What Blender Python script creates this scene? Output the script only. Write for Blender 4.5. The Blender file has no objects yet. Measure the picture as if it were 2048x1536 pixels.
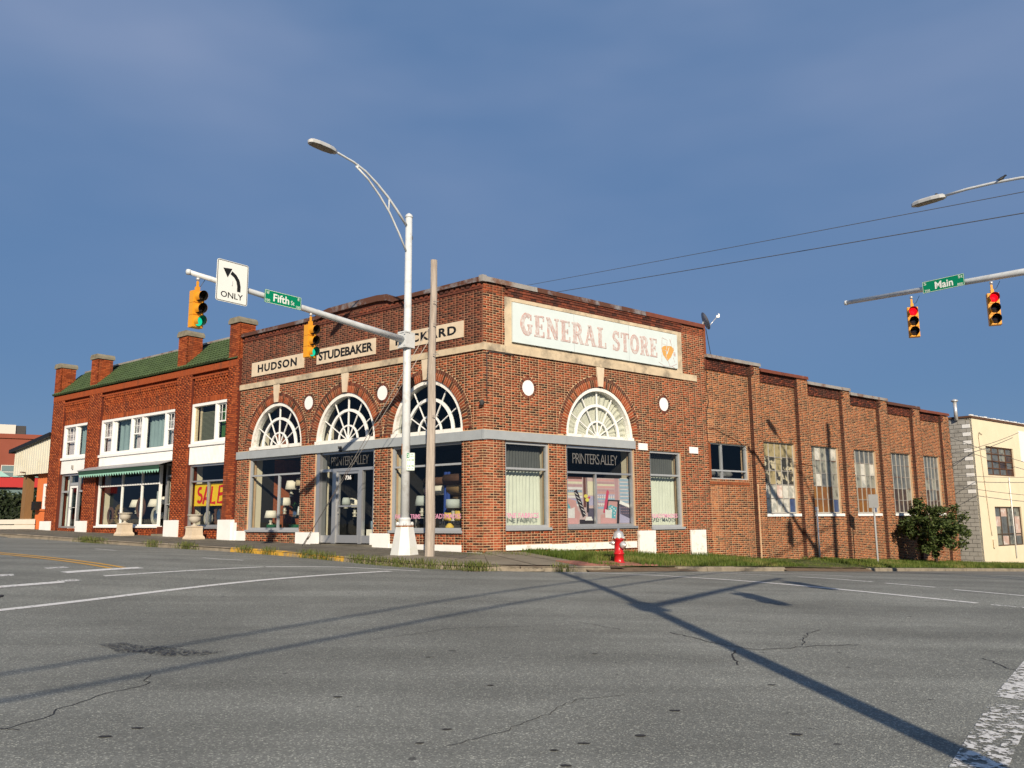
import bpy, bmesh, math, random
import numpy as np
from mathutils import Vector, Matrix, noise
random.seed(7); rng=np.random.default_rng(7)
S=bpy.context.scene
R=math.radians
# ------------------------------------------------------------------ camera, world, sun
def unit(v): v=np.array(v,float); return v/np.linalg.norm(v)
pitch,roll=R(9.24309),R(-0.4013)
cp,sp,cr,sr=math.cos(pitch),math.sin(pitch),math.cos(roll),math.sin(roll)
A=np.array([[1,0,0],[0,sp,-cp],[0,cp,sp]]); Mc=np.array([[cr,-sr,0],[sr,cr,0],[0,0,1]])@A
cd=bpy.data.cameras.new('camera'); cam=bpy.data.objects.new('camera',cd); S.collection.objects.link(cam)
cam.matrix_world=Matrix(((Mc[0][0],-Mc[1][0],-Mc[2][0],0),(Mc[0][1],-Mc[1][1],-Mc[2][1],0),(Mc[0][2],-Mc[1][2],-Mc[2][2],0),(0,0,0,1)))
cd.sensor_width=36; cd.lens=36*1657.83/2048; cd.clip_start=.05; cd.clip_end=3000
S.camera=cam
SUN_AZ=R(-7.2); SUN_EL=R(25.5)          # heading in which the light travels, and its height
w=bpy.data.worlds.new('World'); S.world=w; w.use_nodes=True
nt=w.node_tree; bg=nt.nodes['Background']
sky=nt.nodes.new('ShaderNodeTexSky'); sky.sky_type='NISHITA'; sky.sun_disc=False
sky.sun_elevation=SUN_EL; sky.sun_rotation=math.pi+SUN_AZ; sky.air_density=1.0; sky.dust_density=.6; sky.ozone_density=2.0
tc=nt.nodes.new('ShaderNodeTexCoord'); mp=nt.nodes.new('ShaderNodeMapping'); mp.inputs['Scale'].default_value=(1.1,1.1,3.2)
mp.inputs['Rotation'].default_value=(0,R(14),R(20))
no=nt.nodes.new('ShaderNodeTexNoise'); no.inputs['Scale'].default_value=1.3; no.inputs['Detail'].default_value=4; no.inputs['Roughness'].default_value=.5
cr_=nt.nodes.new('ShaderNodeValToRGB'); cr_.color_ramp.elements[0].position=.36; cr_.color_ramp.elements[1].position=.72
cr_.color_ramp.elements[1].color=(.6,.6,.6,1)
sx=nt.nodes.new('ShaderNodeSeparateXYZ'); mr=nt.nodes.new('ShaderNodeMapRange'); mr.inputs[1].default_value=.14; mr.inputs[2].default_value=.62
ml=nt.nodes.new('ShaderNodeMath'); ml.operation='MULTIPLY'
mx=nt.nodes.new('ShaderNodeMixRGB'); mx.inputs[2].default_value=(3.0,3.4,4.7,1)
tint=nt.nodes.new('ShaderNodeMixRGB'); tint.blend_type='MULTIPLY'; tint.inputs[0].default_value=1; tint.inputs[2].default_value=(1.0,.97,1.0,1)
l=nt.links.new
l(tc.outputs['Generated'],mp.inputs['Vector']); l(mp.outputs[0],no.inputs['Vector']); l(no.outputs['Fac'],cr_.inputs[0])
l(tc.outputs['Generated'],sx.inputs[0]); l(sx.outputs['Z'],mr.inputs[0]); l(mr.outputs[0],ml.inputs[0]); l(cr_.outputs[0],ml.inputs[1])
l(sky.outputs[0],tint.inputs[1]); bl=nt.nodes.new('ShaderNodeMixRGB'); bl.inputs[0].default_value=.87; bl.inputs[2].default_value=(.66,1.46,2.95,1); l(tint.outputs[0],bl.inputs[1]); l(bl.outputs[0],mx.inputs[1]); l(ml.outputs[0],mx.inputs[0]); l(mx.outputs[0],bg.inputs['Color'])
bg.inputs['Strength'].default_value=.10
sd=bpy.data.lights.new('sun','SUN'); so=bpy.data.objects.new('sun',sd); S.collection.objects.link(so)
sd.energy=4.9; sd.angle=R(.55); sd.color=(1,.86,.68)
so.rotation_euler=Vector((math.sin(SUN_AZ)*math.cos(SUN_EL),math.cos(SUN_AZ)*math.cos(SUN_EL),-math.sin(SUN_EL))).to_track_quat('-Z','Y').to_euler()
S.view_settings.view_transform='Standard'; S.view_settings.look='None'; S.view_settings.exposure=0.35; S.view_settings.gamma=1
S.view_settings.use_curve_mapping=False
S.render.engine='CYCLES'
# ------------------------------------------------------------------ frames
C=np.array([-0.78195,21.95241]); dL=np.array([-0.786465,0.617635]); nL=np.array([-0.617635,-0.786465])
dR=np.array([0.777271,0.629166]); nR=np.array([0.629166,-0.777271])
def FL(s,o,z): p=C+dL*s+nL*o; return (p[0],p[1],z)
def FR(s,o,z): p=C+dR*s+nR*o; return (p[0],p[1],z)
# ------------------------------------------------------------------ road height
RP=[(-4.994,21.446,-.966),(-8.391,17.12,-.866),(-12.406,12.008,-.966),(-12.072,27.005,-.772),(-15.469,22.679,-.672),(-19.484,17.567,-.772),(-22.296,35.034,-.493),(-25.693,30.708,-.393),(-29.708,25.596,-.493),(-38.026,47.387,-.063),(-41.423,43.061,.037),(-45.437,37.949,-.063),(-57.687,62.827,.475),(-61.084,58.502,.575),(-65.099,53.39,.475),(5.244,22.456,-1.42),(7.949,19.113,-1.35),(10.654,15.771,-1.44),(10.684,26.86,-1.728),(13.39,23.517,-1.658),(16.095,20.175,-1.748),(20.789,35.039,-2.3),(23.494,31.697,-2.23),(26.2,28.354,-2.32),(36.334,47.622,-3.18),(39.04,44.28,-3.11),(41.745,40.938,-3.2),(55.766,63.351,-4.28),(58.472,60.009,-4.21),(61.177,56.667,-4.3),(-2.88,19.78,-1.08),(-.87,19.09,-1.15),(.85,19.4,-1.2),(2.4,20.25,-1.27),(4.0,21.6,-1.34),(0,0,-1.55),(0,6,-1.42),(-6,4,-1.45),(6,4,-1.58),(0,12,-1.24),(5,12,-1.38),(-6,12,-1.22),(0,-15,-1.8),(-20,-20,-1.7),(20,-20,-2.2),(-40,0,-1.4),(45,10,-2.6)]
RP=np.array(RP); RX=RP[:,:2]
def U(r): return np.where(r>1e-9,r*r*np.log(np.maximum(r,1e-9)),0)
_n=len(RP); _K=U(np.hypot(RX[:,None,0]-RX[None,:,0],RX[:,None,1]-RX[None,:,1]))+np.eye(_n)*2.0
_P=np.c_[np.ones(_n),RX]; _w=np.linalg.solve(np.block([[_K,_P],[_P.T,np.zeros((3,3))]]),np.r_[RP[:,2],0,0,0])
def zroad(x,y):
    x=np.atleast_1d(np.asarray(x,float)); y=np.atleast_1d(np.asarray(y,float))
    d=U(np.hypot(x[:,None]-RX[None,:,0],y[:,None]-RX[None,:,1]))
    return d@_w[:_n]+_w[_n]+_w[_n+1]*x+_w[_n+2]*y
def zr(x,y): return float(zroad(x,y)[0])
# ------------------------------------------------------------------ object helpers
COL=S.collection
WORLD={}      # object -> world origin
def tag(o,label=None,cat=None,group=None,kind=None):
    if label: o['label']=label
    if cat: o['category']=cat
    if group: o['group']=group
    if kind: o['kind']=kind
    return o
def empty(name,loc,label=None,cat=None,group=None,rz=0):
    o=bpy.data.objects.new(name,None); o.empty_display_size=.2; COL.objects.link(o); o.location=loc; o.rotation_euler=(0,0,rz)
    WORLD[o.name]=np.array(loc,float)
    return tag(o,label,cat,group)
class MB:
    def __init__(s): s.v=[];s.f=[];s.m=[];s.a=[];s.sm=[]
    def add(s,vs,fs,mi=0,a=None,smooth=False):
        b=len(s.v); s.v+=[tuple(float(c) for c in v) for v in vs]
        for f in fs: s.f.append(tuple(b+i for i in f)); s.m.append(mi); s.sm.append(smooth)
        s.a+=[(.5 if a is None else a)]*len(vs)
        return s
    def box(s,F,s0,s1,o0,o1,z0,z1,mi=0,a=None,skip=()):
        v=[F(x,o,z) for z in (z0,z1) for o in (o0,o1) for x in (s0,s1)]
        fs=[(0,1,3,2),(4,6,7,5),(0,4,5,1),(2,3,7,6),(0,2,6,4),(1,5,7,3)]
        return s.add(v,fs,mi,a)
    def bx(s,c,d,mi=0,rot=None,a=None):
        vs=[]
        for z in (-.5,.5):
            for y in (-.5,.5):
                for x in (-.5,.5):
                    p=Vector((x*d[0],y*d[1],z*d[2]))
                    if rot is not None: p=rot@p
                    vs.append((c[0]+p.x,c[1]+p.y,c[2]+p.z))
        return s.add(vs,[(0,1,3,2),(4,6,7,5),(0,4,5,1),(2,3,7,6),(0,2,6,4),(1,5,7,3)],mi,a)
    def tube(s,pts,r,n=10,mi=0,cap=True,smooth=True,a=None):
        pts=[Vector(p) for p in pts]; rs=r if hasattr(r,'__len__') else [r]*len(pts)
        up=Vector((0,0,1)); rings=[]; vs=[]
        for i,p in enumerate(pts):
            t=(pts[min(i+1,len(pts)-1)]-pts[max(i-1,0)]).normalized()
            u=t.cross(up) 
            if u.length<.05: u=t.cross(Vector((0,1,0)))
            u.normalize(); v_=t.cross(u).normalized()
            for k in range(n):
                th=2*math.pi*k/n; q=p+(u*math.cos(th)+v_*math.sin(th))*rs[i]; vs.append(q)
        fs=[(i*n+k,i*n+(k+1)%n,(i+1)*n+(k+1)%n,(i+1)*n+k) for i in range(len(pts)-1) for k in range(n)]
        b=len(s.v); s.add(vs,fs,mi,a,smooth)
        if cap:
            s.f.append(tuple(b+k for k in range(n))); s.m.append(mi); s.sm.append(False)
            s.f.append(tuple(b+(len(pts)-1)*n+k for k in range(n))[::-1]); s.m.append(mi); s.sm.append(False)
        return s
    def lathe(s,prof,c=(0,0,0),n=20,mi=0,smooth=True,sq=None):
        vs=[];
        for r,z in prof:
            for k in range(n):
                th=2*math.pi*(k+.5)/n
                vs.append((c[0]+r*math.cos(th),c[1]+r*math.sin(th),c[2]+z))
        fs=[(i*n+k,i*n+(k+1)%n,(i+1)*n+(k+1)%n,(i+1)*n+k) for i in range(len(prof)-1) for k in range(n)]
        s.add(vs,fs,mi,None,smooth); b=len(s.v)-len(vs)
        s.f.append(tuple(b+k for k in range(n))[::-1]); s.m.append(mi); s.sm.append(False)
        s.f.append(tuple(b+(len(prof)-1)*n+k for k in range(n))); s.m.append(mi); s.sm.append(False)
        return s
    def prism(s,poly,F,o0,o1,mi=0,a=None):
        "poly in (s,z); extruded between o0 and o1"
        n=len(poly); vs=[F(x,o0,z) for x,z in poly]+[F(x,o1,z) for x,z in poly]
        fs=[tuple(range(n)),tuple(range(2*n-1,n-1,-1))]+[(i,(i+1)%n,n+(i+1)%n,n+i) for i in range(n)]
        return s.add(vs,fs,mi,a)
    def build(s,name,mats,parent=None,kind=None,label=None,cat=None,group=None,recalc=True,origin=None):
        if not isinstance(mats,(list,tuple)): mats=[mats]
        me=bpy.data.meshes.new(name)
        org=np.zeros(3)
        if parent is not None: org=WORLD.get(parent.name,np.zeros(3))
        elif origin is not None: org=np.array(origin,float)
        V=np.array(s.v,float).reshape(-1,3)-org
        me.from_pydata(V.tolist(),[],s.f)
        for m in mats: me.materials.append(m)
        me.polygons.foreach_set('material_index',s.m); me.polygons.foreach_set('use_smooth',s.sm)
        at=me.attributes.new('rnd','FLOAT','POINT'); at.data.foreach_set('value',s.a)
        me.update()
        if recalc and len(s.f)<60000:
            bm=bmesh.new(); bm.from_mesh(me); bmesh.ops.recalc_face_normals(bm,faces=bm.faces); bm.to_mesh(me); bm.free()
        o=bpy.data.objects.new(name,me); COL.objects.link(o)
        if parent is not None: o.parent=parent; WORLD[o.name]=org
        else: o.location=org; WORLD[o.name]=org
        return tag(o,label,cat,group,kind)
def ident(x,y,z): return (x,y,z)
# ------------------------------------------------------------------ materials
def new(name):
    m=bpy.data.materials.new(name); m.use_nodes=True; n=m.node_tree; b=n.nodes['Principled BSDF']; return m,n,b
def N(n,t,**k):
    x=n.nodes.new(t)
    for a,v in k.items():
        if a in ('op','blend'): setattr(x,'operation' if a=='op' else 'blend_type',v)
        else: x.inputs[a].default_value=v
    return x
def mat(name,col,rough=.7,var=.12,scale=6,metal=0,bump=0,spec=.3,stain=None,stain_scale=1.2,stain_amt=.5,emit=None,es=0,coat=0,stretch=None,stain_pos=(.5,.72)):
    m,n,b=new(name); L=n.links.new
    b.inputs['Roughness'].default_value=rough; b.inputs['Metallic'].default_value=metal; b.inputs['Specular IOR Level'].default_value=spec
    if coat: b.inputs['Coat Weight'].default_value=coat; b.inputs['Coat Roughness'].default_value=.1
    t=n.nodes.new('ShaderNodeTexCoord'); src=t.outputs['Object']
    if stretch:
        mp_=n.nodes.new('ShaderNodeMapping'); mp_.inputs['Scale'].default_value=stretch; L(src,mp_.inputs[0]); src=mp_.outputs[0]
    c=(*col,1)
    no_=N(n,'ShaderNodeTexNoise',Scale=scale,Detail=6,Roughness=.6); L(src,no_.inputs['Vector'])
    mrr=n.nodes.new('ShaderNodeMapRange'); mrr.inputs[1].default_value=.25; mrr.inputs[2].default_value=.75; mrr.inputs[3].default_value=1-var; mrr.inputs[4].default_value=1+var
    L(no_.outputs['Fac'],mrr.inputs[0])
    mu=N(n,'ShaderNodeMixRGB',blend='MULTIPLY',Fac=1.0,Color1=c); L(mrr.outputs[0],mu.inputs['Color2'])
    out=mu.outputs[0]
    if stain:
        n2=N(n,'ShaderNodeTexNoise',Scale=stain_scale,Detail=8,Roughness=.65); L(src,n2.inputs['Vector'])
        r2=n.nodes.new('ShaderNodeMapRange'); r2.inputs[1].default_value=stain_pos[0]; r2.inputs[2].default_value=stain_pos[1]; r2.inputs[4].default_value=stain_amt; L(n2.outputs['Fac'],r2.inputs[0])
        m2=N(n,'ShaderNodeMixRGB',Color2=(*stain,1)); L(r2.outputs[0],m2.inputs[0]); L(out,m2.inputs[1]); out=m2.outputs[0]
    L(out,b.inputs['Base Color'])
    if bump:
        bu=N(n,'ShaderNodeBump',Strength=bump,Distance=.01); n3=N(n,'ShaderNodeTexNoise',Scale=scale*6,Detail=4); L(src,n3.inputs['Vector']); L(n3.outputs['Fac'],bu.inputs['Height']); L(bu.outputs[0],b.inputs['Normal'])
    if emit: b.inputs['Emission Color'].default_value=(*emit,1); b.inputs['Emission Strength'].default_value=es
    return m
def brickmat(name,ramp,single,soot=.35,bright=1.0):
    m,n,b=new(name); L=n.links.new; b.inputs['Roughness'].default_value=.85; b.inputs['Specular IOR Level'].default_value=.2
    if single: src=n.nodes.new('ShaderNodeObjectInfo').outputs['Random']
    else: at=n.nodes.new('ShaderNodeAttribute'); at.attribute_name='rnd'; src=at.outputs['Fac']
    r=n.nodes.new('ShaderNodeValToRGB'); r.color_ramp.interpolation='LINEAR'; e=r.color_ramp.elements
    while len(e)<len(ramp): e.new(.5)
    for i,(p,c) in enumerate(ramp): e[i].position=p; e[i].color=(*[x*bright for x in c],1)
    L(src,r.inputs[0])
    g=n.nodes.new('ShaderNodeNewGeometry')
    n1=N(n,'ShaderNodeTexNoise',Scale=14,Detail=5,Roughness=.7); L(g.outputs['Position'],n1.inputs['Vector'])
    mr1=n.nodes.new('ShaderNodeMapRange'); mr1.inputs[1].default_value=.3; mr1.inputs[2].default_value=.7; mr1.inputs[3].default_value=.72; mr1.inputs[4].default_value=1.25; L(n1.outputs['Fac'],mr1.inputs[0])
    m1=N(n,'ShaderNodeMixRGB',blend='MULTIPLY',Fac=1.0); L(r.outputs[0],m1.inputs[1]); L(mr1.outputs[0],m1.inputs[2])
    n2=N(n,'ShaderNodeTexNoise',Scale=.9,Detail=7,Roughness=.6); L(g.outputs['Position'],n2.inputs['Vector'])
    mr2=n.nodes.new('ShaderNodeMapRange'); mr2.inputs[1].default_value=.52; mr2.inputs[2].default_value=.72; mr2.inputs[4].default_value=soot; L(n2.outputs['Fac'],mr2.inputs[0])
    m2=N(n,'ShaderNodeMixRGB',Color2=(.06,.045,.035,1)); L(mr2.outputs[0],m2.inputs[0]); L(m1.outputs[0],m2.inputs[1])
    mpz=n.nodes.new('ShaderNodeMapping'); mpz.inputs['Scale'].default_value=(2.6,2.6,.28); L(g.outputs['Position'],mpz.inputs[0])
    n4=N(n,'ShaderNodeTexNoise',Scale=1.0,Detail=5,Roughness=.6); L(mpz.outputs[0],n4.inputs['Vector'])
    mr4=n.nodes.new('ShaderNodeMapRange'); mr4.inputs[1].default_value=.55; mr4.inputs[2].default_value=.72; mr4.inputs[4].default_value=.55; L(n4.outputs['Fac'],mr4.inputs[0])
    m4=N(n,'ShaderNodeMixRGB',Color2=(.07,.04,.028,1)); L(mr4.outputs[0],m4.inputs[0]); L(m2.outputs[0],m4.inputs[1]); L(m4.outputs[0],b.inputs['Base Color'])
    bu=N(n,'ShaderNodeBump',Strength=.35,Distance=.006); n3=N(n,'ShaderNodeTexNoise',Scale=90,Detail=3); L(g.outputs['Position'],n3.inputs['Vector']); L(n3.outputs['Fac'],bu.inputs['Height']); L(bu.outputs[0],b.inputs['Normal'])
    return m
rampA=[(0,(.038,.018,.012)),(.14,(.09,.030,.016)),(.3,(.17,.044,.019)),(.55,(.25,.055,.023)),(.8,(.30,.069,.028)),(1,(.36,.095,.038))]
rampB=[(0,(.05,.026,.016)),(.14,(.11,.042,.021)),(.3,(.19,.060,.026)),(.55,(.26,.077,.030)),(.8,(.31,.098,.037)),(1,(.38,.14,.05))]
rampC=[(0,(.17,.036,.013)),(.3,(.26,.056,.018)),(.7,(.33,.074,.022)),(1,(.38,.10,.032))]
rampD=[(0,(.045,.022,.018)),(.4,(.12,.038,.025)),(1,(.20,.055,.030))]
def pair(nm,r,**k): return brickmat(nm,r,False,**k),brickmat(nm+'_single',r,True,**k)
M={}
M['brA']=pair('red_brown_brick',rampA); M['brB']=pair('orange_brick',rampB,soot=.15); M['brC']=pair('deep_red_brick',rampC,soot=.25); M['brD']=pair('dark_weathered_brick',rampD,soot=.5)
M['mortar']=mat('buff_mortar',(.54,.375,.225),.95,.12,5,stain=(.27,.145,.075),stain_amt=.5,stain_scale=1.1)
M['mortarup']=mat('weathered_mortar',(.30,.15,.085),.95,.2,5,stain=(.46,.34,.24),stain_amt=.6,stain_scale=.9)
M['mortarC']=mat('red_mortar',(.10,.022,.012),.95,.2,6)
M['stone']=mat('limestone',(.52,.43,.30),.85,.15,4,stain=(.16,.14,.11),stain_amt=.75,stain_scale=1.6,bump=.3,stain_pos=(.5,.66))
M['stonesign']=mat('painted_stone_panel',(.60,.50,.37),.85,.10,5,stain=(.38,.30,.2),stain_amt=.5,stain_scale=2)
M['concrete']=mat('grey_painted_lintel',(.30,.33,.35),.7,.08,4,stain=(.36,.38,.38),stain_amt=.5,stain_scale=1.5)
M['white']=mat('white_paint',(.78,.78,.76),.5,.04,5,stain=(.5,.47,.42),stain_amt=.25,stain_scale=2.5)
M['whitepeel']=mat('peeling_white_paint',(.76,.75,.70),.6,.05,8,stain=(.38,.35,.28),stain_amt=.6,stain_scale=5,stain_pos=(.55,.66))
M['oldsteel']=mat('old_painted_steel',(.40,.39,.35),.6,.1,6,stain=(.22,.17,.12),stain_amt=.7,stain_scale=6)
M['alu']=mat('aluminium_frame',(.42,.43,.44),.35,.05,5,metal=.6)
M['grayframe']=mat('grey_painted_frame',(.30,.32,.34),.5,.05,5)
M['rust']=mat('rusty_metal_coping',(.30,.30,.31),.55,.15,3,metal=.3,stain=(.12,.045,.022),stain_amt=.95,stain_scale=1.3,stain_pos=(.36,.50))
M['rustred']=mat('rusty_red_coping',(.16,.05,.03),.7,.25,4,stain=(.33,.28,.24),stain_amt=.6,stain_scale=2,stain_pos=(.6,.7))
M['galv']=mat('galvanised_coping',(.36,.34,.31),.55,.2,3,metal=.3,stain=(.17,.07,.035),stain_amt=.85,stain_scale=1.5,stain_pos=(.5,.62))
M['black']=mat('black_paint',(.012,.012,.012),.5,.05)
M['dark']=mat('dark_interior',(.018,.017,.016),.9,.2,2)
M['darkgray']=mat('charcoal',(.05,.05,.052),.8,.1)
M['cream']=mat('cream_wall',(.62,.56,.42),.8,.04)
M['floor']=mat('shop_floor',(.12,.09,.07),.6,.2)
def glassmat(name,tintc=(.75,.8,.8),rough=.02,boost=.05):
    m,n,b=new(name); n.nodes.remove(b); L=n.links.new; out=n.nodes['Material Output']
    tr=n.nodes.new('ShaderNodeBsdfTransparent'); tr.inputs[0].default_value=(*tintc,1)
    gl=n.nodes.new('ShaderNodeBsdfGlossy'); gl.inputs['Roughness'].default_value=rough; gl.inputs[0].default_value=(.9,.95,1,1)
    g_=n.nodes.new('ShaderNodeNewGeometry'); dt=n.nodes.new('ShaderNodeVectorMath'); dt.operation='DOT_PRODUCT'; L(g_.outputs['Incoming'],dt.inputs[0]); L(g_.outputs['Normal'],dt.inputs[1])
    ab=N(n,'ShaderNodeMath',op='ABSOLUTE'); L(dt.outputs['Value'],ab.inputs[0]); su=N(n,'ShaderNodeMath',op='SUBTRACT'); su.inputs[0].default_value=1; L(ab.outputs[0],su.inputs[1])
    po=N(n,'ShaderNodeMath',op='POWER'); po.inputs[1].default_value=5; L(su.outputs[0],po.inputs[0]); ad=N(n,'ShaderNodeMath',op='MULTIPLY_ADD'); ad.inputs[1].default_value=.9; ad.inputs[2].default_value=.03+boost; L(po.outputs[0],ad.inputs[0])
    mi=n.nodes.new('ShaderNodeMixShader'); L(ad.outputs[0],mi.inputs[0]); L(tr.outputs[0],mi.inputs[1]); L(gl.outputs[0],mi.inputs[2]); L(mi.outputs[0],out.inputs[0]); return m
M['glass']=glassmat('shop_glass',(.85,.88,.87),boost=.0)
def asphalt():
    m,n,b=new('asphalt'); L=n.links.new; b.inputs['Roughness'].default_value=.85; b.inputs['Specular IOR Level'].default_value=.25
    g=n.nodes.new('ShaderNodeNewGeometry'); P=g.outputs['Position']
    v=N(n,'ShaderNodeTexVoronoi',Scale=95); L(P,v.inputs['Vector'])
    r=n.nodes.new('ShaderNodeValToRGB'); e=r.color_ramp.elements; e[0].position=0; e[0].color=(.132,.137,.125,1); e[1].position=1; e[1].color=(.42,.43,.37,1)
    e.new(.55).color=(.178,.185,.168,1); e.new(.86).color=(.212,.219,.200,1)
    sp_=n.nodes.new('ShaderNodeSeparateColor'); L(v.outputs['Color'],sp_.inputs[0]); L(sp_.outputs[0],r.inputs[0])
    n1=N(n,'ShaderNodeTexNoise',Scale=.55,Detail=7,Roughness=.62); L(P,n1.inputs['Vector'])
    a=n.nodes.new('ShaderNodeMapRange'); a.inputs[1].default_value=.3; a.inputs[2].default_value=.7; a.inputs[3].default_value=.82; a.inputs[4].default_value=1.18; L(n1.outputs['Fac'],a.inputs[0])
    mu=N(n,'ShaderNodeMixRGB',blend='MULTIPLY',Fac=1.0); L(r.outputs[0],mu.inputs[1]); L(a.outputs[0],mu.inputs[2])
    # long smooth wear streaks
    mpp=n.nodes.new('ShaderNodeMapping'); mpp.inputs['Rotation'].default_value=(0,0,R(-38)); mpp.inputs['Scale'].default_value=(.12,1.1,1); L(P,mpp.inputs[0])
    n2=N(n,'ShaderNodeTexNoise',Scale=1.2,Detail=4); L(mpp.outputs[0],n2.inputs['Vector'])
    a2=n.nodes.new('ShaderNodeMapRange'); a2.inputs[1].default_value=.35; a2.inputs[2].default_value=.65; a2.inputs[3].default_value=.84; a2.inputs[4].default_value=1.12; L(n2.outputs['Fac'],a2.inputs[0])
    m3=N(n,'ShaderNodeMixRGB',blend='MULTIPLY',Fac=1.0); L(mu.outputs[0],m3.inputs[1]); L(a2.outputs[0],m3.inputs[2])
    # scattered small dark pits and tar specks
    n5=N(n,'ShaderNodeTexNoise',Scale=5.5,Detail=2); L(P,n5.inputs['Vector'])
    a5=n.nodes.new('ShaderNodeMapRange'); a5.inputs[1].default_value=.72; a5.inputs[2].default_value=.76; a5.inputs[4].default_value=.7; L(n5.outputs['Fac'],a5.inputs[0])
    m5=N(n,'ShaderNodeMixRGB',Color2=(.035,.036,.037,1)); L(a5.outputs[0],m5.inputs[0]); L(m3.outputs[0],m5.inputs[1])
    L(m5.outputs[0],b.inputs['Base Color'])
    bu=N(n,'ShaderNodeBump',Strength=.6,Distance=.006); L(v.outputs['Distance'],bu.inputs['Height']); L(bu.outputs[0],b.inputs['Normal'])
    return m
M['asphalt']=asphalt()
def paint(name,col,wear=.5,scale=14):
    m,n,b=new(name); L=n.links.new; out=n.nodes['Material Output']; b.inputs['Base Color'].default_value=(*col,1); b.inputs['Roughness'].default_value=.7
    g=n.nodes.new('ShaderNodeNewGeometry'); no_=N(n,'ShaderNodeTexNoise',Scale=scale,Detail=8,Roughness=.7); L(g.outputs['Position'],no_.inputs['Vector'])
    r=n.nodes.new('ShaderNodeMapRange'); r.inputs[1].default_value=wear; r.inputs[2].default_value=wear+.04; L(no_.outputs['Fac'],r.inputs[0])
    tr=n.nodes.new('ShaderNodeBsdfTransparent'); mi=n.nodes.new('ShaderNodeMixShader'); L(r.outputs[0],mi.inputs[0]); L(b.outputs[0],mi.inputs[1]); L(tr.outputs[0],mi.inputs[2]); L(mi.outputs[0],out.inputs[0])
    return m
M['linew']=paint('white_road_paint',(.62,.62,.60),.58); M['lineworn']=paint('worn_white_road_paint',(.62,.62,.60),.50,16); M['liney']=paint('yellow_road_paint',(.55,.30,.04),.62)
M['tar']=mat('crack_sealant',(.03,.03,.03),.7,.2)
M['roughpatch']=paint('dark_rough_patch',(.035,.036,.038),.455,26)
M['walk']=mat('old_concrete_walk',(.13,.12,.095),.9,.25,2.5,stain=(.055,.05,.04),stain_amt=.75,stain_scale=1.1,bump=.4)
M['walklight']=mat('concrete_apron',(.21,.185,.14),.9,.2,2.5,stain=(.09,.08,.06),stain_amt=.6,stain_scale=1.3,bump=.4)
M['kerb']=mat('concrete_kerb',(.24,.205,.155),.9,.25,4,stain=(.08,.07,.05),stain_amt=.7,stain_scale=3,bump=.5)
M['kerby']=mat('yellow_kerb_paint',(.52,.30,.04),.8,.15,6,stain=(.2,.17,.12),stain_amt=.9,stain_scale=5,stain_pos=(.48,.58))
M['dirt']=mat('dirt',(.14,.10,.065),.95,.3,5,bump=.5)
M['grassbase']=mat('grass_soil',(.06,.075,.022),.95,.35,3,stain=(.15,.11,.06),stain_amt=.6,stain_scale=.8)
M['oldroad']=mat('old_grey_road',(.17,.17,.155),.9,.2,2,stain=(.11,.11,.10),stain_amt=.5,stain_scale=1,bump=.4)
M['ground']=mat('far_ground',(.10,.10,.07),.95,.2,.2)
def leafmat(name,cols,trans=.25):
    m,n,b=new(name); L=n.links.new; at=n.nodes.new('ShaderNodeAttribute'); at.attribute_name='rnd'
    r=n.nodes.new('ShaderNodeValToRGB'); e=r.color_ramp.elements
    while len(e)<len(cols): e.new(.5)
    for i,c in enumerate(cols): e[i].position=i/(len(cols)-1); e[i].color=(*c,1)
    L(at.outputs['Fac'],r.inputs[0]); L(r.outputs[0],b.inputs['Base Color']); b.inputs['Roughness'].default_value=.55; b.inputs['Specular IOR Level'].default_value=.25
    tl=n.nodes.new('ShaderNodeBsdfTranslucent'); L(r.outputs[0],tl.inputs[0]); mi=n.nodes.new('ShaderNodeMixShader'); mi.inputs[0].default_value=trans; L(b.outputs[0],mi.inputs[1]); L(tl.outputs[0],mi.inputs[2]); L(mi.outputs[0],n.nodes['Material Output'].inputs[0]); return m
M['grass']=leafmat('grass_blades',[(.05,.085,.012),(.085,.13,.02),(.14,.175,.035),(.26,.22,.08)])
M['weed']=leafmat('weed_blades',[(.06,.085,.018),(.10,.13,.03),(.15,.17,.05),(.26,.21,.09)])
M['leaf']=leafmat('tree_leaves',[(.022,.036,.011),(.045,.07,.018),(.08,.11,.028),(.14,.15,.045)],.2)
M['hedge']=leafmat('hedge_leaves',[(.012,.022,.010),(.028,.042,.016),(.05,.065,.025)],.15)
M['bark']=mat('bark',(.09,.065,.045),.9,.3,12,bump=.6)
M['polewhite']=mat('pale_grey_pole_paint',(.56,.59,.60),.4,.05,4,stain=(.33,.32,.29),stain_amt=.6,stain_scale=5)
M['polebase']=mat('cast_pole_base',(.55,.57,.56),.5,.06,4,stain=(.42,.44,.33),stain_amt=.5,stain_scale=3)
M['rustband']=mat('rust',(.30,.12,.04),.9,.3,20)
M['sigyellow']=mat('signal_yellow',(.68,.30,.02),.45,.06,5,stain=(.45,.22,.05),stain_amt=.3)
M['sigblack']=mat('signal_black',(.01,.01,.01),.4,.05)
M['lensoff']=mat('dark_lens',(.02,.012,.01),.15,.2,20,spec=.6)
M['lensgreen']=mat('lit_green_lens',(.0,.25,.16),.3,.1,20,emit=(.01,.75,.42),es=.75)
M['lensred']=mat('lit_red_lens',(.5,.0,.01),.3,.1,20,emit=(1,.004,.012),es=1.1)
M['signwhite']=mat('sign_white',(.74,.76,.72),.4,.02)
M['signgreen']=mat('sign_green',(.0,.20,.095),.4,.03)
M['signback']=mat('sign_back_metal',(.33,.34,.34),.4,.08,metal=.5)
M['wood']=mat('weathered_pole_wood',(.38,.33,.28),.9,.25,3,stain=(.19,.145,.11),stain_amt=.7,stain_scale=2.2,bump=.6,stretch=(9,9,.7))
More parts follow.
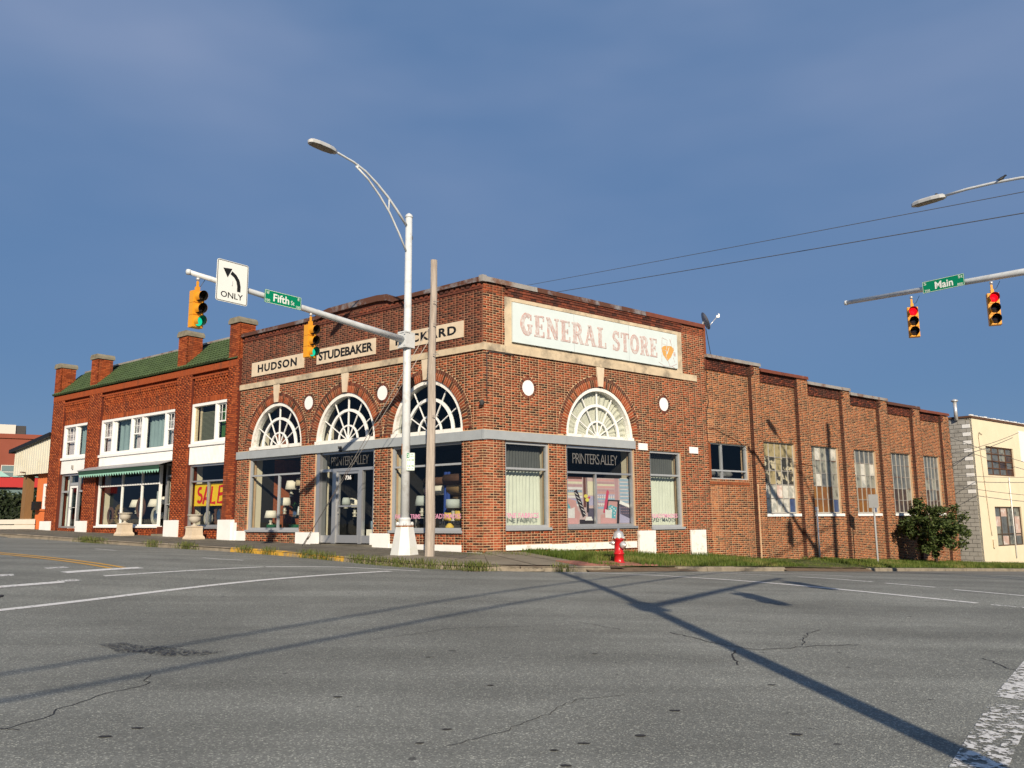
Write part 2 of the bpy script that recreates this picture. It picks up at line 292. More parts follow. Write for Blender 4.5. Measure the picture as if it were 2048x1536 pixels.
M['wood2']=mat('brown_timber_post',(.22,.12,.05),.8,.2,3,stretch=(9,9,.7))
M['wire']=mat('wire',(.10,.10,.10),.5,0); M['wiredark']=mat('black_cable',(.015,.015,.015),.6,0)
M['hydred']=mat('hydrant_red',(.48,.012,.016),.4,.12,8,coat=.2,stain=(.22,.03,.025),stain_amt=.7,stain_scale=7)
M['silver']=mat('silver_paint',(.58,.58,.57),.35,.08,10,metal=.5)
M['terra']=mat('cast_stone_urn',(.56,.47,.35),.85,.1,6,stain=(.36,.30,.22),stain_amt=.5)
M['terracap']=mat('grey_cast_stone',(.40,.37,.31),.85,.1,6,stain=(.2,.19,.15),stain_amt=.5)
M['capstone']=mat('weathered_cap_concrete',(.21,.19,.14),.9,.25,5,stain=(.10,.09,.06),stain_amt=.9,stain_scale=4)
M['tile']=mat('green_roof_tile',(.058,.092,.034),.7,.3,3,stain=(.035,.05,.025),stain_amt=.6,stain_scale=2)
M['curtain']=mat('pale_curtain',(.55,.58,.50),.9,.08,3); M['curtaindk']=mat('dark_curtain',(.085,.09,.09),.9,.1,3)
M['curtblue']=mat('blue_grey_drape',(.20,.28,.29),.9,.08,3); M['lace']=mat('lace_curtain',(.42,.38,.40),.9,.3,14)
M['blind']=mat('grey_green_blind',(.15,.16,.11),.6,.05)
M['mint']=mat('mint_green_paint',(.30,.58,.46),.7,.08,5); M['awndark']=mat('dark_green_awning',(.03,.08,.055),.7,.1)
M['awngray']=mat('grey_awning_metal',(.30,.31,.32),.5,.1)
M['saley']=mat('banner_yellow',(.80,.52,.01),.5,.03); M['saler']=mat('banner_red',(.60,.012,.012),.5,.03)
M['pink']=mat('pink_vinyl_lettering',(.62,.28,.42),.5,.03)
M['thinletter']=mat('grey_window_lettering',(.085,.085,.085),.5,.03)
M['orange']=mat('orange_stucco',(.62,.16,.045),.85,.08,3)
M['creamwall']=mat('cream_painted_block',(.68,.60,.43),.85,.05,2,stain=(.60,.50,.32),stain_amt=.4,stain_scale=.8,bump=.2)
M['block']=mat('grey_block',(.34,.33,.30),.95,.18,2,stain=(.12,.115,.10),stain_amt=.6,stain_scale=.9,bump=.4)
M['blockmortar']=mat('block_mortar',(.24,.235,.22),.95,.1)
M['gsign']=mat('pale_blue_sign_face',(.58,.66,.66),.5,.04,3,stain=(.5,.57,.56),stain_amt=.4,stain_scale=1.2)
M['gletter']=mat('faded_pink_letter',(.46,.36,.34),.7,.15,12,stain=(.60,.64,.63),stain_amt=.7,stain_scale=9,stain_pos=(.46,.6))
M['gletter2']=mat('faded_letter_edge',(.50,.20,.15),.7,.15,12,stain=(.52,.5,.48),stain_amt=.85,stain_scale=7,stain_pos=(.42,.56))
M['ochre']=mat('ochre_print',(.58,.32,.09),.7,.08,5)
M['corr']=mat('ivory_corrugated_metal',(.62,.60,.50),.5,.06,3,stain=(.52,.47,.32),stain_amt=.4)
M['redfascia']=mat('red_fascia',(.40,.02,.02),.6,.05); M['farbrick']=mat('far_red_brick',(.23,.065,.04),.9,.08,.6); M['farconc']=mat('far_pale_concrete',(.55,.53,.47),.8,.05)
M['farglass']=mat('far_window_glass',(.14,.20,.20),.15,.1,.4,spec=.5)
M['mintroof']=mat('pale_mint_canopy',(.38,.62,.50),.7,.06)
M['roof']=mat('roof_membrane',(.10,.10,.10),.9,.2)
M['gold']=mat('antique_gold',(.40,.27,.09),.35,.2,20,metal=.8); M['mirror']=mat('mirror',(.30,.33,.34),.08,.02,metal=1)
M['shade']=mat('lamp_shade_white',(.72,.68,.58),.9,.04); M['shadegray']=mat('pleated_grey_shade',(.40,.44,.42),.9,.08,20,stretch=(4,4,.1))
M['ceramic']=mat('grey_ceramic',(.42,.40,.33),.3,.05); M['fabtan']=mat('tan_fabric',(.32,.20,.09),.9,.1); M['fabdark']=mat('brown_fabric',(.10,.05,.03),.9,.2)
M['yellowfab']=mat('yellow_fabric',(.60,.42,.08),.9,.15,14); M['redpat']=mat('red_patterned_fabric',(.42,.02,.03),.8,.1,stain=(.75,.7,.66),stain_amt=1,stain_scale=16,stain_pos=(.5,.52))
M['blustr']=mat('blue_fabric',(.25,.35,.42),.8,.1,20); M['orchid']=mat('orchid_pink',(.55,.22,.42),.6,.2,20); M['plantgreen']=mat('plant_green',(.03,.10,.025),.5,.2)
M['greenbox']=mat('dark_green_moss',(.02,.12,.06),.8,.3,20); M['silverpot']=mat('silver_pot',(.6,.6,.6),.25,.05,metal=.9)
M['plaid']=mat('pale_plaid_fabric',(.5,.42,.28),.9,.3,8,stretch=(1,1,4))
# dirty panes for the factory windows
def dirty(name,c1,c2,scale,pos,rough=.35):
    return mat(name,c1,rough,.15,5,stain=c2,stain_amt=1,stain_scale=scale,stain_pos=pos,spec=.4)
M['paneA']=dirty('yellowed_pane',(.30,.25,.13),(.14,.12,.06),4,(.5,.6)); M['paneB']=dirty('peeling_dark_pane',(.035,.035,.03),(.42,.38,.26),4.5,(.52,.56))
M['paneC']=dirty('whitewashed_pane',(.52,.51,.45),(.30,.31,.28),3,(.5,.6)); M['paneD']=dirty('grimy_grey_pane',(.22,.225,.19),(.07,.075,.07),3,(.5,.62))
M['paneE']=dirty('amber_pane',(.16,.065,.018),(.22,.10,.02),2,(.45,.6)); M['paneF']=dirty('grey_blind_pane',(.11,.12,.12),(.07,.075,.075),3,(.5,.6)); M['paneG']=dirty('blue_pane',(.04,.07,.16),(.03,.05,.12),2,(.5,.6))
M['paneH']=dirty('faded_pink_pane',(.50,.36,.30),(.6,.55,.5),3,(.5,.6)); M['paneI']=dirty('dark_brown_pane',(.045,.03,.025),(.08,.05,.035),2,(.5,.6))
# ------------------------------------------------------------------ text
_tc={}
def text_geo(txt,bold=0,xs=1.0,spacing=1.0,depth=.01):
    k=(txt,bold,xs,spacing,depth)
    if k in _tc: return _tc[k]
    cu=bpy.data.curves.new('t','FONT'); cu.body=txt; cu.size=1; cu.offset=bold; cu.extrude=depth; cu.resolution_u=3; cu.space_character=spacing
    ob=bpy.data.objects.new('t',cu); COL.objects.link(ob); dg=bpy.context.evaluated_depsgraph_get(); dg.update()
    me=bpy.data.meshes.new_from_object(ob.evaluated_get(dg)); V=np.array([v.co[:] for v in me.vertices]); Fc=[tuple(p.vertices) for p in me.polygons]
    bpy.data.objects.remove(ob); bpy.data.meshes.remove(me); bpy.data.curves.remove(cu)
    V[:,0]-=V[:,0].min(); V[:,1]-=V[:,1].min(); W=V[:,0].max(); H=V[:,1].max()
    _tc[k]=(V,Fc,W,H); return _tc[k]
def text(mb,txt,place,x0,x1,y0,y1,o,bold=.0,spacing=1.0,mi=0,depth=.01,th=.006):
    "fit text in box x0..x1,y0..y1 ; place(x,y,o) -> world"
    V,Fc,W,H=text_geo(txt,bold,1,spacing,depth)
    sx_,sy_=(x1-x0)/W,(y1-y0)/H
    vs=[place(x0+v[0]*sx_,y0+v[1]*sy_,o+(v[2]/depth)*th*.5) for v in V]
    mb.add(vs,Fc,mi)
# ------------------------------------------------------------------ brickwork
CO=.0677
def subtract(iv,cuts):
    for a,b in cuts:
        out=[]
        for x,y in iv:
            if b<=x or a>=y: out.append((x,y)); continue
            if a>x: out.append((x,a))
            if b<y: out.append((b,y))
        iv=out
    return [(x,y) for x,y in iv if y-x>.012]
def rect(s0,s1,z0,z1): return lambda z,g: [(s0,s1)] if z0<z<z1 else []
def arch(sc,zb,a,b,ring=.0,gm=0):
    def f(z,g):
        A_=a+(ring if g=='b' else gm); B_=b+(ring if g=='b' else gm)
        if z<zb or z>zb+B_: return []
        h=A_*math.sqrt(max(0,1-((z-zb)/B_)**2)); return [(sc-h,sc+h)]
    return f
def disc(sc,zc,r): 
    def f(z,g):
        if g!='b' or abs(z-zc)>r: return []
        h=math.sqrt(r*r-(z-zc)**2); return [(sc-h,sc+h)]
    return f
def brickfield(segs,z0,ztop,cuts,style=0,dark=None,proud=.004):
    """segs: (s0,s1,off). ztop(s)->top. returns mortar boxes, brick boxes"""
    mort=[];br=[]; k=int(math.floor(z0/CO))
    zmax=max(ztop((a+b)/2) for a,b,_ in segs)
    while k*CO<zmax:
        za,zb_=k*CO,(k+1)*CO; zm=(za+zb_)/2
        for (a,b,off) in segs:
            zt=ztop((a+b)/2)
            if zm>zt: continue
            cm=[c for f in cuts for c in f(zm,'m')]; cb=[c for f in cuts for c in f(zm,'b')]
            for x,y in subtract([(a,b)],cm): mort.append((x,y,za,min(zb_,zt),off,zm))
            hl=.098; st=.202; j=.015
            for x,y in subtract([(a,b)],cb):
                # flemish-like bond: stretcher, header
                p=math.floor(x/(st+hl+2*j))*(st+hl+2*j)+(0 if k%2 else (st+hl+2*j)/2-.052)-(st+hl+2*j)
                if style==1: p=math.floor(x/(st+j))*(st+j)+(0 if k%2 else (st+j)/2)-(st+j)
                hd=False
                while p<y:
                    L_=hl if (hd and style==0) or (style==1 and k%7==0) else st
                    q0,q1=max(p,x+(-.004 if (off>0 and x==a) else .004)),min(p+L_,y-(-.004 if (off>0 and y==b) else .004))
                    if q1-q0>.025:
                        r_=random.random()**1.0
                        if hd and style==0: r_=r_*.62
                        if k%2==0 and style==0: r_*=.9
                        if dark and dark(q0,zm): r_*=.25
                        br.append((q0,q1,za+(.0068 if style==0 else .005),zb_-(.0068 if style==0 else .005),off+proud+random.uniform(-.0015,.0015),min(.999,r_)))
                    p+=L_+j; hd=not hd
        k+=1
    return mort,br
_bmesh={}
def place_bricks(F,dirv,br,root,wallobj,mats,nsingle,keyf=None,name='brick',depth=.03):
    br=sorted(br,key=lambda b:np.linalg.norm(np.array(F((b[0]+b[1])/2,b[4],(b[2]+b[3])/2))) if keyf is None else keyf(b))
    single=br[:nsingle]; rest=br[nsingle:]
    ang=math.atan2(dirv[1],dirv[0]); org=WORLD[root.name]
    for b in single:
        L_=round(b[1]-b[0],2); key=(L_,id(mats[1]))
        if key not in _bmesh:
            me=bpy.data.meshes.new('brick'); h=(CO-.017)/2; d=depth/2; l=L_/2; e=.003
            vs=[(x,y,z) for z in (-h,h) for y in (-d,d) for x in (-l,l)]
            me.from_pydata(vs,[],[(0,2,3,1),(4,5,7,6),(0,1,5,4),(2,6,7,3),(0,4,6,2),(1,3,7,5)]); me.materials.append(mats[1]); _bmesh[key]=me
        c=np.array(F((b[0]+b[1])/2,b[4]-depth/2,(b[2]+b[3])/2))-org
        o=bpy.data.objects.new(name,_bmesh[key]); COL.objects.link(o); o.parent=root; o.location=c; o.rotation_euler=(0,0,ang)
        o.scale=((b[1]-b[0])/L_,1,1)
    if rest:
        fast_boxes(name+'work',rest,F,root,mats[0],depth)
def fast_boxes(name,br,F,root,m,depth,kind='stuff',zcut=None):
    B=np.array(br); n=len(B); org=WORLD[root.name]
    f0=np.array(F(0,0,0)); es=np.array(F(1,0,0))-f0; eo=np.array(F(0,1,0))-f0
    f0=f0-org
    V=np.zeros((n,8,3))
    for i in range(8):
        s_=B[:,1] if i&1 else B[:,0]; o_=(B[:,4]) if i&2 else B[:,4]-depth; z_=B[:,3] if i&4 else B[:,2]
        V[:,i,:]=f0+s_[:,None]*es+o_[:,None]*eo; V[:,i,2]=z_-org[2]
    flip=np.cross(es,eo)[2]<0
    q=[(2,3,7,6),(0,1,3,2),(4,6,7,5),(0,2,6,4),(1,5,7,3)]
    q=np.array(q)
    if not flip: q=q[:,::-1]
    Fc=(q[None,:,:]+(np.arange(n)*8)[:,None,None]).reshape(-1,4)
    me=bpy.data.meshes.new(name); me.vertices.add(n*8); me.vertices.foreach_set('co',V.ravel()); me.loops.add(Fc.size); me.loops.foreach_set('vertex_index',Fc.ravel())
    me.polygons.add(len(Fc)); me.polygons.foreach_set('loop_start',np.arange(0,Fc.size,4)); me.materials.append(m)
    at=me.attributes.new('rnd','FLOAT','POINT'); at.data.foreach_set('value',np.repeat(B[:,5],8)); me.update(); me.validate()
    o=bpy.data.objects.new(name,me); COL.objects.link(o); o.parent=root; WORLD[o.name]=org
    if kind: o['kind']=kind
    return o
def mortar_obj(mort,F,root,mats,thick=.3,zswitch=None,name='wall'):
    mb=MB()
    # merge vertically equal intervals
    d={}
    for x,y,za,zb_,off,zm in mort: d.setdefault((round(x,4),round(y,4),off),[]).append((za,zb_))
    for (x,y,off),zs in d.items():
        zs.sort(); cur=list(zs[0])
        runs=[]
        for a,b in zs[1:]:
            if abs(a-cur[1])<1e-6: cur[1]=b
            else: runs.append(cur); cur=[a,b]
        runs.append(cur)
        for a,b in runs:
            if zswitch and a<zswitch<b:
                mb.box(F,x,y,-thick,off,a,zswitch,0); mb.box(F,x,y,-thick,off,zswitch,b,1)
            else: mb.box(F,x,y,-thick,off,a,b,1 if (zswitch and a>=zswitch) else 0)
    return mb.build(name,mats,root,recalc=False)
def arch_ring(F,sc,zb,a,b,r0,r1,n,root,m,mm,a0=0,a1=math.pi,name='arch_brick',proud=.006,back=-.28,dk=1.0,gapang=None):
    mb=MB()
    for i in range(n):
        t0=a0+(a1-a0)*i/n; t1=a0+(a1-a0)*(i+1)/n; g=(t1-t0)*.10; t0+=g; t1-=g
        if gapang and gapang[0]<(t0+t1)/2<gapang[1]: continue
        poly=[(sc+(a+r0)*math.cos(t0),zb+(b+r0)*math.sin(t0)),(sc+(a+r1)*math.cos(t0),zb+(b+r1)*math.sin(t0)),(sc+(a+r1)*math.cos(t1),zb+(b+r1)*math.sin(t1)),(sc+(a+r0)*math.cos(t1),zb+(b+r0)*math.sin(t1))]
        mb.prism(poly,F,back,proud+random.uniform(-.002,.002),0,random.random()*dk)
    o=mb.build(name+'s',m,root,kind='stuff',recalc=False)
    mb=MB(); k=36
    for i in range(k):
        t0=a0+(a1-a0)*i/k; t1=a0+(a1-a0)*(i+1)/k
        mb.prism([(sc+(a+r0+.004)*math.cos(t0),zb+(b+r0+.004)*math.sin(t0)),(sc+(a+r1)*math.cos(t0),zb+(b+r1)*math.sin(t0)),(sc+(a+r1)*math.cos(t1),zb+(b+r1)*math.sin(t1)),(sc+(a+r0+.004)*math.cos(t1),zb+(b+r0+.004)*math.sin(t1))],F,back+.01,-.004)
    mb.build('arch_mortar',mm,root)
def pieces(F,name,items,root,m,kind=None):
    for it in items:
        mb=MB(); mb.box(F,*it); mb.build(name,m,root)
# ================================================================== GROUND
def grid_mesh(name,xs,ys,zf,m,kind='structure'):
    Xg,Yg=np.meshgrid(xs,ys); Z=zf(Xg.ravel(),Yg.ravel()); V=np.c_[Xg.ravel(),Yg.ravel(),Z]; nx,ny=len(xs),len(ys)
    i,j=np.meshgrid(np.arange(nx-1),np.arange(ny-1)); a=(j*nx+i).ravel(); Fc=np.c_[a,a+1,a+nx+1,a+nx]
    me=bpy.data.meshes.new(name); me.from_pydata(V.tolist(),[],Fc.tolist()); me.materials.append(m)
    me.polygons.foreach_set('use_smooth',[True]*len(Fc)); me.update()
    o=bpy.data.objects.new(name,me); COL.objects.link(o); WORLD[o.name]=np.zeros(3); return tag(o,kind=kind)
axis=lambda a,b,s: np.arange(a,b+1e-6,s)
# asphalt: fine near the junction, coarse beyond
xs=np.unique(np.r_[axis(-60,-22,2),axis(-22,22,.4),axis(22,60,2)]); ys=np.unique(np.r_[axis(-25,-2,2),axis(-2,32,.4),axis(32,64,2)])
# the asphalt sheet dips under the block so that it never cuts the shops
def zsheet(x,y):
    z=zroad(x,y); v=np.c_[x-C[0],y-C[1]]
    oL=v@nL; oR=v@nR
    ins=np.minimum(-oL,-oR)           # >0 inside the block
    d=np.clip((np.minimum(2.3-oL,2.3-oR))/1.2,0,1)
    # inside the block only where both offsets are small
    inside=(oL<2.3)&(oR<2.3)
    return z-np.where(inside,d*1.2,0)
road=grid_mesh('road',xs,ys,zsheet,M['asphalt'])
big=MB(); 
big.v=[(-900,-600,-4.8),(900,-600,-4.8),(900,1200,-4.8),(-900,1200,-4.8)]; big.f=[(0,1,2,3)]; big.m=[0]; big.a=[0]*4; big.sm=[False]
big.build('ground',M['ground'],kind='structure')
# kerb line K and wall foot line W
def bL(s): return -.87+.0205*s
def bR(s): return -.80-.049*s
K=[];Wp=[]
for s in (62,45,36,30,26,22,18,15,12,10,8,6,4,2.6): K.append((*FL(s,3.0,0)[:2],'L',s))
for p in ((-2.3,19.42),(-1.55,19.12),(-.87,19.02),(-.1,19.03),(.55,19.22),(1.3,19.62),(2.3,20.2),(3.2,20.85)): K.append((*p,'C',0))
for s in (4.0,5,6,7,8,9,10,12,14,16,18,20,23,26,30,36,45,60): K.append((*FR(s,3.3,0)[:2],'R',s))
# resample densely
KP=[];
for i in range(len(K)-1):
    a,b=np.array(K[i][:2]),np.array(K[i+1][:2]); n=max(1,int(np.linalg.norm(b-a)/.5))
    for k in range(n): KP.append(a+(b-a)*k/n)
KP.append(np.array(K[-1][:2])); KP=np.array(KP)
# light smoothing in the corner
for _ in range(6): KP[1:-1]=KP[1:-1]*.5+(KP[:-2]+KP[2:])*.25
def foot(p):
    v=p-C; sL_,sR_=v@dL,v@dR
    if sL_>0 and sL_>sR_: return np.array([*FL(sL_,0,0)[:2],bL(sL_)]),'L',sL_
    if sR_>0: return np.array([*FR(sR_,0,0)[:2],bR(sR_)]),'R',sR_
    return np.array([C[0],C[1],-.87]),'C',0
FT=[foot(p) for p in KP]
KZ=np.array([zr(*p) for p in KP])
cum=np.r_[0,np.cumsum(np.linalg.norm(np.diff(KP,axis=0),axis=1))]
iC=[i for i,f in enumerate(FT) if f[1]=='C']; tC0=cum[iC[0]] if iC else cum[[i for i,f in enumerate(FT) if f[1]=='R'][0]]
def at(t,v,dz=0):
    "t along kerb (m), v 0 = kerb outer edge, 1 = wall foot"
    i=min(max(int(np.searchsorted(cum,t))-1,0),len(cum)-2); f=(t-cum[i])/(cum[i+1]-cum[i])
    k=KP[i]*(1-f)+KP[i+1]*f; kz=KZ[i]*(1-f)+KZ[i+1]*f; w_=FT[i][0]*(1-f)+FT[i+1][0]*f
    p=k*(1-v)+w_[:2]*v; z=(kz+.12)*(1-v)+w_[2]*v
    return (p[0],p[1],z+dz)
def atd(t,d,dz=0):
    a=np.array(at(t,0)); b=np.array(at(t,1)); L_=np.linalg.norm((b-a)[:2]); return at(t,min(d/L_,1),dz)
TT=cum[-1]
# t value for a given right-street s
def tR(s): 
    i=[i for i,f in enumerate(FT) if f[1]=='R' and f[2]>=s][0]; return cum[i]
def tL(s):
    i=[i for i,f in enumerate(FT) if f[1]=='L' and f[2]<=s][0]; return cum[i]
tg=tR(1.6)      # grass starts here
sidewalk=MB(); nn=int(tg/.5)
for i in range(nn):
    t0,t1=tg*i/nn,tg*(i+1)/nn
    for v0,v1 in ((0,.33),(.33,.66),(.66,1)): sidewalk.add([at(t0,v0,-.02),at(t1,v0,-.02),at(t1,v1,-.02),at(t0,v1,-.02)],[(0,1,2,3)])
sidewalk=sidewalk.build('sidewalk',M['dirt'],kind='structure')
# concrete slabs on it, two rows, each its own piece
t=tL(44.); k=0
while t<tL(3.):
    n_=t+1.5
    for a,b in ((.18,1.55),(1.565,2.97)):
        z0=random.uniform(-.006,.006); mb=MB(); g=.012
        P=[atd(t+g,a,z0+random.uniform(-.004,.004)),atd(n_-g,a,z0),atd(n_-g,b,z0),atd(t+g,b,z0+random.uniform(-.004,.004))]
        Q=[(p[0],p[1],p[2]-.06) for p in P]; mb.add(P+Q,[(0,1,2,3),(0,4,5,1),(1,5,6,2),(2,6,7,3),(3,7,4,0)]); mb.build('slab',M['walk'],sidewalk)
    t=n_; k+=1
# corner apron, lighter concrete slabs
t0_=t; 
ts=np.linspace(t0_,tg,7)
for i in range(6):
    for v0,v1 in ((.06,.5),(.5,.97)):
        mb=MB(); g=.015; n=3; P=[]
        for r_ in range(n+1):
            for q in range(n+1):
                tt=ts[i]+g+(ts[i+1]-ts[i]-2*g)*q/n; vv=v0+.005+(v1-v0-.01)*r_/n; P.append(at(tt,vv,.006*math.sin(i*2+q)))
        fs=[(r_*(n+1)+q,r_*(n+1)+q+1,(r_+1)*(n+1)+q+1,(r_+1)*(n+1)+q) for r_ in range(n) for q in range(n)]
        mb.add(P,fs); mb.build('slab',M['walklight'] if (i>1 or v0<.3) else M['walk'],sidewalk)
# kerb stones
kerb=MB(); kerb.bx((KP[0][0],KP[0][1],KZ[0]-.1),(.1,.1,.1)); kerb=kerb.build('kerb',M['kerb'],kind='structure')
t=0; rl=tR(4.6)
while t<TT-3:
    L_=2.4 if (t<tL(3.) or t>tR(5)) else 1.2
    e=min(t+L_,TT)
    yellow=tL(7.6)<t<tL(2.2)
    ramp_gap=tR(.9)<(t+e)/2<tR(3.0)
    broken=(tR(9.0)<(t+e)/2<tR(12.5))
    if not broken:
        mb=MB(); n=4; g=.008; h=.035 if ramp_gap else .12+random.uniform(-.015,.01); ins=random.uniform(0,.02)
        prof=[(0.0+ins,-.15),(0.01+ins,h-.03),(.035+ins,h),(.165,h+.002),(.165,-.15)]
        P=[]
        for i in range(n+1):
            tt=t+g+(e-t-2*g)*i/n
            a0=np.array(at(tt,0)); a1=np.array(at(tt,1)); u=(a1-a0)[:2]; u/=np.linalg.norm(u)
            for d,z in prof: P.append((a0[0]+u[0]*d,a0[1]+u[1]*d,a0[2]-.12+z+noise.noise(Vector((tt*3,d*20,z*9)))*.008))
        m_=len(prof); fs=[(i*m_+q,(i+1)*m_+q,(i+1)*m_+q+1,i*m_+q+1) for i in range(n) for q in range(m_-1)]+[tuple(range(m_)),tuple(range(n*m_,n*m_+m_))[::-1]]
        mb.add(P,fs); mb.build('kerb_stone',M['kerby'] if yellow else M['kerb'],kerb,label='kerb stone with worn yellow paint' if yellow else None)
    t=e
sk=MB()
for ta_,tb_ in ((tR(.3),tR(4.3)),(tR(8.3),tR(13.3))):
    n_=14
    for i in range(n_):
        q0,q1=ta_+(tb_-ta_)*i/n_,ta_+(tb_-ta_)*(i+1)/n_
        def pp(t,d,up):
            a0=np.array(at(t,0)); a1=np.array(at(t,1)); u=(a1-a0)[:2]; u/=np.linalg.norm(u); x,y=a0[0]+u[0]*d,a0[1]+u[1]*d
            return (x,y,zr(x,y)+.008) if up else (x,y,np.array(atd(t,d))[2]-.005)
        sk.add([pp(q0,-.12+.05*math.sin(i*2),1),pp(q1,-.12+.05*math.sin(i*2+2),1),pp(q1,.30,0),pp(q0,.30,0)],[(0,1,2,3)],0,None,True)
sk.build('worn_kerb_apron',M['dirt'],kind='structure',recalc=False)
# grass verge along the right-hand street
verge=MB(); nn=120; rows=8
for i in range(nn):
    t0,t1=tg+(TT-tg)*i/nn,tg+(TT-tg)*(i+1)/nn
    for j in range(rows):
        v0,v1=(.035 if j==0 else j/rows),(j+1)/rows
        f=lambda t,v:(lambda p:(p[0],p[1],p[2]-.012+.03*noise.noise(Vector((p[0]*1.3,p[1]*1.3,0)))))(at(t,v))
        verge.add([f(t0,v0),f(t1,v0),f(t1,v1),f(t0,v1)],[(0,1,2,3)],0,None,True)
verge.build('verge',M['grassbase'],kind='structure')
# older grey paving strip at the right-hand kerb
og=MB(); P0=[]
for s in np.arange(10.,60,1.0):
    w_=min(4.6,1.0+(s-10)*.33); r_=[]
    for q in range(5):
        x,y=FR(s,3.28+w_*q/4,0)[:2]; r_.append((x,y,zr(x,y)+.006))
    P0.append(r_)
for i in range(len(P0)-1):
    for q in range(4): og.add([P0[i][q],P0[i+1][q],P0[i+1][q+1],P0[i][q+1]],[(0,1,2,3)])
og.build('old_paving_strip',M['oldroad'],kind='structure')
# painted lines
def strip(mb,pts,w,dz=.006,step=.25):
    pts=[np.array(p,float) for p in pts]
    Q=[]
    for a,b in zip(pts[:-1],pts[1:]):
        n=max(1,int(np.linalg.norm(b-a)/step))
        for k in range(n): Q.append(a+(b-a)*k/n)
    Q.append(pts[-1]); V=[]
    for i,q in enumerate(Q):
        t=Q[min(i+1,len(Q)-1)]-Q[max(i-1,0)]; t/=np.linalg.norm(t); u=np.array([-t[1],t[0]])
        ww=w[0]+(w[1]-w[0])*i/(len(Q)-1) if hasattr(w,'__len__') else w
        for s_ in (-.5,.5):
            p=q+u*s_*ww; V.append((p[0],p[1],zr(*p)+dz))
    mb.add(V,[(2*i,2*i+1,2*i+3,2*i+2) for i in range(len(Q)-1)])
def line(name,pts,w,m,label=None,dz=.006):
    mb=MB(); strip(mb,pts,w,dz); o=mb.build(name,m,road,recalc=False); 
    if label: o['label']=label
line('crosswalk_line',[(-8.2,9.9),(-7.05,11.7),(-6.01,13.42),(-5.26,14.62),(-4.64,15.55),(-3.6,16.95),(-2.64,18.2)],.17,M['linew'])
line('crosswalk_line',[(-7.45,15.45),(-6.65,16.43),(-6.01,17.25),(-5.35,18.1)],.12,M['linew'])
line('crosswalk_line',[(-5.3,18.15),(-4.6,18.62),(-3.78,18.9),(-2.9,18.75),(-2.04,18.52)],.12,M['linew'])
line('parking_mark',[(-7.37,20.07),(-6.85,19.82),(-6.3,19.75)],.10,M['linew']); line('parking_mark',[(-11.63,23.48),(-10.7,22.7)],.10,M['linew'])
line('stop_line',[(-9.6,12.0),(-8.32,13.77),(-7.72,14.55)],.22,M['linew'])
line('lane_mark',[(-8.35,15.75),(-7.85,16.45),(-7.45,16.95)],.28,M['linew'])
line('lane_mark',[(-7.8,14.6),(-7.6,14.85)],.25,M['lineworn']); line('lane_mark',[(-9.4,14.9),(-8.95,15.2)],.3,M['lineworn']); line('lane_mark',[(-9.0,16.3),(-8.75,16.6)],.25,M['lineworn'])
dY=np.array(dL); 
for off,nm in ((0,0),(.25,1)):
    a=np.array((-7.75,16.85))+nL*off*1.0; line('centre_line',[a,a+dY*6,a+dY*20,a+dY*50],.11,M['liney'])
line('crosswalk_line',[(1.15,19.02),(1.95,19.35),(2.6,19.22),(3.3,18.75),(4.59,17.45),(5.47,16.3),(6.14,15.4),(6.82,14.49),(7.43,13.68)],.15,M['linew'])
line('crosswalk_line',[(7.55,13.5),(7.85,13.2),(9.6,11.0)],.12,M['lineworn'])
line('crosswalk_line',[(4.35,20.6),(5.2,20.35),(5.95,19.6)],.10,M['linew'])
line('crosswalk_line',[(6.35,18.95),(6.76,18.44),(7.37,17.45)],.12,M['linew']); line('crosswalk_line',[(7.5,17.15),(8.09,16.33)],.12,M['linew']); line('crosswalk_line',[(8.22,15.9),(8.96,14.96),(10.6,12.9)],.12,M['linew'])
line('stop_line',[(5.1,22.0),(6.2,21.6),(7.2,20.4),(7.8,19.53)],.13,M['linew'])
line('edge_line',[(4.75,20.9),(5.7,21.15)],.10,M['linew'])
# broad worn stripe in the bottom right corner
line('crosswalk_stripe',[(7.6,11.6),(6.5,10.1),(5.2,8.5),(4.05,7.0)],(.36,.33),M['lineworn'])
M['linefrag']=paint('flaking_white_road_paint',(.62,.62,.60),.46,13)
line('crosswalk_stripe',[(3.88,6.78),(3.2,5.85),(2.3,4.6)],(.30,.28),M['linefrag'])
# cracks, seams, spots
def crack(pts,w=.012,jit=.05):
    Q=[]; pts=[np.array(p,float) for p in pts]
    for a,b in zip(pts[:-1],pts[1:]):
        n=max(2,int(np.linalg.norm(b-a)/.07))
        for k in range(n): Q.append(a+(b-a)*k/n+rng.normal(0,jit*.35,2))
    Q.append(pts[-1]); return Q
cr=MB()
for pts,w_ in (([(1.84,10.12),(2.29,9.34),(2.59,9.07),(3.34,9.39),(3.82,9.5)],.014),([(2.32,9.05),(2.19,8.63),(2.14,8.25)],.016),([(-3.27,7.77),(-3.12,7.37),(-3.35,7.02),(-3.42,6.55),(-3.38,6.4),(-3.54,6.01)],.010),
   ([(3.16,9.43),(3.44,10.13),(3.77,10.55)],.011),([(.43,10.96),(.84,10.79),(1.27,10.25)],.009),([(-.41,5.62),(-.03,5.96),(.48,6.81),(.89,6.99)],.006),([(-1.6,9.5),(-.7,10.3),(.2,10.4)],.007),
   ([(4.8,8.8),(4.75,8.3),(5.0,8.0),(4.85,7.7)],.012),([(-3.4,12.2),(-2.2,13.3),(-1.6,13.0)],.008),([(2.2,14.6),(3.3,14.0),(4.4,12.6)],.008),([(-4.2,6.8),(-4.0,6.2),(-3.4,6.0)],.01)):
    strip(cr,crack(pts),w_,.004,1.0)
cr.build('crack',M['tar'],road,recalc=False)
sm=MB()
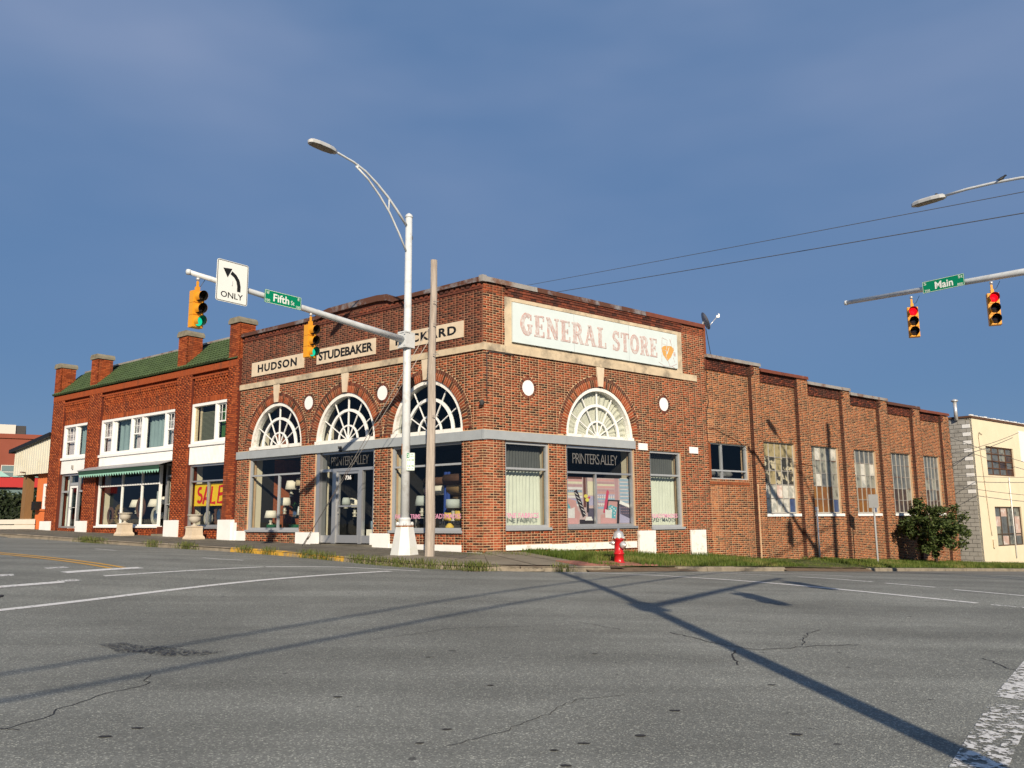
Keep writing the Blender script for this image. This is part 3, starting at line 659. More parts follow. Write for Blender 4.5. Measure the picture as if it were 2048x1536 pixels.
for (x,y) in [(-2.6,6.03),(-2.73,5.83),(-.83,8.52),(.82,8.72),(-.61,5.65),(.84,5.83),(-.46,5.97),(.3,5.2),(.55,5.0),(.25,5.5),(.45,5.65),(1.2,6.5),(-.2,7.3),(1.9,5.9),(-1.4,6.9),(2.2,7.4)]:
    rx,ry=random.uniform(.03,.055),random.uniform(.015,.03); n=9; ph=random.random()*3
    V=[(x+rx*math.cos(2*math.pi*k/n+ph)*random.uniform(.8,1.1),y+ry*math.sin(2*math.pi*k/n+ph)*random.uniform(.7,1.1)) for k in range(n)]
    sm.add([(a,b,zr(a,b)+.005) for a,b in V],[tuple(range(n))])
sm.build('tar_spot',M['tar'],road,recalc=False)
rp=MB(); pts=[(-4.5,9.3),(-4.25,9.42),(-4.0,9.2),(-3.75,9.2),(-3.4,8.95),(-3.0,8.85),(-3.1,8.66),(-3.5,8.62),(-3.75,8.78),(-4.1,8.86),(-4.3,9.1)]
rp.add([(a,b,zr(a,b)+.012) for a,b in pts],[tuple(range(len(pts)))]); rp.build('rough_patch',M['roughpatch'],road,recalc=False)
# manhole
mh=MB(); x,y=-8.05,12.75; mh.lathe([(.36,-.02),(.36,.008),(.31,.012),(.30,.006),(0.001,.008)],(x,y,zr(x,y)),24)
mh.build('manhole_cover',M['darkgray'],label='dark round iron manhole cover in the road at the left edge',cat='manhole',origin=(x,y,zr(x,y)))
# drain at the corner + brick ramp
dr=empty('storm_drain',(.25,19.38,zr(.25,19.0)),'iron storm drain grate sunk in the corner kerb beside weeds','drain')
mb=MB(); c=WORLD[dr.name]
mb.bx((c[0],c[1]-.08,c[2]+.03),(.95,.04,.06)); mb.bx((c[0],c[1]+.3,c[2]+.05),(.95,.04,.06)); mb.build('frame',M['kerb'],dr)
for i in range(9):
    mb=MB(); mb.bx((c[0]-.4+i*.1,c[1]+.11,c[2]+.05),(.035,.36,.03)); mb.build('bar',M['darkgray'],dr)
rampo=empty('brick_ramp',at(tR(1.9),.1),'faded pink brick ramp set into the pavement left of the hydrant','ramp')
mbm=mat('pink_paver',(.30,.13,.10),.9,.2,8,stain=(.18,.13,.09),stain_amt=.5,stain_scale=3)
for i in range(13):
    for j in range(8):
        t0=tR(.5)+i*.205; a=.25+j*.105
        mb=MB(); dz=.012+random.uniform(0,.006); P=[atd(t0,a,dz),atd(t0+.195,a,dz),atd(t0+.195,a+.095,dz),atd(t0,a+.095,dz)]
        mb.add(P+[(p[0],p[1],p[2]-.03) for p in P],[(0,1,2,3),(0,4,5,1),(1,5,6,2),(2,6,7,3),(3,7,4,0)]); mb.build('brick',mbm,rampo)
# ================================================================== CORNER BUILDING
def frame(F,name,root,m,s0,s1,z0,z1,wd,o0,o1,vb=(),hb=(),wb=None,partial=()):
    "rectangular frame plus vertical bars (s) and horizontal bars (z). one mesh"
    wb=wb or wd; mb=MB()
    mb.box(F,s0,s1,o0,o1,z0,z0+wd); mb.box(F,s0,s1,o0,o1,z1-wd,z1)
    mb.box(F,s0,s0+wd,o0,o1,z0+wd,z1-wd); mb.box(F,s1-wd,s1,o0,o1,z0+wd,z1-wd)
    for z in hb: mb.box(F,s0+wd,s1-wd,o0+.004,o1-.004,z-wb/2,z+wb/2)
    for v in vb:
        if hasattr(v,'__len__'): mb.box(F,v[0]-wb/2,v[0]+wb/2,o0+.008,o1-.008,v[1],v[2])
        else: mb.box(F,v-wb/2,v+wb/2,o0+.008,o1-.008,z0+wd,z1-wd)
    return mb.build(name,m,root)
def pane(F,root,s0,s1,z0,z1,o,m=None,name='pane'):
    mb=MB(); tw=random.uniform(-.002,.002); mb.add([F(s0,o,z0),F(s1,o+tw,z0),F(s1,o+tw,z1),F(s0,o,z1)],[(0,1,2,3)]); return mb.build(name,m or M['glass'],root,recalc=False)
def curtain(F,s0,s1,z0,z1,o,name,m,root,amp=.035,wl=.13,seed=0):
    mb=MB(); n=int((s1-s0)/.018); rows=5; V=[]
    for j in range(rows+1):
        for i in range(n+1):
            s=s0+(s1-s0)*i/n; t=j/rows
            ph=2*math.pi*s/wl+1.6*math.sin(s*3.1+seed)+.5*math.sin(s*11+seed)
            V.append(F(s+.012*math.sin(t*4+s*9),o+amp*math.sin(ph)*(1-.35*t),z0+(z1-z0)*t))
    mb.add(V,[(j*(n+1)+i,j*(n+1)+i+1,(j+1)*(n+1)+i+1,(j+1)*(n+1)+i) for j in range(rows) for i in range(n)],0,None,True)
    return mb.build(name,m,root,recalc=False)
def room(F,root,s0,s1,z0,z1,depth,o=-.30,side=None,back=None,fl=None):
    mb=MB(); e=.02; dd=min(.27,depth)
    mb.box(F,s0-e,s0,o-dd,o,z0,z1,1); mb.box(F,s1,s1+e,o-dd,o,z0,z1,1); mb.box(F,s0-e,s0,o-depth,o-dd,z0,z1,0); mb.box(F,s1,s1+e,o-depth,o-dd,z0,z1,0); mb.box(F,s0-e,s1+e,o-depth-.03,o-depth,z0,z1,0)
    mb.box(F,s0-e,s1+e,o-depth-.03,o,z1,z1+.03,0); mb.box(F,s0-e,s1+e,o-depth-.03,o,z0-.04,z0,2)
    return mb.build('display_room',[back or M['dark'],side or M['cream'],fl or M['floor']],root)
cb=empty('brick_store',FL(0,0,-.9),'two-fronted red brown brick corner store with arched windows and a rusty coping','store')
H=6.44
# ---- left-street front
segsL=[(.72,10.45,0.0),(0.0,.72,.03),(10.45,11.13,.03)]; segsL2=[(0,11.13,0.0)]
archL=[(9.05,2.44,1.40,1.47),(5.58,2.42,1.38,1.48),(2.10,2.42,1.39,1.49)]
ring=.335
cutsL=[rect(7.65,10.45,-.37,2.09),rect(4.2,6.9,-1.5,2.09),rect(.72,3.48,-.37,2.09)]+[arch(*a,ring=ring,gm=.11) for a in archL]+[disc(s,z,.315) for s,z in ((7.34,3.74),(3.90,3.72))]
bandcut=lambda z,g: [(-1,12)] if (2.085<z<2.36 or 4.52<z<4.70) and g=='b' else []
ztL=lambda s: H
zsp=32*CO
moL,brL=brickfield(segsL,-1.3,lambda s:zsp,cutsL+[bandcut]); m2_,b2_=brickfield(segsL2,zsp+.001,ztL,cutsL+[bandcut]); moL+=m2_; brL+=b2_
upL=[b for b in brL if b[2]>4.68]; brL=[b for b in brL if b[2]<=4.68]
mortar_obj(moL,FL,cb,[M['mortar'],M['mortarup']],zswitch=4.6)
# ---- right-street front
segsR=[(.73,8.30,0.0),(0.0,.73,.03),(8.30,9.45,.03)]
archR=[(4.42,2.40,1.41,1.50)]
cutsR=[rect(.75,2.33,-.30,2.09),rect(3.0,5.82,-.30,2.09),rect(6.55,8.05,-.36,2.10)]+[arch(*a,ring=ring,gm=.11) for a in archR]+[disc(s,z,.315) for s,z in ((1.58,3.62),(7.30,3.62))]
bandR=lambda z,g: ([(-1,5.86)] if 2.085<z<2.36 and g=='b' else [])+([(-1,9.0)] if 4.52<z<4.70 and g=='b' else [])
moR,brR=brickfield(segsR,-1.7,lambda s:H,cutsR+[bandR])
mortar_obj(moR,FR,cb,[M['mortar'],M['mortarup']],zswitch=6.1)
upR=[b for b in brR if b[2]>6.1 and .73<b[0]<8.3]; brR=[b for b in brR if not(b[2]>6.1 and .73<b[0]<8.3)]
# the 300 nearest bricks one by one, the rest joined
allb=[(np.linalg.norm(FL(b[0],0,b[2])),'L',b) for b in brL]+[(np.linalg.norm(FR(b[0],0,b[2])),'R',b) for b in brR]
allb.sort(key=lambda t:t[0]); near=allb[:300]; far=allb[300:]
place_bricks(FL,dL,[b for _,w_,b in near if w_=='L'],cb,None,M['brA'],999)
place_bricks(FR,dR,[b for _,w_,b in near if w_=='R'],cb,None,M['brA'],999)
fast_boxes('brickwork',[b for _,w_,b in far if w_=='L'],FL,cb,M['brA'][0],.03)
fast_boxes('brickwork',[b for _,w_,b in far if w_=='R'],FR,cb,M['brA'][0],.03)
fast_boxes('parapet_brickwork',upL,FL,cb,M['brD'][0],.03); fast_boxes('parapet_brickwork',upR,FR,cb,M['brD'][0],.03)
# dentil course under the coping, corbelled courses over the long sign
mb=MB(); s=.05
while s<11.0: mb.box(FL,s,s+.10,0,.055,H-.13,H-.065,0,random.random()); s+=.2
mb.box(FL,.0,11.13,.0,.035,H-.20,H-.135,0,.4); mb.build('dentil_course',M['brD'][0],cb,kind='stuff')
mb=MB()
for k_,(zz,oo) in enumerate(((H-.07,.07),(H-.145,.055),(H-.22,.035),(H-.29,.02))):
    s=.76+(k_%2)*.1
    while s<8.2: mb.box(FR,s,min(s+.2,8.28),0,oo,zz,zz+.06,0,random.random()); s+=.212
mb.build('corbel_course',M['brD'][0],cb,kind='stuff')
# roof, back walls
mb=MB(); p=lambda a,b: (C+dL*a+dR*b)
q=[p(0.25,0.25),p(10.9,.25),p(10.9,9.2),p(.25,9.2)]
mb.add([(*v,H-.35) for v in q],[(0,1,2,3)]); mb.build('roof',M['roof'],cb,recalc=False)
mb=MB(); 
def wallbetween(mb,a,b,z0,z1,th=.25,mi=0):
    a=np.array(a);b=np.array(b);u=(b-a)/np.linalg.norm(b-a);n_=np.array([-u[1],u[0]])*th
    vs=[(*a,z0),(*b,z0),(*(b+n_),z0),(*(a+n_),z0)]; vs+=[(x,y,z1) for x,y,_ in vs]; mb.add(vs,[(0,1,2,3),(4,5,6,7),(0,1,5,4),(1,2,6,5),(2,3,7,6),(3,0,4,7)],mi)
e1=p(11.0,0.3);e2=p(11.0,9.45);e3=p(.35,9.45)
wallbetween(mb,e1,e2,-1,H+.02,-.25); wallbetween(mb,e2,p(.0,9.45),-1,H+.02,.25); mb.build('rear_wall',M['brB'][0],cb)
# coping (each sheet a piece)
mb=MB()
def coping(F,root,s0,s1,z,h,m,ov=.09,back=-.34,step=1.75,name='coping',j=.006):
    s=s0
    while s<s1-.05:
        e=min(s+step,s1); mb=MB(); d=random.uniform(-.006,.006)
        mb.prism([(s+j,z+d),(e-j,z-d),(e-j,z+h-d),(s+j,z+h+d)],F,back,ov); mb.box(F,s+j,e-j,ov,ov+.012,z-.02,z+h*.3); mb.build(name,m,root); s=e
coping(FL,cb,0.05,3.43,H,.11,M['rust']); coping(FL,cb,6.95,11.2,H,.11,M['rust'])
mb=MB(); mb.prism([(3.43,H),(6.95,H),(6.95,H+.15),(6.4,H+.21),(4.1,H+.23),(3.7,H+.19),(3.43,H+.11)],FL,-.34,.0); mb.build('parapet_hump',M['brD'][0],cb)
for (a,za),(b,zb2) in zip(((3.40,H+.02),(3.70,H+.14),(4.15,H+.18),(5.3,H+.17),(6.4,H+.15),(6.98,H+.05)),((3.70,H+.14),(4.15,H+.18),(5.3,H+.17),(6.4,H+.15),(6.98,H+.05),(7.0,H+.02))):
    mb=MB(); mb.prism([(a+.004,za-.07),(b-.004,zb2-.07),(b-.004,zb2+.12),(a+.004,za+.12)],FL,-.36,.10); mb.build('coping',M['rust'],cb)
coping(FR,cb,.05,1.9,H,.12,M['galv']); coping(FR,cb,1.9,6.5,H,.12,M['rust']); coping(FR,cb,6.5,9.5,H,.12,M['rustred'])
mb=MB(); q=[FL(.06,.1,0),FL(-.085,.11,0),FR(.06,.1,0),FR(.1,-.3,0)]; mb.add([(x,y,H-.03) for x,y,_ in q]+[(x,y,H+.15) for x,y,_ in q],[(0,1,2,3),(4,5,6,7),(0,1,5,4),(1,2,6,5),(2,3,7,6),(3,0,4,7)]); mb.build('coping',M['galv'],cb)
# stone band, keystones
for a,b in ((.0,2.0),(2.0,4.0),(4.0,5.9),(5.9,7.6),(7.6,9.5),(9.5,11.15)):
    mb=MB(); mb.box(FL,a+(.0 if a else -.03),b-.006,-.02,.06,4.52,4.70); mb.build('stone_band',M['stone'],cb)
for a,b in ((.0,.74),(.75,2.6),(2.61,4.2),(4.21,5.9),(5.91,7.5),(7.51,8.28),(8.29,8.98)):
    mb=MB(); mb.box(FR,a-(.03 if a==0 else 0),b,-.02,.06,4.52,4.72); mb.build('stone_band',M['stone'],cb)
def keystone(F,sc,zb_,zt,root):
    mb=MB(); mb.prism([(sc-.095,zb_),(sc+.095,zb_),(sc+.165,zt),(sc-.165,zt)],F,-.10,.045); mb.build('keystone',M['stonesign'],root)
for a in archL: keystone(FL,a[0],a[1]+a[3]+.01,4.52,cb)
keystone(FR,4.42,3.92,4.52,cb)
# lintel band in pieces
for a,b,o_ in ((0,.72,.075),(.725,3.475,.05),(3.48,4.2,.07),(4.205,6.895,.05),(6.9,7.62,.07),(7.625,10.44,.05),(10.445,11.18,.075)):
    mb=MB(); mb.box(FL,a-(.07 if a==0 else 0),b,-.22,o_,2.09,2.345); mb.build('lintel',M['concrete'],cb)
for a,b,o_ in ((0,.73,.075),(.735,2.98,.05),(2.985,5.86,.055)):
    mb=MB(); mb.box(FR,a-(.07 if a==0 else 0),b,-.22,o_,2.11,2.35); mb.build('lintel',M['concrete'],cb)
for s0,s1 in ((6.02,6.42),(8.45,8.90)):
    mb=MB(); mb.box(FR,s0,s1,.0,.045,2.09,2.30); mb.build('white_block',M['white'],cb)
# white plinths
for a,b,z0,z1,o_ in ((-.0,.70,-1.2,-.86,.045),(.72,3.48,-1.1,-.68,.05),(3.48,4.26,-1.0,-.385,.075),(6.70,7.72,-1.0,-.37,.075),(10.45,11.2,-1.0,-.34,.075)):
    mb=MB(); mb.box(FL,a,b,-.05,o_,z0,z1); mb.build('plinth',M['white'],cb)
for a,b,z0,z1,o_ in ((0.73,2.34,-.83,-.69,.05),(2.33,3.02,-1.3,-.70,.07),(3.02,5.80,-.88,-.69,.05),(5.88,6.62,-1.4,-.38,.085),(8.32,9.08,-1.5,-.39,.085),(-.0,.75,-1.3,-.89,.05)):
    mb=MB(); mb.box(FR,a,b,-.05,o_,z0,z1); mb.build('plinth',M['whitepeel'],cb)
# arch rings, fan windows
def fanwindow(F,sc,zb_,a,b,root,kind):
    wn=MB()
    def ringseg(mb,r0,r1,o0,o1,k=30):
        for i in range(k):
            t0,t1=math.pi*i/k,math.pi*(i+1)/k
            mb.prism([(sc+a*r0*math.cos(t0),zb_+b*r0*math.sin(t0)),(sc+a*r1*math.cos(t0),zb_+b*r1*math.sin(t0)),(sc+a*r1*math.cos(t1),zb_+b*r1*math.sin(t1)),(sc+a*r0*math.cos(t1),zb_+b*r0*math.sin(t1))],F,o0,o1)
    fr=MB(); ringseg(fr,.925,.998,-.26,-.03); fr.box(F,sc-a,sc+a,-.26,.03,zb_-.075,zb_+.035)
    fr=fr.build('fan_window',M['whitepeel'],root)
    mb=MB(); ringseg(mb,.61,.668,-.20,-.13); mb.build('curved_muntin',M['white'],fr); mb=MB(); ringseg(mb,.30,.335,-.19,-.14,20); mb.build('curved_muntin',M['white'],fr)
    for deg in (30,60,90,120,150):
        t=R(deg); d=(math.cos(t),math.sin(t)); w_=.012 if deg!=90 else .022; mb=MB()
        pr=lambda r,s_: (sc+a*r*d[0]-s_*w_*d[1],zb_+b*r*d[1]+s_*w_*d[0])
        mb.prism([pr(.02,-1),pr(.92,-1),pr(.92,1),pr(.02,1)],F,-.185,-.145); mb.build('muntin',M['white'],fr)
    edges=[0,30,60,90,120,150,180]
    for i in range(6):
        t=np.linspace(R(edges[i]),R(edges[i+1]),6)
        mb=MB(); mb.add([F(sc,-.165,zb_+.02)]+[F(sc+a*.93*math.cos(x),-.165,zb_+b*.93*math.sin(x)) for x in t],[tuple(range(7))]); mb.build('pane',M['glass'],fr,recalc=False)
    return fr
for a in archL+[]:
    arch_ring(FL,*a,0,.215,58,cb,M['brA'][0],M['mortar']); arch_ring(FL,*a,.222,.325,64,cb,M['brD'][0],M['mortar'],back=-.05,proud=.012,dk=.8)
    f_=fanwindow(FL,*a,cb,0)
    mb=MB(); mb.box(FL,a[0]-1.45,a[0]+1.45,-2.6,-2.5,2.2,4.2,0); mb.box(FL,a[0]-1.47,a[0]-1.45,-2.6,-.3,2.2,4.2,0); mb.box(FL,a[0]+1.45,a[0]+1.47,-.8,-.3,2.2,4.2,1); mb.box(FL,a[0]+1.45,a[0]+1.47,-2.6,-.8,2.2,4.2,0); mb.box(FL,a[0]-1.47,a[0]+1.47,-2.6,-.3,4.2,4.23,0); mb.box(FL,a[0]-1.47,a[0]+1.47,-2.6,-.3,2.17,2.2,0)
    mb.build('upper_room',[M['dark'],M['cream']],f_)
a=archR[0]; arch_ring(FR,*a,0,.215,58,cb,M['brA'][0],M['mortar']); arch_ring(FR,*a,.222,.325,64,cb,M['brD'][0],M['mortar'],back=-.05,proud=.012,dk=.8)
f_=fanwindow(FR,*a,cb,1)
mb=MB(); V=[];n=160  # gathered fan curtain
for i in range(n+1):
    t=math.pi*i/n
    for r_ in (.06,.35,.65,.97): V.append(FR(a[0]+a[2]*r_*math.cos(t),-.25+.03*r_*math.sin(t*46+2*math.sin(t*7)),a[1]+a[3]*r_*math.sin(t)))
mb.add(V,[(4*i+j,4*i+j+1,4*i+j+5,4*i+j+4) for i in range(n) for j in range(3)],0,None,True); mb.build('gathered_curtain',mat('cream_gathered_curtain',(.56,.55,.47),.9,.08,4),f_,recalc=False)
# medallions
for F,s,z in ((FL,7.34,3.74),(FL,3.90,3.72),(FR,1.58,3.62),(FR,7.30,3.62)):
    arch_ring(F,s,z,.215,.215,0,.095,22,cb,M['brD'][0],M['mortar'],a0=0,a1=2*math.pi,back=-.03,proud=.012,name='ring_brick')
    mb=MB(); mb.prism([(s+.212*math.cos(t),z+.222*math.sin(t)) for t in np.linspace(0,2*math.pi,29)[:-1]],F,-.02,.012); mb.build('medallion',M['white'],cb)
# name panels
PL=lambda s1:(lambda x,y,o: FL(s1-x,o,y))
for s1,s0,z0,z1,word,sh in ((10.5,7.64,4.93,5.42,'HUDSON',.0),(6.98,4.22,4.94,5.44,'STUDEBAKER',.0),(3.6,.68,4.96,5.43,'PACKARD',.0)):
    mb=MB(); mb.box(FL,s0,s1,-.02,.035,z0,z1); pn=mb.build('name_panel',M['stonesign'],cb,label=f'painted stone panel reading {word}')
    mb=MB(); W=s1-s0; ma=W*dict(HUDSON=.125,STUDEBAKER=.04,PACKARD=.088)[word]; text(mb,word,PL(s1),ma,W-ma,z0+.11,z1-.10,.038,bold=.034,spacing=1.18 if word!='STUDEBAKER' else 1.0); mb.build('lettering',M['black'],pn)
# long sign on the right-hand front
mb=MB(); z0,z1=4.72,6.12; s0,s1=.72,8.28
mb.box(FR,s0,s1,-.02,.035,z0,4.80); mb.box(FR,s0,s1,-.02,.035,6.02,z1); mb.box(FR,s0,s0+.26,-.02,.034,4.8,6.02); mb.box(FR,s1-.30,s1,-.02,.034,4.8,6.02); mb.box(FR,s0+.2,s1-.25,-.02,.02,4.78,6.04)
mb.build('stone_surround',M['stone'],cb)
sg=empty('store_sign',FR(4.47,.05,4.84),'long faded white sign reading GENERAL STORE on the right-hand brick front','sign')
mb=MB(); mb.box(FR,.97,7.97,.045,.10,4.845,5.98); mb.build('board',M['gsign'],sg)
mb=MB()
for s in (1.9,3.2,4.6,6.0,7.3):
    for z in (4.83,5.985): mb.box(FR,s-.012,s+.012,.02,.09,z,z+.015)
mb.build('bracket',M['black'],sg)
for s in (3.3,5.65):
    mb=MB(); mb.box(FR,s-.003,s+.003,.1,.1015,4.85,5.975); mb.build('panel_joint',M['signback'],sg)
# slab-serif letters from strokes
def stroke(mb,pts,w,P,o,mi=0,th=.004):
    pts=[np.array(p,float) for p in pts]; V=[]
    for i,p_ in enumerate(pts):
        a_=pts[max(i-1,0)]; b_=pts[min(i+1,len(pts)-1)]; t=(b_-a_)/max(np.linalg.norm(b_-a_),1e-6); n_=np.array([-t[1],t[0]])*w/2
        V+=[P(*(p_+n_),o),P(*(p_-n_),o),P(*(p_+n_),o+th),P(*(p_-n_),o+th)]
    fs=[]
    for i in range(len(pts)-1):
        a_=4*i; fs+=[(a_,a_+4,a_+5,a_+1),(a_+2,a_+3,a_+7,a_+6),(a_,a_+2,a_+6,a_+4),(a_+1,a_+5,a_+7,a_+3)]
    fs+=[(0,1,3,2),(len(V)-4,len(V)-2,len(V)-1,len(V)-3)]; mb.add(V,fs,mi)
def arc(cx,cy,rx,ry,a0,a1,n=12): return [(cx+rx*math.cos(R(t)),cy+ry*math.sin(R(t))) for t in np.linspace(a0,a1,n)]
TH,TN,SE=.20,.09,.07   # thick, thin, serif (in letter-height units)
LET={
'G':([(arc(.34,.5,.25,.43,55,305),TH),([(.50,.10),(.50,.46)],.17)],[([(.36,.46),(.64,.46)],SE),([(.56,.70),(.56,.97)],SE)],.68),
'E':([([(.18,0),(.18,1)],TH)],[([(0,.035),(.56,.035)],SE),([(0,.965),(.54,.965)],SE),([(.18,.5),(.44,.5)],SE),([(.54,.0),(.54,.26)],SE),([(.52,.76),(.52,1)],SE),([(.42,.38),(.42,.62)],SE)],.62),
'N':([([(.12,0),(.12,1)],TN),([(.12,.95),(.58,.05)],TH),([(.60,0),(.60,1)],TN)],[([(0,.035),(.26,.035)],SE),([(0,.965),(.2,.965)],SE),([(.46,.965),(.74,.965)],SE)],.76),
'R':([([(.18,0),(.18,1)],TH),(arc(.30,.72,.22,.235,90,-90,9),.16),([(.40,.46),(.58,.04)],.18)],[([(0,.035),(.36,.035)],SE),([(0,.965),(.32,.965)],SE),([(.18,.49),(.32,.49)],SE),([(.50,.035),(.70,.035)],SE)],.70),
'A':([([(.10,.03),(.32,.97)],TN),([(.33,.97),(.58,.03)],TH)],[([(0,.035),(.24,.035)],SE),([(.44,.035),(.74,.035)],SE),([(.16,.32),(.5,.32)],SE),([(.22,.965),(.42,.965)],SE)],.74),
'L':([([(.18,0),(.18,1)],TH)],[([(0,.035),(.54,.035)],SE),([(0,.965),(.36,.965)],SE),([(.52,0),(.52,.28)],SE)],.58),
'S':([(arc(.29,.74,.17,.21,30,270,10)+arc(.29,.27,.19,.22,90,-150,10),.155)],[([(.47,.70),(.47,1)],SE),([(.09,0),(.09,.28)],SE)],.58),
'T':([([(.30,0),(.30,.98)],TH)],[([(.03,.965),(.57,.965)],SE),([(.03,.72),(.03,1)],SE),([(.57,.72),(.57,1)],SE),([(.16,.035),(.44,.035)],SE)],.62),
'O':([(arc(.34,.5,.24,.43,0,360,24),.185)],[],.68)}
ad=0; x=.30; P=lambda x,y,o: FR(.97+x,o,4.845+y)
def letters(word,x0,x1,y0,y1s,h):
    tot=sum(LET[c][2] for c in word)+.06*(len(word)-1); sc_=(x1-x0)/tot; x=x0
    for i,c in enumerate(word):
        s_,f_,adv=LET[c]; mb=MB()
        for k_,(lst,mi,dw,o_) in enumerate(((s_,1,.045,.101),(f_,1,.03,.1015),(s_,0,-.02,.106),(f_,0,-.01,.1065))):
            for pts,w_ in lst:
                pts2=[(x+px*sc_,y0+py*h) for px,py in pts]; stroke(mb,pts2,max(.012,(w_+dw)*(sc_*.85)),P,o_,mi)
        mb.build('letter',[M['gletter'],M['gletter2']],sg,recalc=False,label=f'faded slab serif letter {c}'); x+=(adv+.06)*sc_
letters('GENERAL',.28,3.68,.26,0,.62); letters('STORE',3.93,6.02,.26,0,.60)
# faded drawing of a rocking chair with an ochre cushion
mb=MB(); lines=[([(6.2,.15),(6.25,.95)],.02),([(6.25,.95),(6.5,.9)],.02),([(6.5,.9),(6.42,.3)],.02),([(6.3,.55),(6.5,.52)],.015),([(6.27,.75),(6.5,.72)],.015),([(6.05,.12),(6.3,.02),(6.7,.05),(6.95,.16)],.018),([(6.45,.3),(6.6,.05)],.02),([(6.62,.95),(6.72,.75)],.02),([(6.72,.98),(6.62,.78)],.015),([(6.85,.78),(6.78,.6)],.02),([(6.85,.2),(6.78,.35)],.018),([(6.7,.05),(6.86,.0)],.02)]
for pts,w_ in lines: stroke(mb,pts,w_,P,.101)
mb.add([P(*q_,.103) for q_ in [(6.20,.60),(6.34,.69),(6.70,.72),(6.84,.62),(6.66,.34),(6.48,.20),(6.28,.38)]],[tuple(range(7))],1)
mb.add([P(6.47+.045*math.cos(t),.47+.05*math.sin(t),.105) for t in np.linspace(0,2*math.pi,13)[:-1]],[tuple(range(12))],2)
stroke(mb,[(6.5,.48),(6.58,.66)],.02,P,.106,2)
for k_ in range(3): stroke(mb,[(6.80,.42+k_*.05),(6.90,.42+k_*.05)],.03,P,.101,3)
mb.build('rocking_chair_drawing',[M['gletter'],M['ochre'],M['gsign'],M['gletter2']],sg,recalc=False)
# ---------------- storefronts, left street
def storefront(F,root,s0,s1,z0,z1,m,hz=(),vs=(),fr=.07,o=-.10,sill=True,outer=None,name='shop_window'):
    w_=frame(F,name,root,m,s0,s1,z0,z1,fr,o-.05,o+.05,vb=vs,hb=hz,wb=.055)
    zz=[z0+fr]+list(hz)+[z1-fr]
    for i in range(len(zz)-1):
        vv=sorted([v[0] if hasattr(v,'__len__') else v for v in vs if not hasattr(v,'__len__') or (v[1]<(zz[i]+zz[i+1])/2<v[2])])
        ss=[s0+fr]+vv+[s1-fr]
        for a_,b_ in zip(ss[:-1],ss[1:]): pane(F,w_,a_,b_,zz[i],zz[i+1],o)
    if sill: mb=MB(); mb.box(F,s0-.03,s1+.03,-.2,.07,z0-.07,z0); mb.build('sill',m,w_)
    return w_
w1=storefront(FL,cb,7.65,10.45,-.30,2.09,M['grayframe'],hz=(1.50,),vs=((8.86,-.25,1.50),),sill=True)
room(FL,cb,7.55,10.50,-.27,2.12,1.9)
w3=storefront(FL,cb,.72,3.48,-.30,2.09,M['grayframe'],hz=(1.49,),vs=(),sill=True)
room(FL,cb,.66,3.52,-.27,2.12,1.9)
# entrance bay (frames stand back a little)
en=empty('entrance',FL(5.6,-.2,-.72)); en.parent=cb; en.location=np.array(FL(5.6,-.2,-.72))-WORLD[cb.name]
mb=MB(); 
mb.box(FL,4.20,4.26,-.30,-.02,-.70,2.09); mb.box(FL,6.72,6.90,-.30,-.02,-.70,2.09)
mb.box(FL,4.26,6.72,-.20,-.08,1.48,1.57); mb.box(FL,4.26,6.72,-.20,-.08,2.02,2.09)
mb.box(FL,4.80,4.95,-.21,-.07,-.70,1.48); mb.box(FL,5.98,6.16,-.21,-.07,-.70,1.48)
mb.box(FL,4.26,4.80,-.20,-.08,-.68,-.46); mb.box(FL,6.16,6.72,-.20,-.08,-.68,-.46)
mb.build('door_frame',M['alu'],en)
dr_=frame(FL,'glass_door',en,M['alu'],4.95,5.98,-.68,1.48,.085,-.19,-.11,hb=(.42,),wb=.05)
mb=MB(); mb.box(FL,5.0,5.93,-.185,-.105,-.68,-.45); mb.build('kick_rail',M['alu'],dr_)
pane(FL,dr_,5.03,5.9,-.45,.40,-.15); pane(FL,dr_,5.03,5.9,.44,1.4,-.15)
mb=MB(); mb.tube([FL(5.85,-.09,.2),FL(5.85,-.05,.2),FL(5.85,-.05,.62),FL(5.85,-.09,.62)],.012,8); mb.build('handle',M['silver'],dr_)
mb=MB(); mb.box(FL,5.30,5.62,-.108,-.106,1.20,1.36,0)
text(mb,'736',PL(5.62),.02,.30,1.215,1.345,-.10,bold=.03,mi=1); mb.build('street_number',[M['black'],M['white']],dr_,recalc=False)
pane(FL,en,4.26,4.80,-.46,1.48,-.14); pane(FL,en,6.16,6.72,-.46,1.48,-.14); pane(FL,en,4.26,6.72,1.57,2.02,-.14)
mb=MB(); mb.box(FL,4.15,6.9,-.55,.12,-.9,-.715); mb.build('threshold',M['walk'],cb)
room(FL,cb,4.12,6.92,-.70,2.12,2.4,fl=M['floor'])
mb=MB(); text(mb,'PRINTERS ALLEY',PL(6.30),0,1.72,1.66,1.94,-.125,bold=-.012,spacing=.8); mb.build('window_lettering',M['thinletter'],en,recalc=False)
# small security camera / bell housing on the lintel over the door
mb=MB(); mb.bx(FL(5.62,.12,2.19),(.10,.13,.07)); mb.tube([FL(5.62,.08,2.12),FL(5.62,.10,2.07)],.05,8); mb.build('wall_lamp',M['darkgray'],cb)
# pink lettering in window 3
mb=MB(); text(mb,'FABRICS  TRIMS',PL(3.35),-.02,.98,.02,.15,-.09,bold=.01); text(mb,'READYMADES',PL(3.35),1.38,2.50,.02,.15,-.09,bold=.01); mb.build('window_lettering',M['pink'],w3,recalc=False)
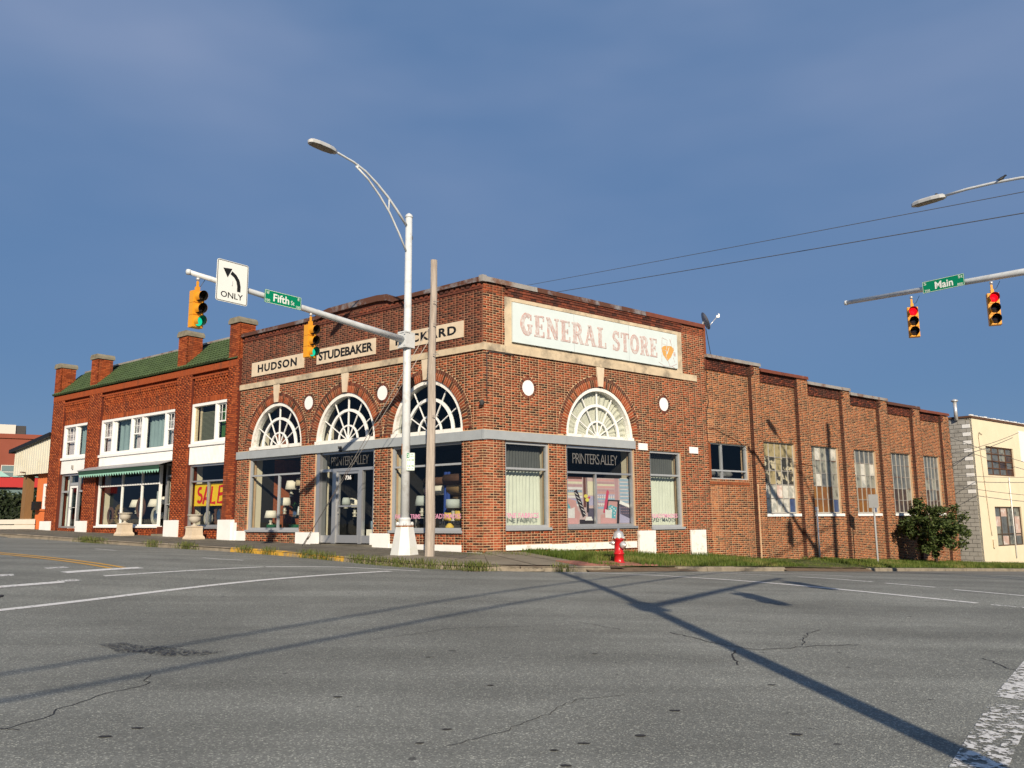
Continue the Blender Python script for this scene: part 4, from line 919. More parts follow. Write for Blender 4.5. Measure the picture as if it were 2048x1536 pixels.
# ---------------- storefronts, right street
PR=lambda s0:(lambda x,y,o: FR(s0+x,o,y))
wa=storefront(FR,cb,.75,2.33,-.24,2.09,M['grayframe'],hz=(1.36,)); room(FR,cb,.72,2.36,-.24,2.1,.8)
curtain(FR,.80,2.28,-.20,1.30,-.32,'curtain',M['curtain'],wa,seed=1); curtain(FR,.80,2.28,1.32,2.02,-.33,'dark_curtain',M['curtaindk'],wa,amp=.02,wl=.1)
mb=MB(); text(mb,'FINE FABRICS',PR(.80),.02,1.20,.02,.16,-.09,bold=.01); mb.build('window_lettering',M['pink'],wa,recalc=False)
wb_=storefront(FR,cb,3.0,5.82,-.23,2.09,M['alu'],hz=(1.32,),vs=((4.22,-.2,1.32),)); room(FR,cb,2.98,5.85,-.24,2.12,1.2)
mb=MB(); text(mb,'PRINTERS ALLEY',PR(3.0),.32,2.18,1.58,1.88,-.09,bold=-.012,spacing=.8); mb.build('window_lettering',mat('silver_lettering',(.13,.13,.13),.5,.05),wb_,recalc=False)
wc=storefront(FR,cb,6.55,8.05,-.29,2.10,M['grayframe'],hz=(1.34,)); room(FR,cb,6.52,8.08,-.29,2.12,.8)
curtain(FR,6.6,8.0,-.25,1.28,-.32,'curtain',M['curtain'],wc,seed=4); curtain(FR,6.6,8.0,1.30,2.03,-.33,'dark_curtain',M['curtaindk'],wc,amp=.02,wl=.1)
mb=MB(); text(mb,'READYMADES',PR(6.6),.02,1.28,-.0,.13,-.09,bold=.01); mb.build('window_lettering',M['pink'],wc,recalc=False)
# printed scene behind the middle right window (flat print)
def flat(name,col): return mat(name,col,.6,.08,10)
pc=dict(wall=(.48,.36,.36),pink=(.55,.30,.30),cream=(.60,.56,.42),mauve=(.42,.26,.28),blue=(.28,.38,.48),dk=(.03,.025,.03),pale=(.62,.60,.60),rose=(.50,.06,.12),teal=(.12,.36,.42),yell=(.65,.55,.10),brown=(.12,.05,.04),lav=(.36,.34,.48),chair=(.50,.28,.27),navy=(.09,.08,.12),white=(.75,.74,.73))
pk=list(pc); pm=[flat('print_'+k_,pc[k_]) for k_ in pk]; mb=MB(); X0,Z0,W,Hh=3.06,-.17,2.70,1.36
def pr_(c,pts,lay): mb.add([FR(X0+W*a_,-.20+lay*.0015,Z0+Hh*b_) for a_,b_ in pts],[tuple(range(len(pts)))],pk.index(c))
rc=lambda c,x0_,y0_,x1_,y1_,l_=1: pr_(c,[(x0_,y0_),(x1_,y0_),(x1_,y1_),(x0_,y1_)],l_)
rc('wall',0,0,1,1,0)
for k_,(c,y) in enumerate((('brown',.96),('pink',.91),('cream',.86),('mauve',.80),('pale',.74),('blue',.68),('cream',.62),('pale',.56),('lav',.50),('blue',.44),('pale',.38))): rc(c,0,y,.27,y+.045)
for k_,(c,y) in enumerate((('pink',.93),('mauve',.87),('cream',.83),('pink',.78),('mauve',.71),('chair',.66),('lav',.60),('blue',.52),('lav',.46),('pale',.40),('blue',.33))): rc(c,.50,y,.77,y+.045)
for y in np.arange(.30,.95,.08): rc('blue',.85,y,1,y+.06); rc('pale',.86,y+.055,.98,y+.07,2)
for y in (.60,.56,.46,.40):
    for x_ in np.arange(.5,.76,.035): rc('white' if y>.5 else 'mauve',x_,y,x_+.015,y+.02,2)
for x_ in np.arange(.0,.26,.03): rc('brown',x_,.70,x_+.012,.715,2); rc('brown',x_,.97,x_+.012,.98,2)
rc('cream',.35,.62,.46,.92); rc('brown',.285,.36,.325,1,2); rc('dk',.335,.3,.345,1,2); rc('mauve',.775,.3,.83,1,2)
rc('lav',.35,.40,.46,.60); rc('navy',.345,.02,.455,.34,3)
pr_('chair',[(0,0),(.20,0),(.24,.22),(.20,.30),(.17,.50),(.06,.55),(0,.42)],3); pr_('teal',[(.0,.20),(.05,.18),(.09,.36),(.06,.44),(0,.42)],4); pr_('pale',[(.04,.14),(.15,.13),(.15,.36),(.09,.33),(.03,.34)],5); pr_('pink',[(0,0),(.20,0),(.18,.13),(.02,.14)],5)
pr_('dk',[(.14,.70),(.19,.74),(.32,.20),(.27,.14)],5)
for k_ in range(6): y=.68-.085*k_; x_=.155+.024*k_; pr_('pale',[(x_,y),(x_+.045,y-.05),(x_+.04,y-.06),(x_-.003,y-.012)],6)
rc('dk',.33,.25,.365,.5,4); pr_('yell',[(.32+.03*math.cos(t),.60+.04*math.sin(t)) for t in np.linspace(0,6.28,10)[:-1]],6); pr_('yell',[(.34+.03*math.cos(t),.52+.04*math.sin(t)) for t in np.linspace(0,6.28,10)[:-1]],6); pr_('rose',[(.37+.018*math.cos(t),.57+.025*math.sin(t)) for t in np.linspace(0,6.28,9)[:-1]],6)
rc('dk',.22,0,.44,.10,4); pr_('pale',[(.30,.08),(.42,.08),(.40,.16),(.32,.16)],5)
pr_('chair',[(.54,0),(.80,0),(.82,.50),(.66,.50),(.60,.22),(.54,.2)],3)
pr_('dk',[(.64,.22),(.67,.50),(.81,.49),(.79,0),(.83,0),(.85,.52),(.65,.53),(.62,.24)],4)
pr_('teal',[(.68,.14),(.77,.10),(.80,.36),(.70,.42),(.66,.38)],5); pr_('pale',[(.61,.14),(.71,.12),(.72,.33),(.67,.30),(.61,.32)],6); pr_('pink',[(.54,0),(.77,0),(.76,.12),(.55,.13)],6)
for a_,b_ in ((.69,.34),(.72,.37),(.75,.33),(.71,.28),(.75,.24),(.77,.29),(.76,.18)): pr_('white',[(a_+.010*math.cos(t),b_+.016*math.sin(t)) for t in np.linspace(0,6.28,8)[:-1]],7)
pr_('rose',[(.58,.25),(.62,.24),(.68,.70),(.66,.75),(.64,.72)],5)
pr_('lav',[(.84,.02),(1,.02),(1,.30),(.84,.38)],4); pr_('navy',[(.85,.22),(1,.12),(1,.36),(.85,.44)],5); pr_('white',[(.84,.44),(1,.34),(1,.42),(.85,.52)],5)
for a_ in np.arange(.86,1,.03):
    for b_ in (.26,.32,.38): pr_('mauve',[(a_,b_-.03),(a_+.012,b_-.035),(a_+.012,b_-.02),(a_,b_-.015)],6)
mb.build('window_print',pm,wb_,recalc=False,label='printed picture of armchairs and rolled fabric behind the glass')
mb=MB(); mb.box(FR,X0,X0+W,-.215,-.205,Z0,Z0+Hh+.0); mb.build('print_backing',M['darkgray'],wb_)
mb=MB(); mb.tube([FR(.10,.05,4.42),FR(.16,.05,4.48),FR(.95,.05,4.50),FR(1.06,.06,4.42)],.014,6); mb.tube([FR(.10,.05,4.42),FR(.10,.05,3.05)],.012,6); mb.build('conduit',M['darkgray'],cb)
mb=MB(); mb.lathe([(.02,-.06),(.07,-.04),(.05,.0),(.08,.03),(.03,.09)],FL(-.03,.08,3.05),8); mb.build('insulator',M['darkgray'],cb)
# ================================================================== BRICK WING ON THE RIGHT
wg=empty('brick_wing',FR(18,0,bR(18)),'long orange brick wing stepping down the street with tall factory windows','building')
tops=[(9.45,12.5,5.42),(12.5,15.6,5.25),(15.6,18.7,5.08),(18.7,21.75,4.93),(21.75,24.7,4.80),(24.7,27.6,4.70)]
pil=[(11.93,12.5),(14.85,15.6),(18.02,18.7),(20.98,21.75),(23.93,24.7),(26.75,27.6)]
segsW=[];s=9.45
for a,b in pil: segsW.append((s,a,0.0)); segsW.append((a,b,.12)); s=b
wn=[(12.66,14.66),(15.73,17.70),(18.76,20.66),(21.8,23.74),(24.83,26.52)]
cutsW=[rect(9.45,11.69,1.27,2.53)]+[rect(a,b,.10,2.71) for a,b in wn]
def ztW(s):
    for a,b,z in tops:
        if a<=s<b: return z
    return tops[-1][2]
moW,brW=brickfield(segsW,-2.8,ztW,cutsW,style=0)
mortar_obj(moW,FR,wg,[M['mortar']])
up=[b for b in brW if b[2]>ztW((b[0]+b[1])/2)-.42 and not any(a<=b[0]<c for a,c in pil)]
lo=[b for b in brW if not(b[2]>ztW((b[0]+b[1])/2)-.42 and not any(a<=b[0]<c for a,c in pil))]
place_bricks(FR,dR,lo,wg,None,M['brB'],300)
fast_boxes('corbelled_brickwork',[(b[0],b[1],b[2],b[3],b[4]+.05,b[5]) for b in up],FR,wg,M['brD'][0],.06)
mats_=[M['rustred'],M['galv']]
for i,(a,b,z) in enumerate(tops): coping(FR,wg,a,b+.03,z,.10,(M['galv'],M['rustred'],M['galv'],M['galv'],M['rust'],M['rustred'])[i],ov=.17,step=1.6)
mb=MB()
q=[FR(9.5,-.2,0),FR(27.5,-.2,0),FR(27.5,-11,0),FR(9.5,-11,0)]; mb.add([(q[0][0],q[0][1],4.9),(q[1][0],q[1][1],4.3),(q[2][0],q[2][1],4.3),(q[3][0],q[3][1],4.9)],[(0,1,2,3)]); mb.build('roof',M['roof'],wg,recalc=False)
mb=MB(); mb.box(FR,27.32,27.6,-11.2,-.3,-3,4.75); mb.box(FR,9.47,27.3,-11.4,-11.2,-3,4.7); mb.build('rear_wall',M['brB'][0],wg)
mb=MB(); mb.box(FR,9.47,27.3,-2.2,-2.1,-2.5,4.6); mb.box(FR,9.48,27.3,-2.2,-.3,-.4,-.35); mb.build('inner_partition',M['dark'],wg)
w4=storefront(FR,wg,9.45,11.69,1.27,2.53,M['grayframe'],hz=(1.58,),vs=(10.27,10.29),fr=.06,sill=False,name='shop_window')
for i in range(11):
    mb=MB(); a=9.45+i*.205; mb.box(FR,a,a+.193,-.1,.035,1.10,1.20); mb.build('brick',M['brB'][0],w4)
mb=MB(); 
for k_ in range(14): mb.lathe([(.01,-.12),(.16,-.08),(.22,.0),(.15,.10),(.01,.12)],FR(9.9+k_*.11,-.75+.1*math.sin(k_*2),1.50+.04*math.sin(k_*1.7)),8)
mb.build('stacked_bundle',mat('grey_bundle',(.12,.12,.12),.9,.2),w4,kind='stuff')
pat=[['AAAAA','BBABB','BABBB','CCHCC','CCCCG'],['DCDDC','DDDDD','DCFDD','EEEED','EEEEG'],['FFFFF','CDCDC','DDCDD','IEEEE','IEEEG'],['FFFFF','FFFFF','FFFFF','IIIID','IIIII'],['FFFFF','FFFFF','FDFDF','IIFFI','IIIII']]
for (a,b),pt in zip(wn,pat):
    nW=len(pt[0]); z0,z1=.14,2.71; o=-.10; W=(b-a); 
    fr=frame(FR,'factory_window',wg,M['oldsteel'],a,b,z0,z1,.035,o-.03,o+.025,vb=[],hb=[])
    mb=MB(); mb.box(FR,a-.06,b+.14,-.1,.05,.02,.12); mb.build('sill',M['white'],fr)
    rows=5; hh=(z1-z0-.07)/rows; ww=(W-.07)/nW
    for i in range(1,nW): mb=MB(); s=a+.035+ww*i; mb.box(FR,s-.013,s+.013,o-.02,o+.022,z0+.035,z1-.035); mb.build('muntin',M['oldsteel'],fr)
    for i in range(1,rows): mb=MB(); z=z0+.035+hh*i; mb.box(FR,a+.035,b-.035,o-.02,o+.016,z-.012,z+.012); mb.build('muntin',M['galv'],fr)
    for r_ in range(rows):
        for c_ in range(nW):
            pane(FR,fr,a+.035+ww*c_,a+.035+ww*(c_+1),z1-.035-hh*(r_+1),z1-.035-hh*r_,o-.008+random.uniform(-.003,.003),M['pane'+pt[r_][c_]])
# control joint strip, conduit pipe
mb=MB(); mb.box(FR,12.0,12.06,.12,.128,-1.6,1.15); mb.build('joint_strip',M['mortar'],wg)
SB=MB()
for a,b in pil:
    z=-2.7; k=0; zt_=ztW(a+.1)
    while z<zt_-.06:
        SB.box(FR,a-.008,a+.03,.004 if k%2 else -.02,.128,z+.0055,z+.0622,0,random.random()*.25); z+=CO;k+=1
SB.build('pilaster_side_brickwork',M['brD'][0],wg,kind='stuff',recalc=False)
dp=MB(); dp.tube([FR(15.62,.17,.26),FR(15.62,.17,-1.75)],.033,8); dp.bx(FR(15.62,.15,.30),(.12,.12,.14)); dp.build('drain_pipe',M['white'],None,label='thin white pipe running down the brick wing between factory windows',cat='pipe',origin=FR(15.62,.17,-1.75))
# cable down the wall by the dish
mb=MB(); mb.tube([FR(9.98,-.25,6.55),FR(9.9,-.1,6.0),FR(9.8,.05,5.56),FR(9.56,.03,5.2),FR(9.50,.03,4.4),FR(9.58,.03,3.9),FR(9.42,.03,3.4),FR(9.44,.03,2.56)],.012,5); mb.build('cable',M['wiredark'],None,label='black cable hanging down the brick wall below the satellite dish',cat='cable',origin=FR(9.5,.03,2.56))
mb=MB(); mb.tube([FR(9.5,.03,2.98),FR(9.8,.04,3.0),FR(10.5,.03,2.8),FR(11.2,.03,2.6),FR(11.8,.03,2.3),FR(13,.14,2.1),FR(15.8,.14,1.9)],.008,5); mb.build('cable',M['wiredark'],None,label='thin dark cable drooping along the wall over the black window',cat='cable',origin=FR(9.5,.03,2.9))
# ================================================================== DEEP RED SHOP ON THE LEFT
sh=empty('red_brick_shop',FL(18.5,0,bL(18.5)),'deep red brick shop with green tiled roof and four stone-capped chimney piers','shop')
sp=[(11.15,11.78),(14.17,15.2),(21.15,22.24),(24.64,25.72)]
segsS=[];s=11.15
for i,(a,b) in enumerate(sp):
    if a>s: segsS.append((s,a,0.0))
    segsS.append((a,b,.12)); s=b
cutsS=[rect(11.78,14.17,-1.5,4.30),rect(15.2,21.15,-1.5,4.24),rect(22.24,24.64,-1.5,4.27)]
def cutS(z,g):
    out=[]
    if -.27<z<4.30: out.append((11.78,14.17))
    if -.22<z<4.24: out.append((16.2,21.15))
    if -1.5<z<4.24: out.append((15.2,16.2))
    if -.30<z<4.27: out.append((22.24,24.64))
    return out
moS,brS=brickfield(segsS,-1.3,lambda s:5.68,[cutS],style=1)
mortar_obj(moS,FL,sh,[M['mortarC']])
place_bricks(FL,dL,brS,sh,None,M['brC'],300)
mb=MB()   # soldier courses over windows
for a,b,z in ((11.8,14.15,4.31),(15.22,21.13,4.25),(22.26,24.62,4.28)):
    s=a
    while s<b: mb.box(FL,s,s+.055,0,.016,z,z+.2,0,random.random()); s+=.066
mb.build('soldier_course',M['brC'][0],sh,kind='stuff')
mb=MB()   # corbel tables under the eaves
for a,b in ((11.9,14.05),(15.3,21.05),(22.35,24.55)):
    s=a;k=0
    while s<b: 
        mb.box(FL,s,s+.09,0,.09,5.16,5.24,0,random.random()); mb.box(FL,s+.09,s+.18,0,.055,5.06,5.14,0,random.random()); mb.box(FL,s,s+.09,0,.04,4.97,5.05,0,random.random()); mb.box(FL,s+.09,s+.18,0,.03,4.88,4.96,0,random.random()); s+=.18
    mb.box(FL,a-.1,b+.1,0,.10,5.25,5.32,0,.5)
mb.box(FL,11.2,25.7,.0,.14,5.42,5.66,0,.5); mb.build('corbel_table',M['brC'][0],sh,kind='stuff')
# piers with caps
for i,(a,b) in enumerate(sp):
    s0=b-.62 if i else 11.15; s1=b if i else 11.78
    br2=[];k=int(5.68/CO)
    dp_=.50 
    mb=MB(); mb.box(FL,s0+.01,s1-.01,-dp_+.01,.125,5.68,6.98,0); mb.build('pier_core',M['mortarC'],sh)
    mb=MB(); z=5.69; k=0
    while z<6.95:
        s=s0+(-.1 if k%2 else 0)
        while s<s1:
            if min(s+.2,s1)-max(s,s0)>.03: mb.box(FL,max(s,s0),min(s+.2,s1),.09,.135,z,z+.057,0,random.random())
            s+=.211
        o=-dp_+(-.1 if k%2 else 0)
        while o<.13:
            a_,b_=max(o,-dp_),min(o+.2,.135)
            if b_-a_>.03:
                mb.box(FL,s0-.0,s0+.04,a_,b_,z,z+.057,0,random.random())
            o+=.211
        z+=CO;k+=1
    mb.build('pier_brickwork',M['brC'][0],sh,kind='stuff',recalc=False)
    mb=MB(); mb.prism([(s0-.05,6.98),(s1+.05,6.98),(s1+.05,7.09),(s1-.04,7.19),(s0+.04,7.19),(s0-.05,7.09)],FL,-dp_-.06,.19); mb.build('pier_cap',M['capstone'],sh)
# tiled roof: rows of barrel tiles
mb=MB(); e0=np.array([.20,5.70]); e1=np.array([-1.0,6.86]); rows=9; u=(e1-e0)/rows; nn=np.array([e1[1]-e0[1],-(e1[0]-e0[0])]); nn/=np.linalg.norm(nn)
s=11.80; w_=.19
while s<25.5:
    skip=any(b-.62<=s+w_/2<=b for a,b in sp[1:]) 
    for r_ in range(rows):
        b0=e0+u*r_*1.0; b1=e0+u*(r_+1.12); up0=.045+random.uniform(-.006,.006); up1=.012
        if skip and True:
            if r_>0 and r_<rows: continue
        V=[]; n_=5
        for k_ in range(n_+1):
            t=math.pi*k_/n_; x=s+w_*.5-w_*.46*math.cos(t); h=.05*math.sin(t)
            for base,up in ((b0,up0),(b1,up1)):
                V.append(FL(x,base[0]+nn[0]*(h+up),base[1]+nn[1]*(h+up)))
        b_=len(V); V+= [FL(s,(b0+nn*.002)[0],(b0+nn*.002)[1]),FL(s+w_,(b0+nn*.002)[0],(b0+nn*.002)[1])]
        mb.add(V,[(2*k_,2*k_+2,2*k_+3,2*k_+1) for k_ in range(n_)]+[(0,2,4,6,8,10,b_+1,b_)],0,random.random(),False)
    s+=w_
mb.build('roof_tiles',M['tile'],sh,kind='stuff',recalc=False)
mb=MB(); mb.add([FL(11.2,.2,5.69),FL(25.7,.2,5.69),FL(25.7,-1.0,6.86),FL(11.2,-1.0,6.86),FL(25.7,-1.15,6.86),FL(11.2,-1.15,6.86),FL(25.7,-1.15,5.4),FL(11.2,-1.15,5.4)],[(0,1,2,3),(3,2,4,5),(5,4,6,7)]); mb.build('roof_deck',M['tile'],sh,recalc=False)
mb=MB(); mb.box(FL,11.8,25.2,-1.08,-.93,6.87,6.95); mb.build('ridge_flashing',M['galv'],sh)
mb=MB(); q=[FL(11.2,-1.1,5.4),FL(25.7,-1.1,5.4),FL(25.7,-12,5.4),FL(11.2,-12,5.4)]; mb.add(q,[(0,1,2,3)]); mb.build('roof',M['roof'],sh,recalc=False)
mb=MB(); mb.box(FL,25.45,25.72,-12,-.3,-1,5.7); mb.box(FL,25.45,25.72,-1.1,-.3,5.7,6.3); mb.box(FL,11.2,25.7,-12.2,-12,-1,5.7); mb.build('side_wall',M['brC'][0],sh)
# plinths
for a,b in ((11.12,11.90),(14.5,15.44),(21.60,22.53),(24.98,26.0)):
    mb=MB(); mb.box(FL,a,b,.0,.19,-1.0,.04); mb.build('plinth',M['white'],sh)
mb=MB(); mb.box(FL,10.98,11.2,.0,.13,-1.0,-.06); mb.build('plinth',M['white'],sh)
# upstairs windows
def sash(F,root,s0,s1,z0,z1,o,lace=True,m=None):
    f_=frame(F,'sash',root,M['white'],s0,s1,z0,z1,.045,o-.04,o+.02,hb=[(z0+z1)/2],wb=.05)
    mb=MB()
    for k_ in (1,2): s=s0+(s1-s0)*k_/3; mb.box(F,s-.008,s+.008,o-.01,o+.005,(z0+z1)/2,z1-.04)
    mb.box(F,s0+.04,s1-.04,o-.01,o+.004,z0+(z1-z0)*.75-.008,z0+(z1-z0)*.75+.008)
    mb.build('glazing_bar',M['white'],f_)
    pane(F,f_,s0+.04,s1-.04,z0+.04,(z0+z1)/2,o-.02); pane(F,f_,s0+.04,s1-.04,(z0+z1)/2,z1-.04,o-.02)
    if lace: curtain(F,s0+.05,s1-.05,z0+.05,z1-.05,o-.16,'lace_curtain',m or M['lace'],f_,amp=.02,wl=.09)
def upwin(s0,s1,z0,z1,parts):
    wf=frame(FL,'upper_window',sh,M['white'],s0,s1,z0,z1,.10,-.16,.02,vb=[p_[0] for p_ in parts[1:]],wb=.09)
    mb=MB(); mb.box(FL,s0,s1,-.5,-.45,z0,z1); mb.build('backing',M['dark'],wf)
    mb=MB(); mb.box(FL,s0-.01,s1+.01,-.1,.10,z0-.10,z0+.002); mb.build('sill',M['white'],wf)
    for a,b,k_ in parts:
        a_,b_=a+.05,b-.05
        if k_=='s': sash(FL,wf,a_,b_,z0+.1,z1-.1,-.06)
        elif k_=='g': sash(FL,wf,a_,b_,z0+.1,z1-.1,-.06,m=M['plantgreen'])
        elif k_=='d':
            pane(FL,wf,a_,b_,z0+.1,z1-.1,-.10); curtain(FL,a_,b_-.04,z0+.1,z1-.1,-.26,'drape',M['curtblue'],wf,amp=.05,wl=.33,seed=a)
            mb=MB(); mb.box(FL,b_-.16,b_-.08,-.12,-.04,z0+.1,z1-.1); mb.box(FL,b_-.04,b_,-.12,-.04,z0+.1,z1-.1); mb.build('jamb',M['white'],wf)
        elif k_=='b':
            pane(FL,wf,a_,b_,z0+.1,z1-.1,-.08)
            for q_ in range(int((z1-z0-.4)/.045)):
                mb=MB(); z=z0+.12+q_*.045; mb.add([FL(a_,-.20,z),FL(b_-.22,-.20,z),FL(b_-.22,-.225,z+.038),FL(a_,-.225,z+.038)],[(0,1,2,3)]); mb.build('blind_slat',M['blind'],wf,recalc=False)
            mb=MB(); mb.box(FL,b_-.2,b_-.1,-.25,-.2,z0+.1,z1-.1); mb.box(FL,b_-.06,b_,-.16,-.06,z0+.1,z1-.1); mb.build('jamb',M['plaid'],wf)
upwin(11.78,14.17,2.80,4.30,[(11.82,12.62,'g'),(12.62,14.12,'b')])
upwin(15.2,21.15,2.76,4.24,[(15.25,16.05,'s'),(16.05,17.8,'d'),(17.8,18.65,'s'),(18.65,20.2,'d'),(20.2,21.1,'s')])
upwin(22.24,24.64,2.80,4.27,[(22.28,23.5,'d'),(23.5,24.6,'s')])
# white panels under the windows (ribbed boards)
for a,b,z0,z1,rib in ((11.78,14.17,2.04,2.70,1),(15.2,21.15,2.25,2.66,1),(22.24,24.64,2.10,2.70,0)):
    mb=MB(); mb.box(FL,a+.01,b-.01,-.05,.035,z0,z1)
    if rib:
        s=a+.03
        while s<b-.06: mb.box(FL,s,s+.05,.035,.055,z0+.01,z1-.01); s+=.085
    mb.build('ribbed_panel' if rib else 'white_panel',M['white'],sh)
mb=MB(); mb.box(FL,23.42,23.5,.035,.10,2.28,2.45); mb.build('wall_lamp',M['galv'],sh)
# bay 3 (right): sale window
w5=storefront(FL,sh,11.78,14.17,-.20,2.04,M['alu'],hz=(1.43,),vs=((12.98,-.2,1.43),),fr=.07,o=-.08)
room(FL,sh,11.7,14.22,-.22,2.1,1.8)
mb=MB(); mb.box(FL,11.86,14.06,-.20,-.19,.54,1.35,0); 
def sale(mb):
    P=lambda x,y,o: FL(14.06-x,o,.54+y)
    let={'S':[arc(.17,.53,.10,.12,50,270,9)+arc(.17,.27,.12,.14,90,-150,9)],'A':[[(.0,.06),(.14,.68),(.20,.68),(.30,.06)],[(.05,.26),(.26,.26)]],'L':[[(.05,.70),(.03,.10),(.27,.10)]],'E':[[(.30,.70),(.06,.68),(.02,.10),(.30,.12)],[(.04,.40),(.25,.42)]]}
    x=.13
    for c in 'SALE':
        for pts in let[c]: stroke(mb,[(x+px*1.25+ (py-.1)*.06,py*.98+.01) for px,py in pts],.115,P,-.188,1,.003)
        x+=.455
sale(mb); mb.build('sale_banner',[M['saley'],M['saler']],None,label='yellow banner with red brush lettering SALE hanging inside the shop window',cat='banner',origin=FL(13,-.2,.54),recalc=False)
# bay 2: wide display window, door, awning
w6=storefront(FL,sh,16.25,21.15,-.17,2.15,M['white'],hz=(1.45,),vs=(17.64,19.2),fr=.06,o=-.08)
room(FL,sh,16.2,21.2,-.2,2.2,1.9)
d2=frame(FL,'shop_door',sh,M['alu'],15.22,16.2,-.47,2.2,.09,-.34,-.24,hb=(1.72,),wb=.08); mb=MB(); mb.box(FL,15.3,16.1,-.33,-.25,-.47,-.22); mb.build('door_rail',M['alu'],d2); mb=MB(); mb.box(FL,15.3,16.1,-.33,-.25,.62,.66); mb.build('door_rail',M['alu'],d2)
pane(FL,d2,15.3,16.12,-.2,1.68,-.29); pane(FL,d2,15.3,16.12,1.76,2.12,-.29)
mb=MB(); mb.box(FL,15.15,16.3,-.5,.18,-.75,-.47); mb.build('door_step',M['walklight'],sh)
room(FL,sh,15.1,16.22,-.5,2.25,1.6,side=M['darkgray'])
aw=empty('awning',FL(18.5,.1,2.0),'grey topped awning with a scalloped mint green edge over the shop window','awning')
mb=MB(); mb.prism([(15.25,2.24),(21.75,2.24),(21.75,2.30),(15.25,2.30)],FL,.0,.05)
mb.add([FL(15.25,.03,2.30),FL(21.8,.03,2.30),FL(21.8,.62,2.12),FL(15.25,.62,2.12),FL(15.25,.03,2.27),FL(21.8,.03,2.27),FL(21.8,.62,2.09),FL(15.25,.62,2.09)],[(0,1,2,3),(4,5,6,7),(2,3,7,6),(0,3,7,4),(1,2,6,5)]); mb.build('hood',M['awngray'],aw)
mb=MB(); V=[];n_=40
mb.add([FL(15.3,.60,2.10),FL(21.75,.60,2.10),FL(21.75,.55,1.94),FL(15.3,.55,1.94)],[(0,1,2,3)]); mb.build('valance',M['awndark'],aw,recalc=False)
mb=MB(); k_=0; s=15.35
while s<21.7: mb.add([FL(s,.545,1.95),FL(s+.2,.545,1.95),FL(s+.2,.54,1.91),FL(s+.1,.52,1.80),FL(s,.54,1.91)],[(0,1,2,3,4)]); s+=.2
mb.build('scalloped_edge',M['mint'],aw,kind='stuff',recalc=False)
# bay 1 (far left): door between two narrow windows
w7=frame(FL,'shop_front',sh,M['alu'],22.24,24.64,-.25,2.08,.07,-.15,-.05,vb=(23.02,23.86),hb=(),wb=.09)
mb=MB(); mb.box(FL,23.9,24.57,-.14,-.06,1.28,1.36); mb.box(FL,22.31,22.97,-.14,-.06,1.28,1.36); mb.box(FL,23.07,23.81,-.14,-.06,1.58,1.70); mb.build('transom',M['grayframe'],w7)
for a,b,z0,z1 in ((22.31,22.97,-.18,2.0),(23.9,24.57,-.18,2.0),(23.07,23.81,1.7,2.0)): pane(FL,w7,a,b,z0,z1,-.1)
curtain(FL,22.33,22.9,-.18,1.98,-.28,'drape',M['curtblue'],w7,wl=.3); curtain(FL,23.95,24.55,-.18,1.98,-.28,'drape',M['curtain'],w7,wl=.3)
d3=frame(FL,'shop_door',sh,M['white'],23.08,23.80,-.42,1.56,.09,-.13,-.06); pane(FL,d3,23.17,23.71,-.2,1.47,-.1); mb=MB(); mb.box(FL,23.1,23.78,-.125,-.065,-.42,-.18); mb.build('kick_panel',M['silver'],d3)
mb=MB(); mb.tube([FL(23.2,-.05,.62),FL(23.2,.0,.62),FL(23.65,.0,.62)],.015,6); mb.build('push_bar',M['silver'],d3)
room(FL,sh,22.2,24.7,-.4,2.1,1.5,side=M['darkgray'])
# ================================================================== THINGS BEHIND THE GLASS
def put(F,s,o,z): return np.array(F(s,o,z))
def lamp(F,s,o,z,h,shm,label,baseh=.3,r0=.16,r1=.22,base='ceramic',grp='lamps shown in the shop windows'):
    r=empty('table_lamp',put(F,s,o,z),label,'lamp',grp); c=put(F,s,o,z)
    mb=MB(); mb.lathe([(.07,0),(.075,.02),(.03,.05),(.07,baseh*.3),(.085,baseh*.42),(.035,baseh*.55),(.06,baseh*.72),(.055,baseh*.82),(.015,baseh*.92),(.012,baseh+.05)],c,14); mb.build('base',M[base],r)
    mb=MB(); z0=baseh; mb.lathe([(r1,z0),(r0,z0+h),(r0-.01,z0+h),(r1-.012,z0+.005)],c,20); mb.build('shade',M[shm],r)
def pot_plant(F,s,o,z,label,pot,green,n=40,h=.45,name='potted_plant',pr=.11,ph=.22,flow=None):
    r=empty(name,put(F,s,o,z),label,'plant'); c=put(F,s,o,z)
    mb=MB(); mb.lathe([(pr*.8,0),(pr,.03),(pr,ph),(pr-.02,ph),(pr-.03,ph-.04),(.01,ph-.05)],c,14); mb.build('pot',M[pot],r)
    mb=MB()
    for i in range(n):
        a=random.uniform(0,6.28); L_=random.uniform(.5,1)*h; e=random.uniform(.5,1.4); d=np.array([math.cos(a)*math.cos(e),math.sin(a)*math.cos(e),math.sin(e)]); sd_=np.array([-math.sin(a),math.cos(a),0])*.025
        b=c+np.array([0,0,ph-.03]); m_=b+d*L_*.6; t=b+d*L_+np.array([0,0,-.12*L_]); mb.add([b-sd_*.3,b+sd_*.3,m_+sd_,m_-sd_,t],[(0,1,2,3),(3,2,4)])
    mb.build('leaves',M[green],r,recalc=False)
    if flow:
        mb=MB()
        for i in range(26):
            q=c+np.array([random.uniform(-.10,.10),random.uniform(-.08,.08),ph+random.uniform(.2,.62)]); mb.bx(q,(.055,.03,.05),rot=Matrix.Rotation(random.random()*3,3,'X')@Matrix.Rotation(random.random()*3,3,'Z'))
        mb.build('flowers',M[flow],r)
def bolt(F,s0,s1,o,z,r_,m,label,grp='rolls of fabric stacked in the window'):
    mb=MB(); mb.tube([F(s0,o,z),F(s1,o,z)],r_,14); o_=mb.build('fabric_roll',M[m],None,label=label,cat='fabric roll',group=grp,origin=F(s0,o,z)); return o_
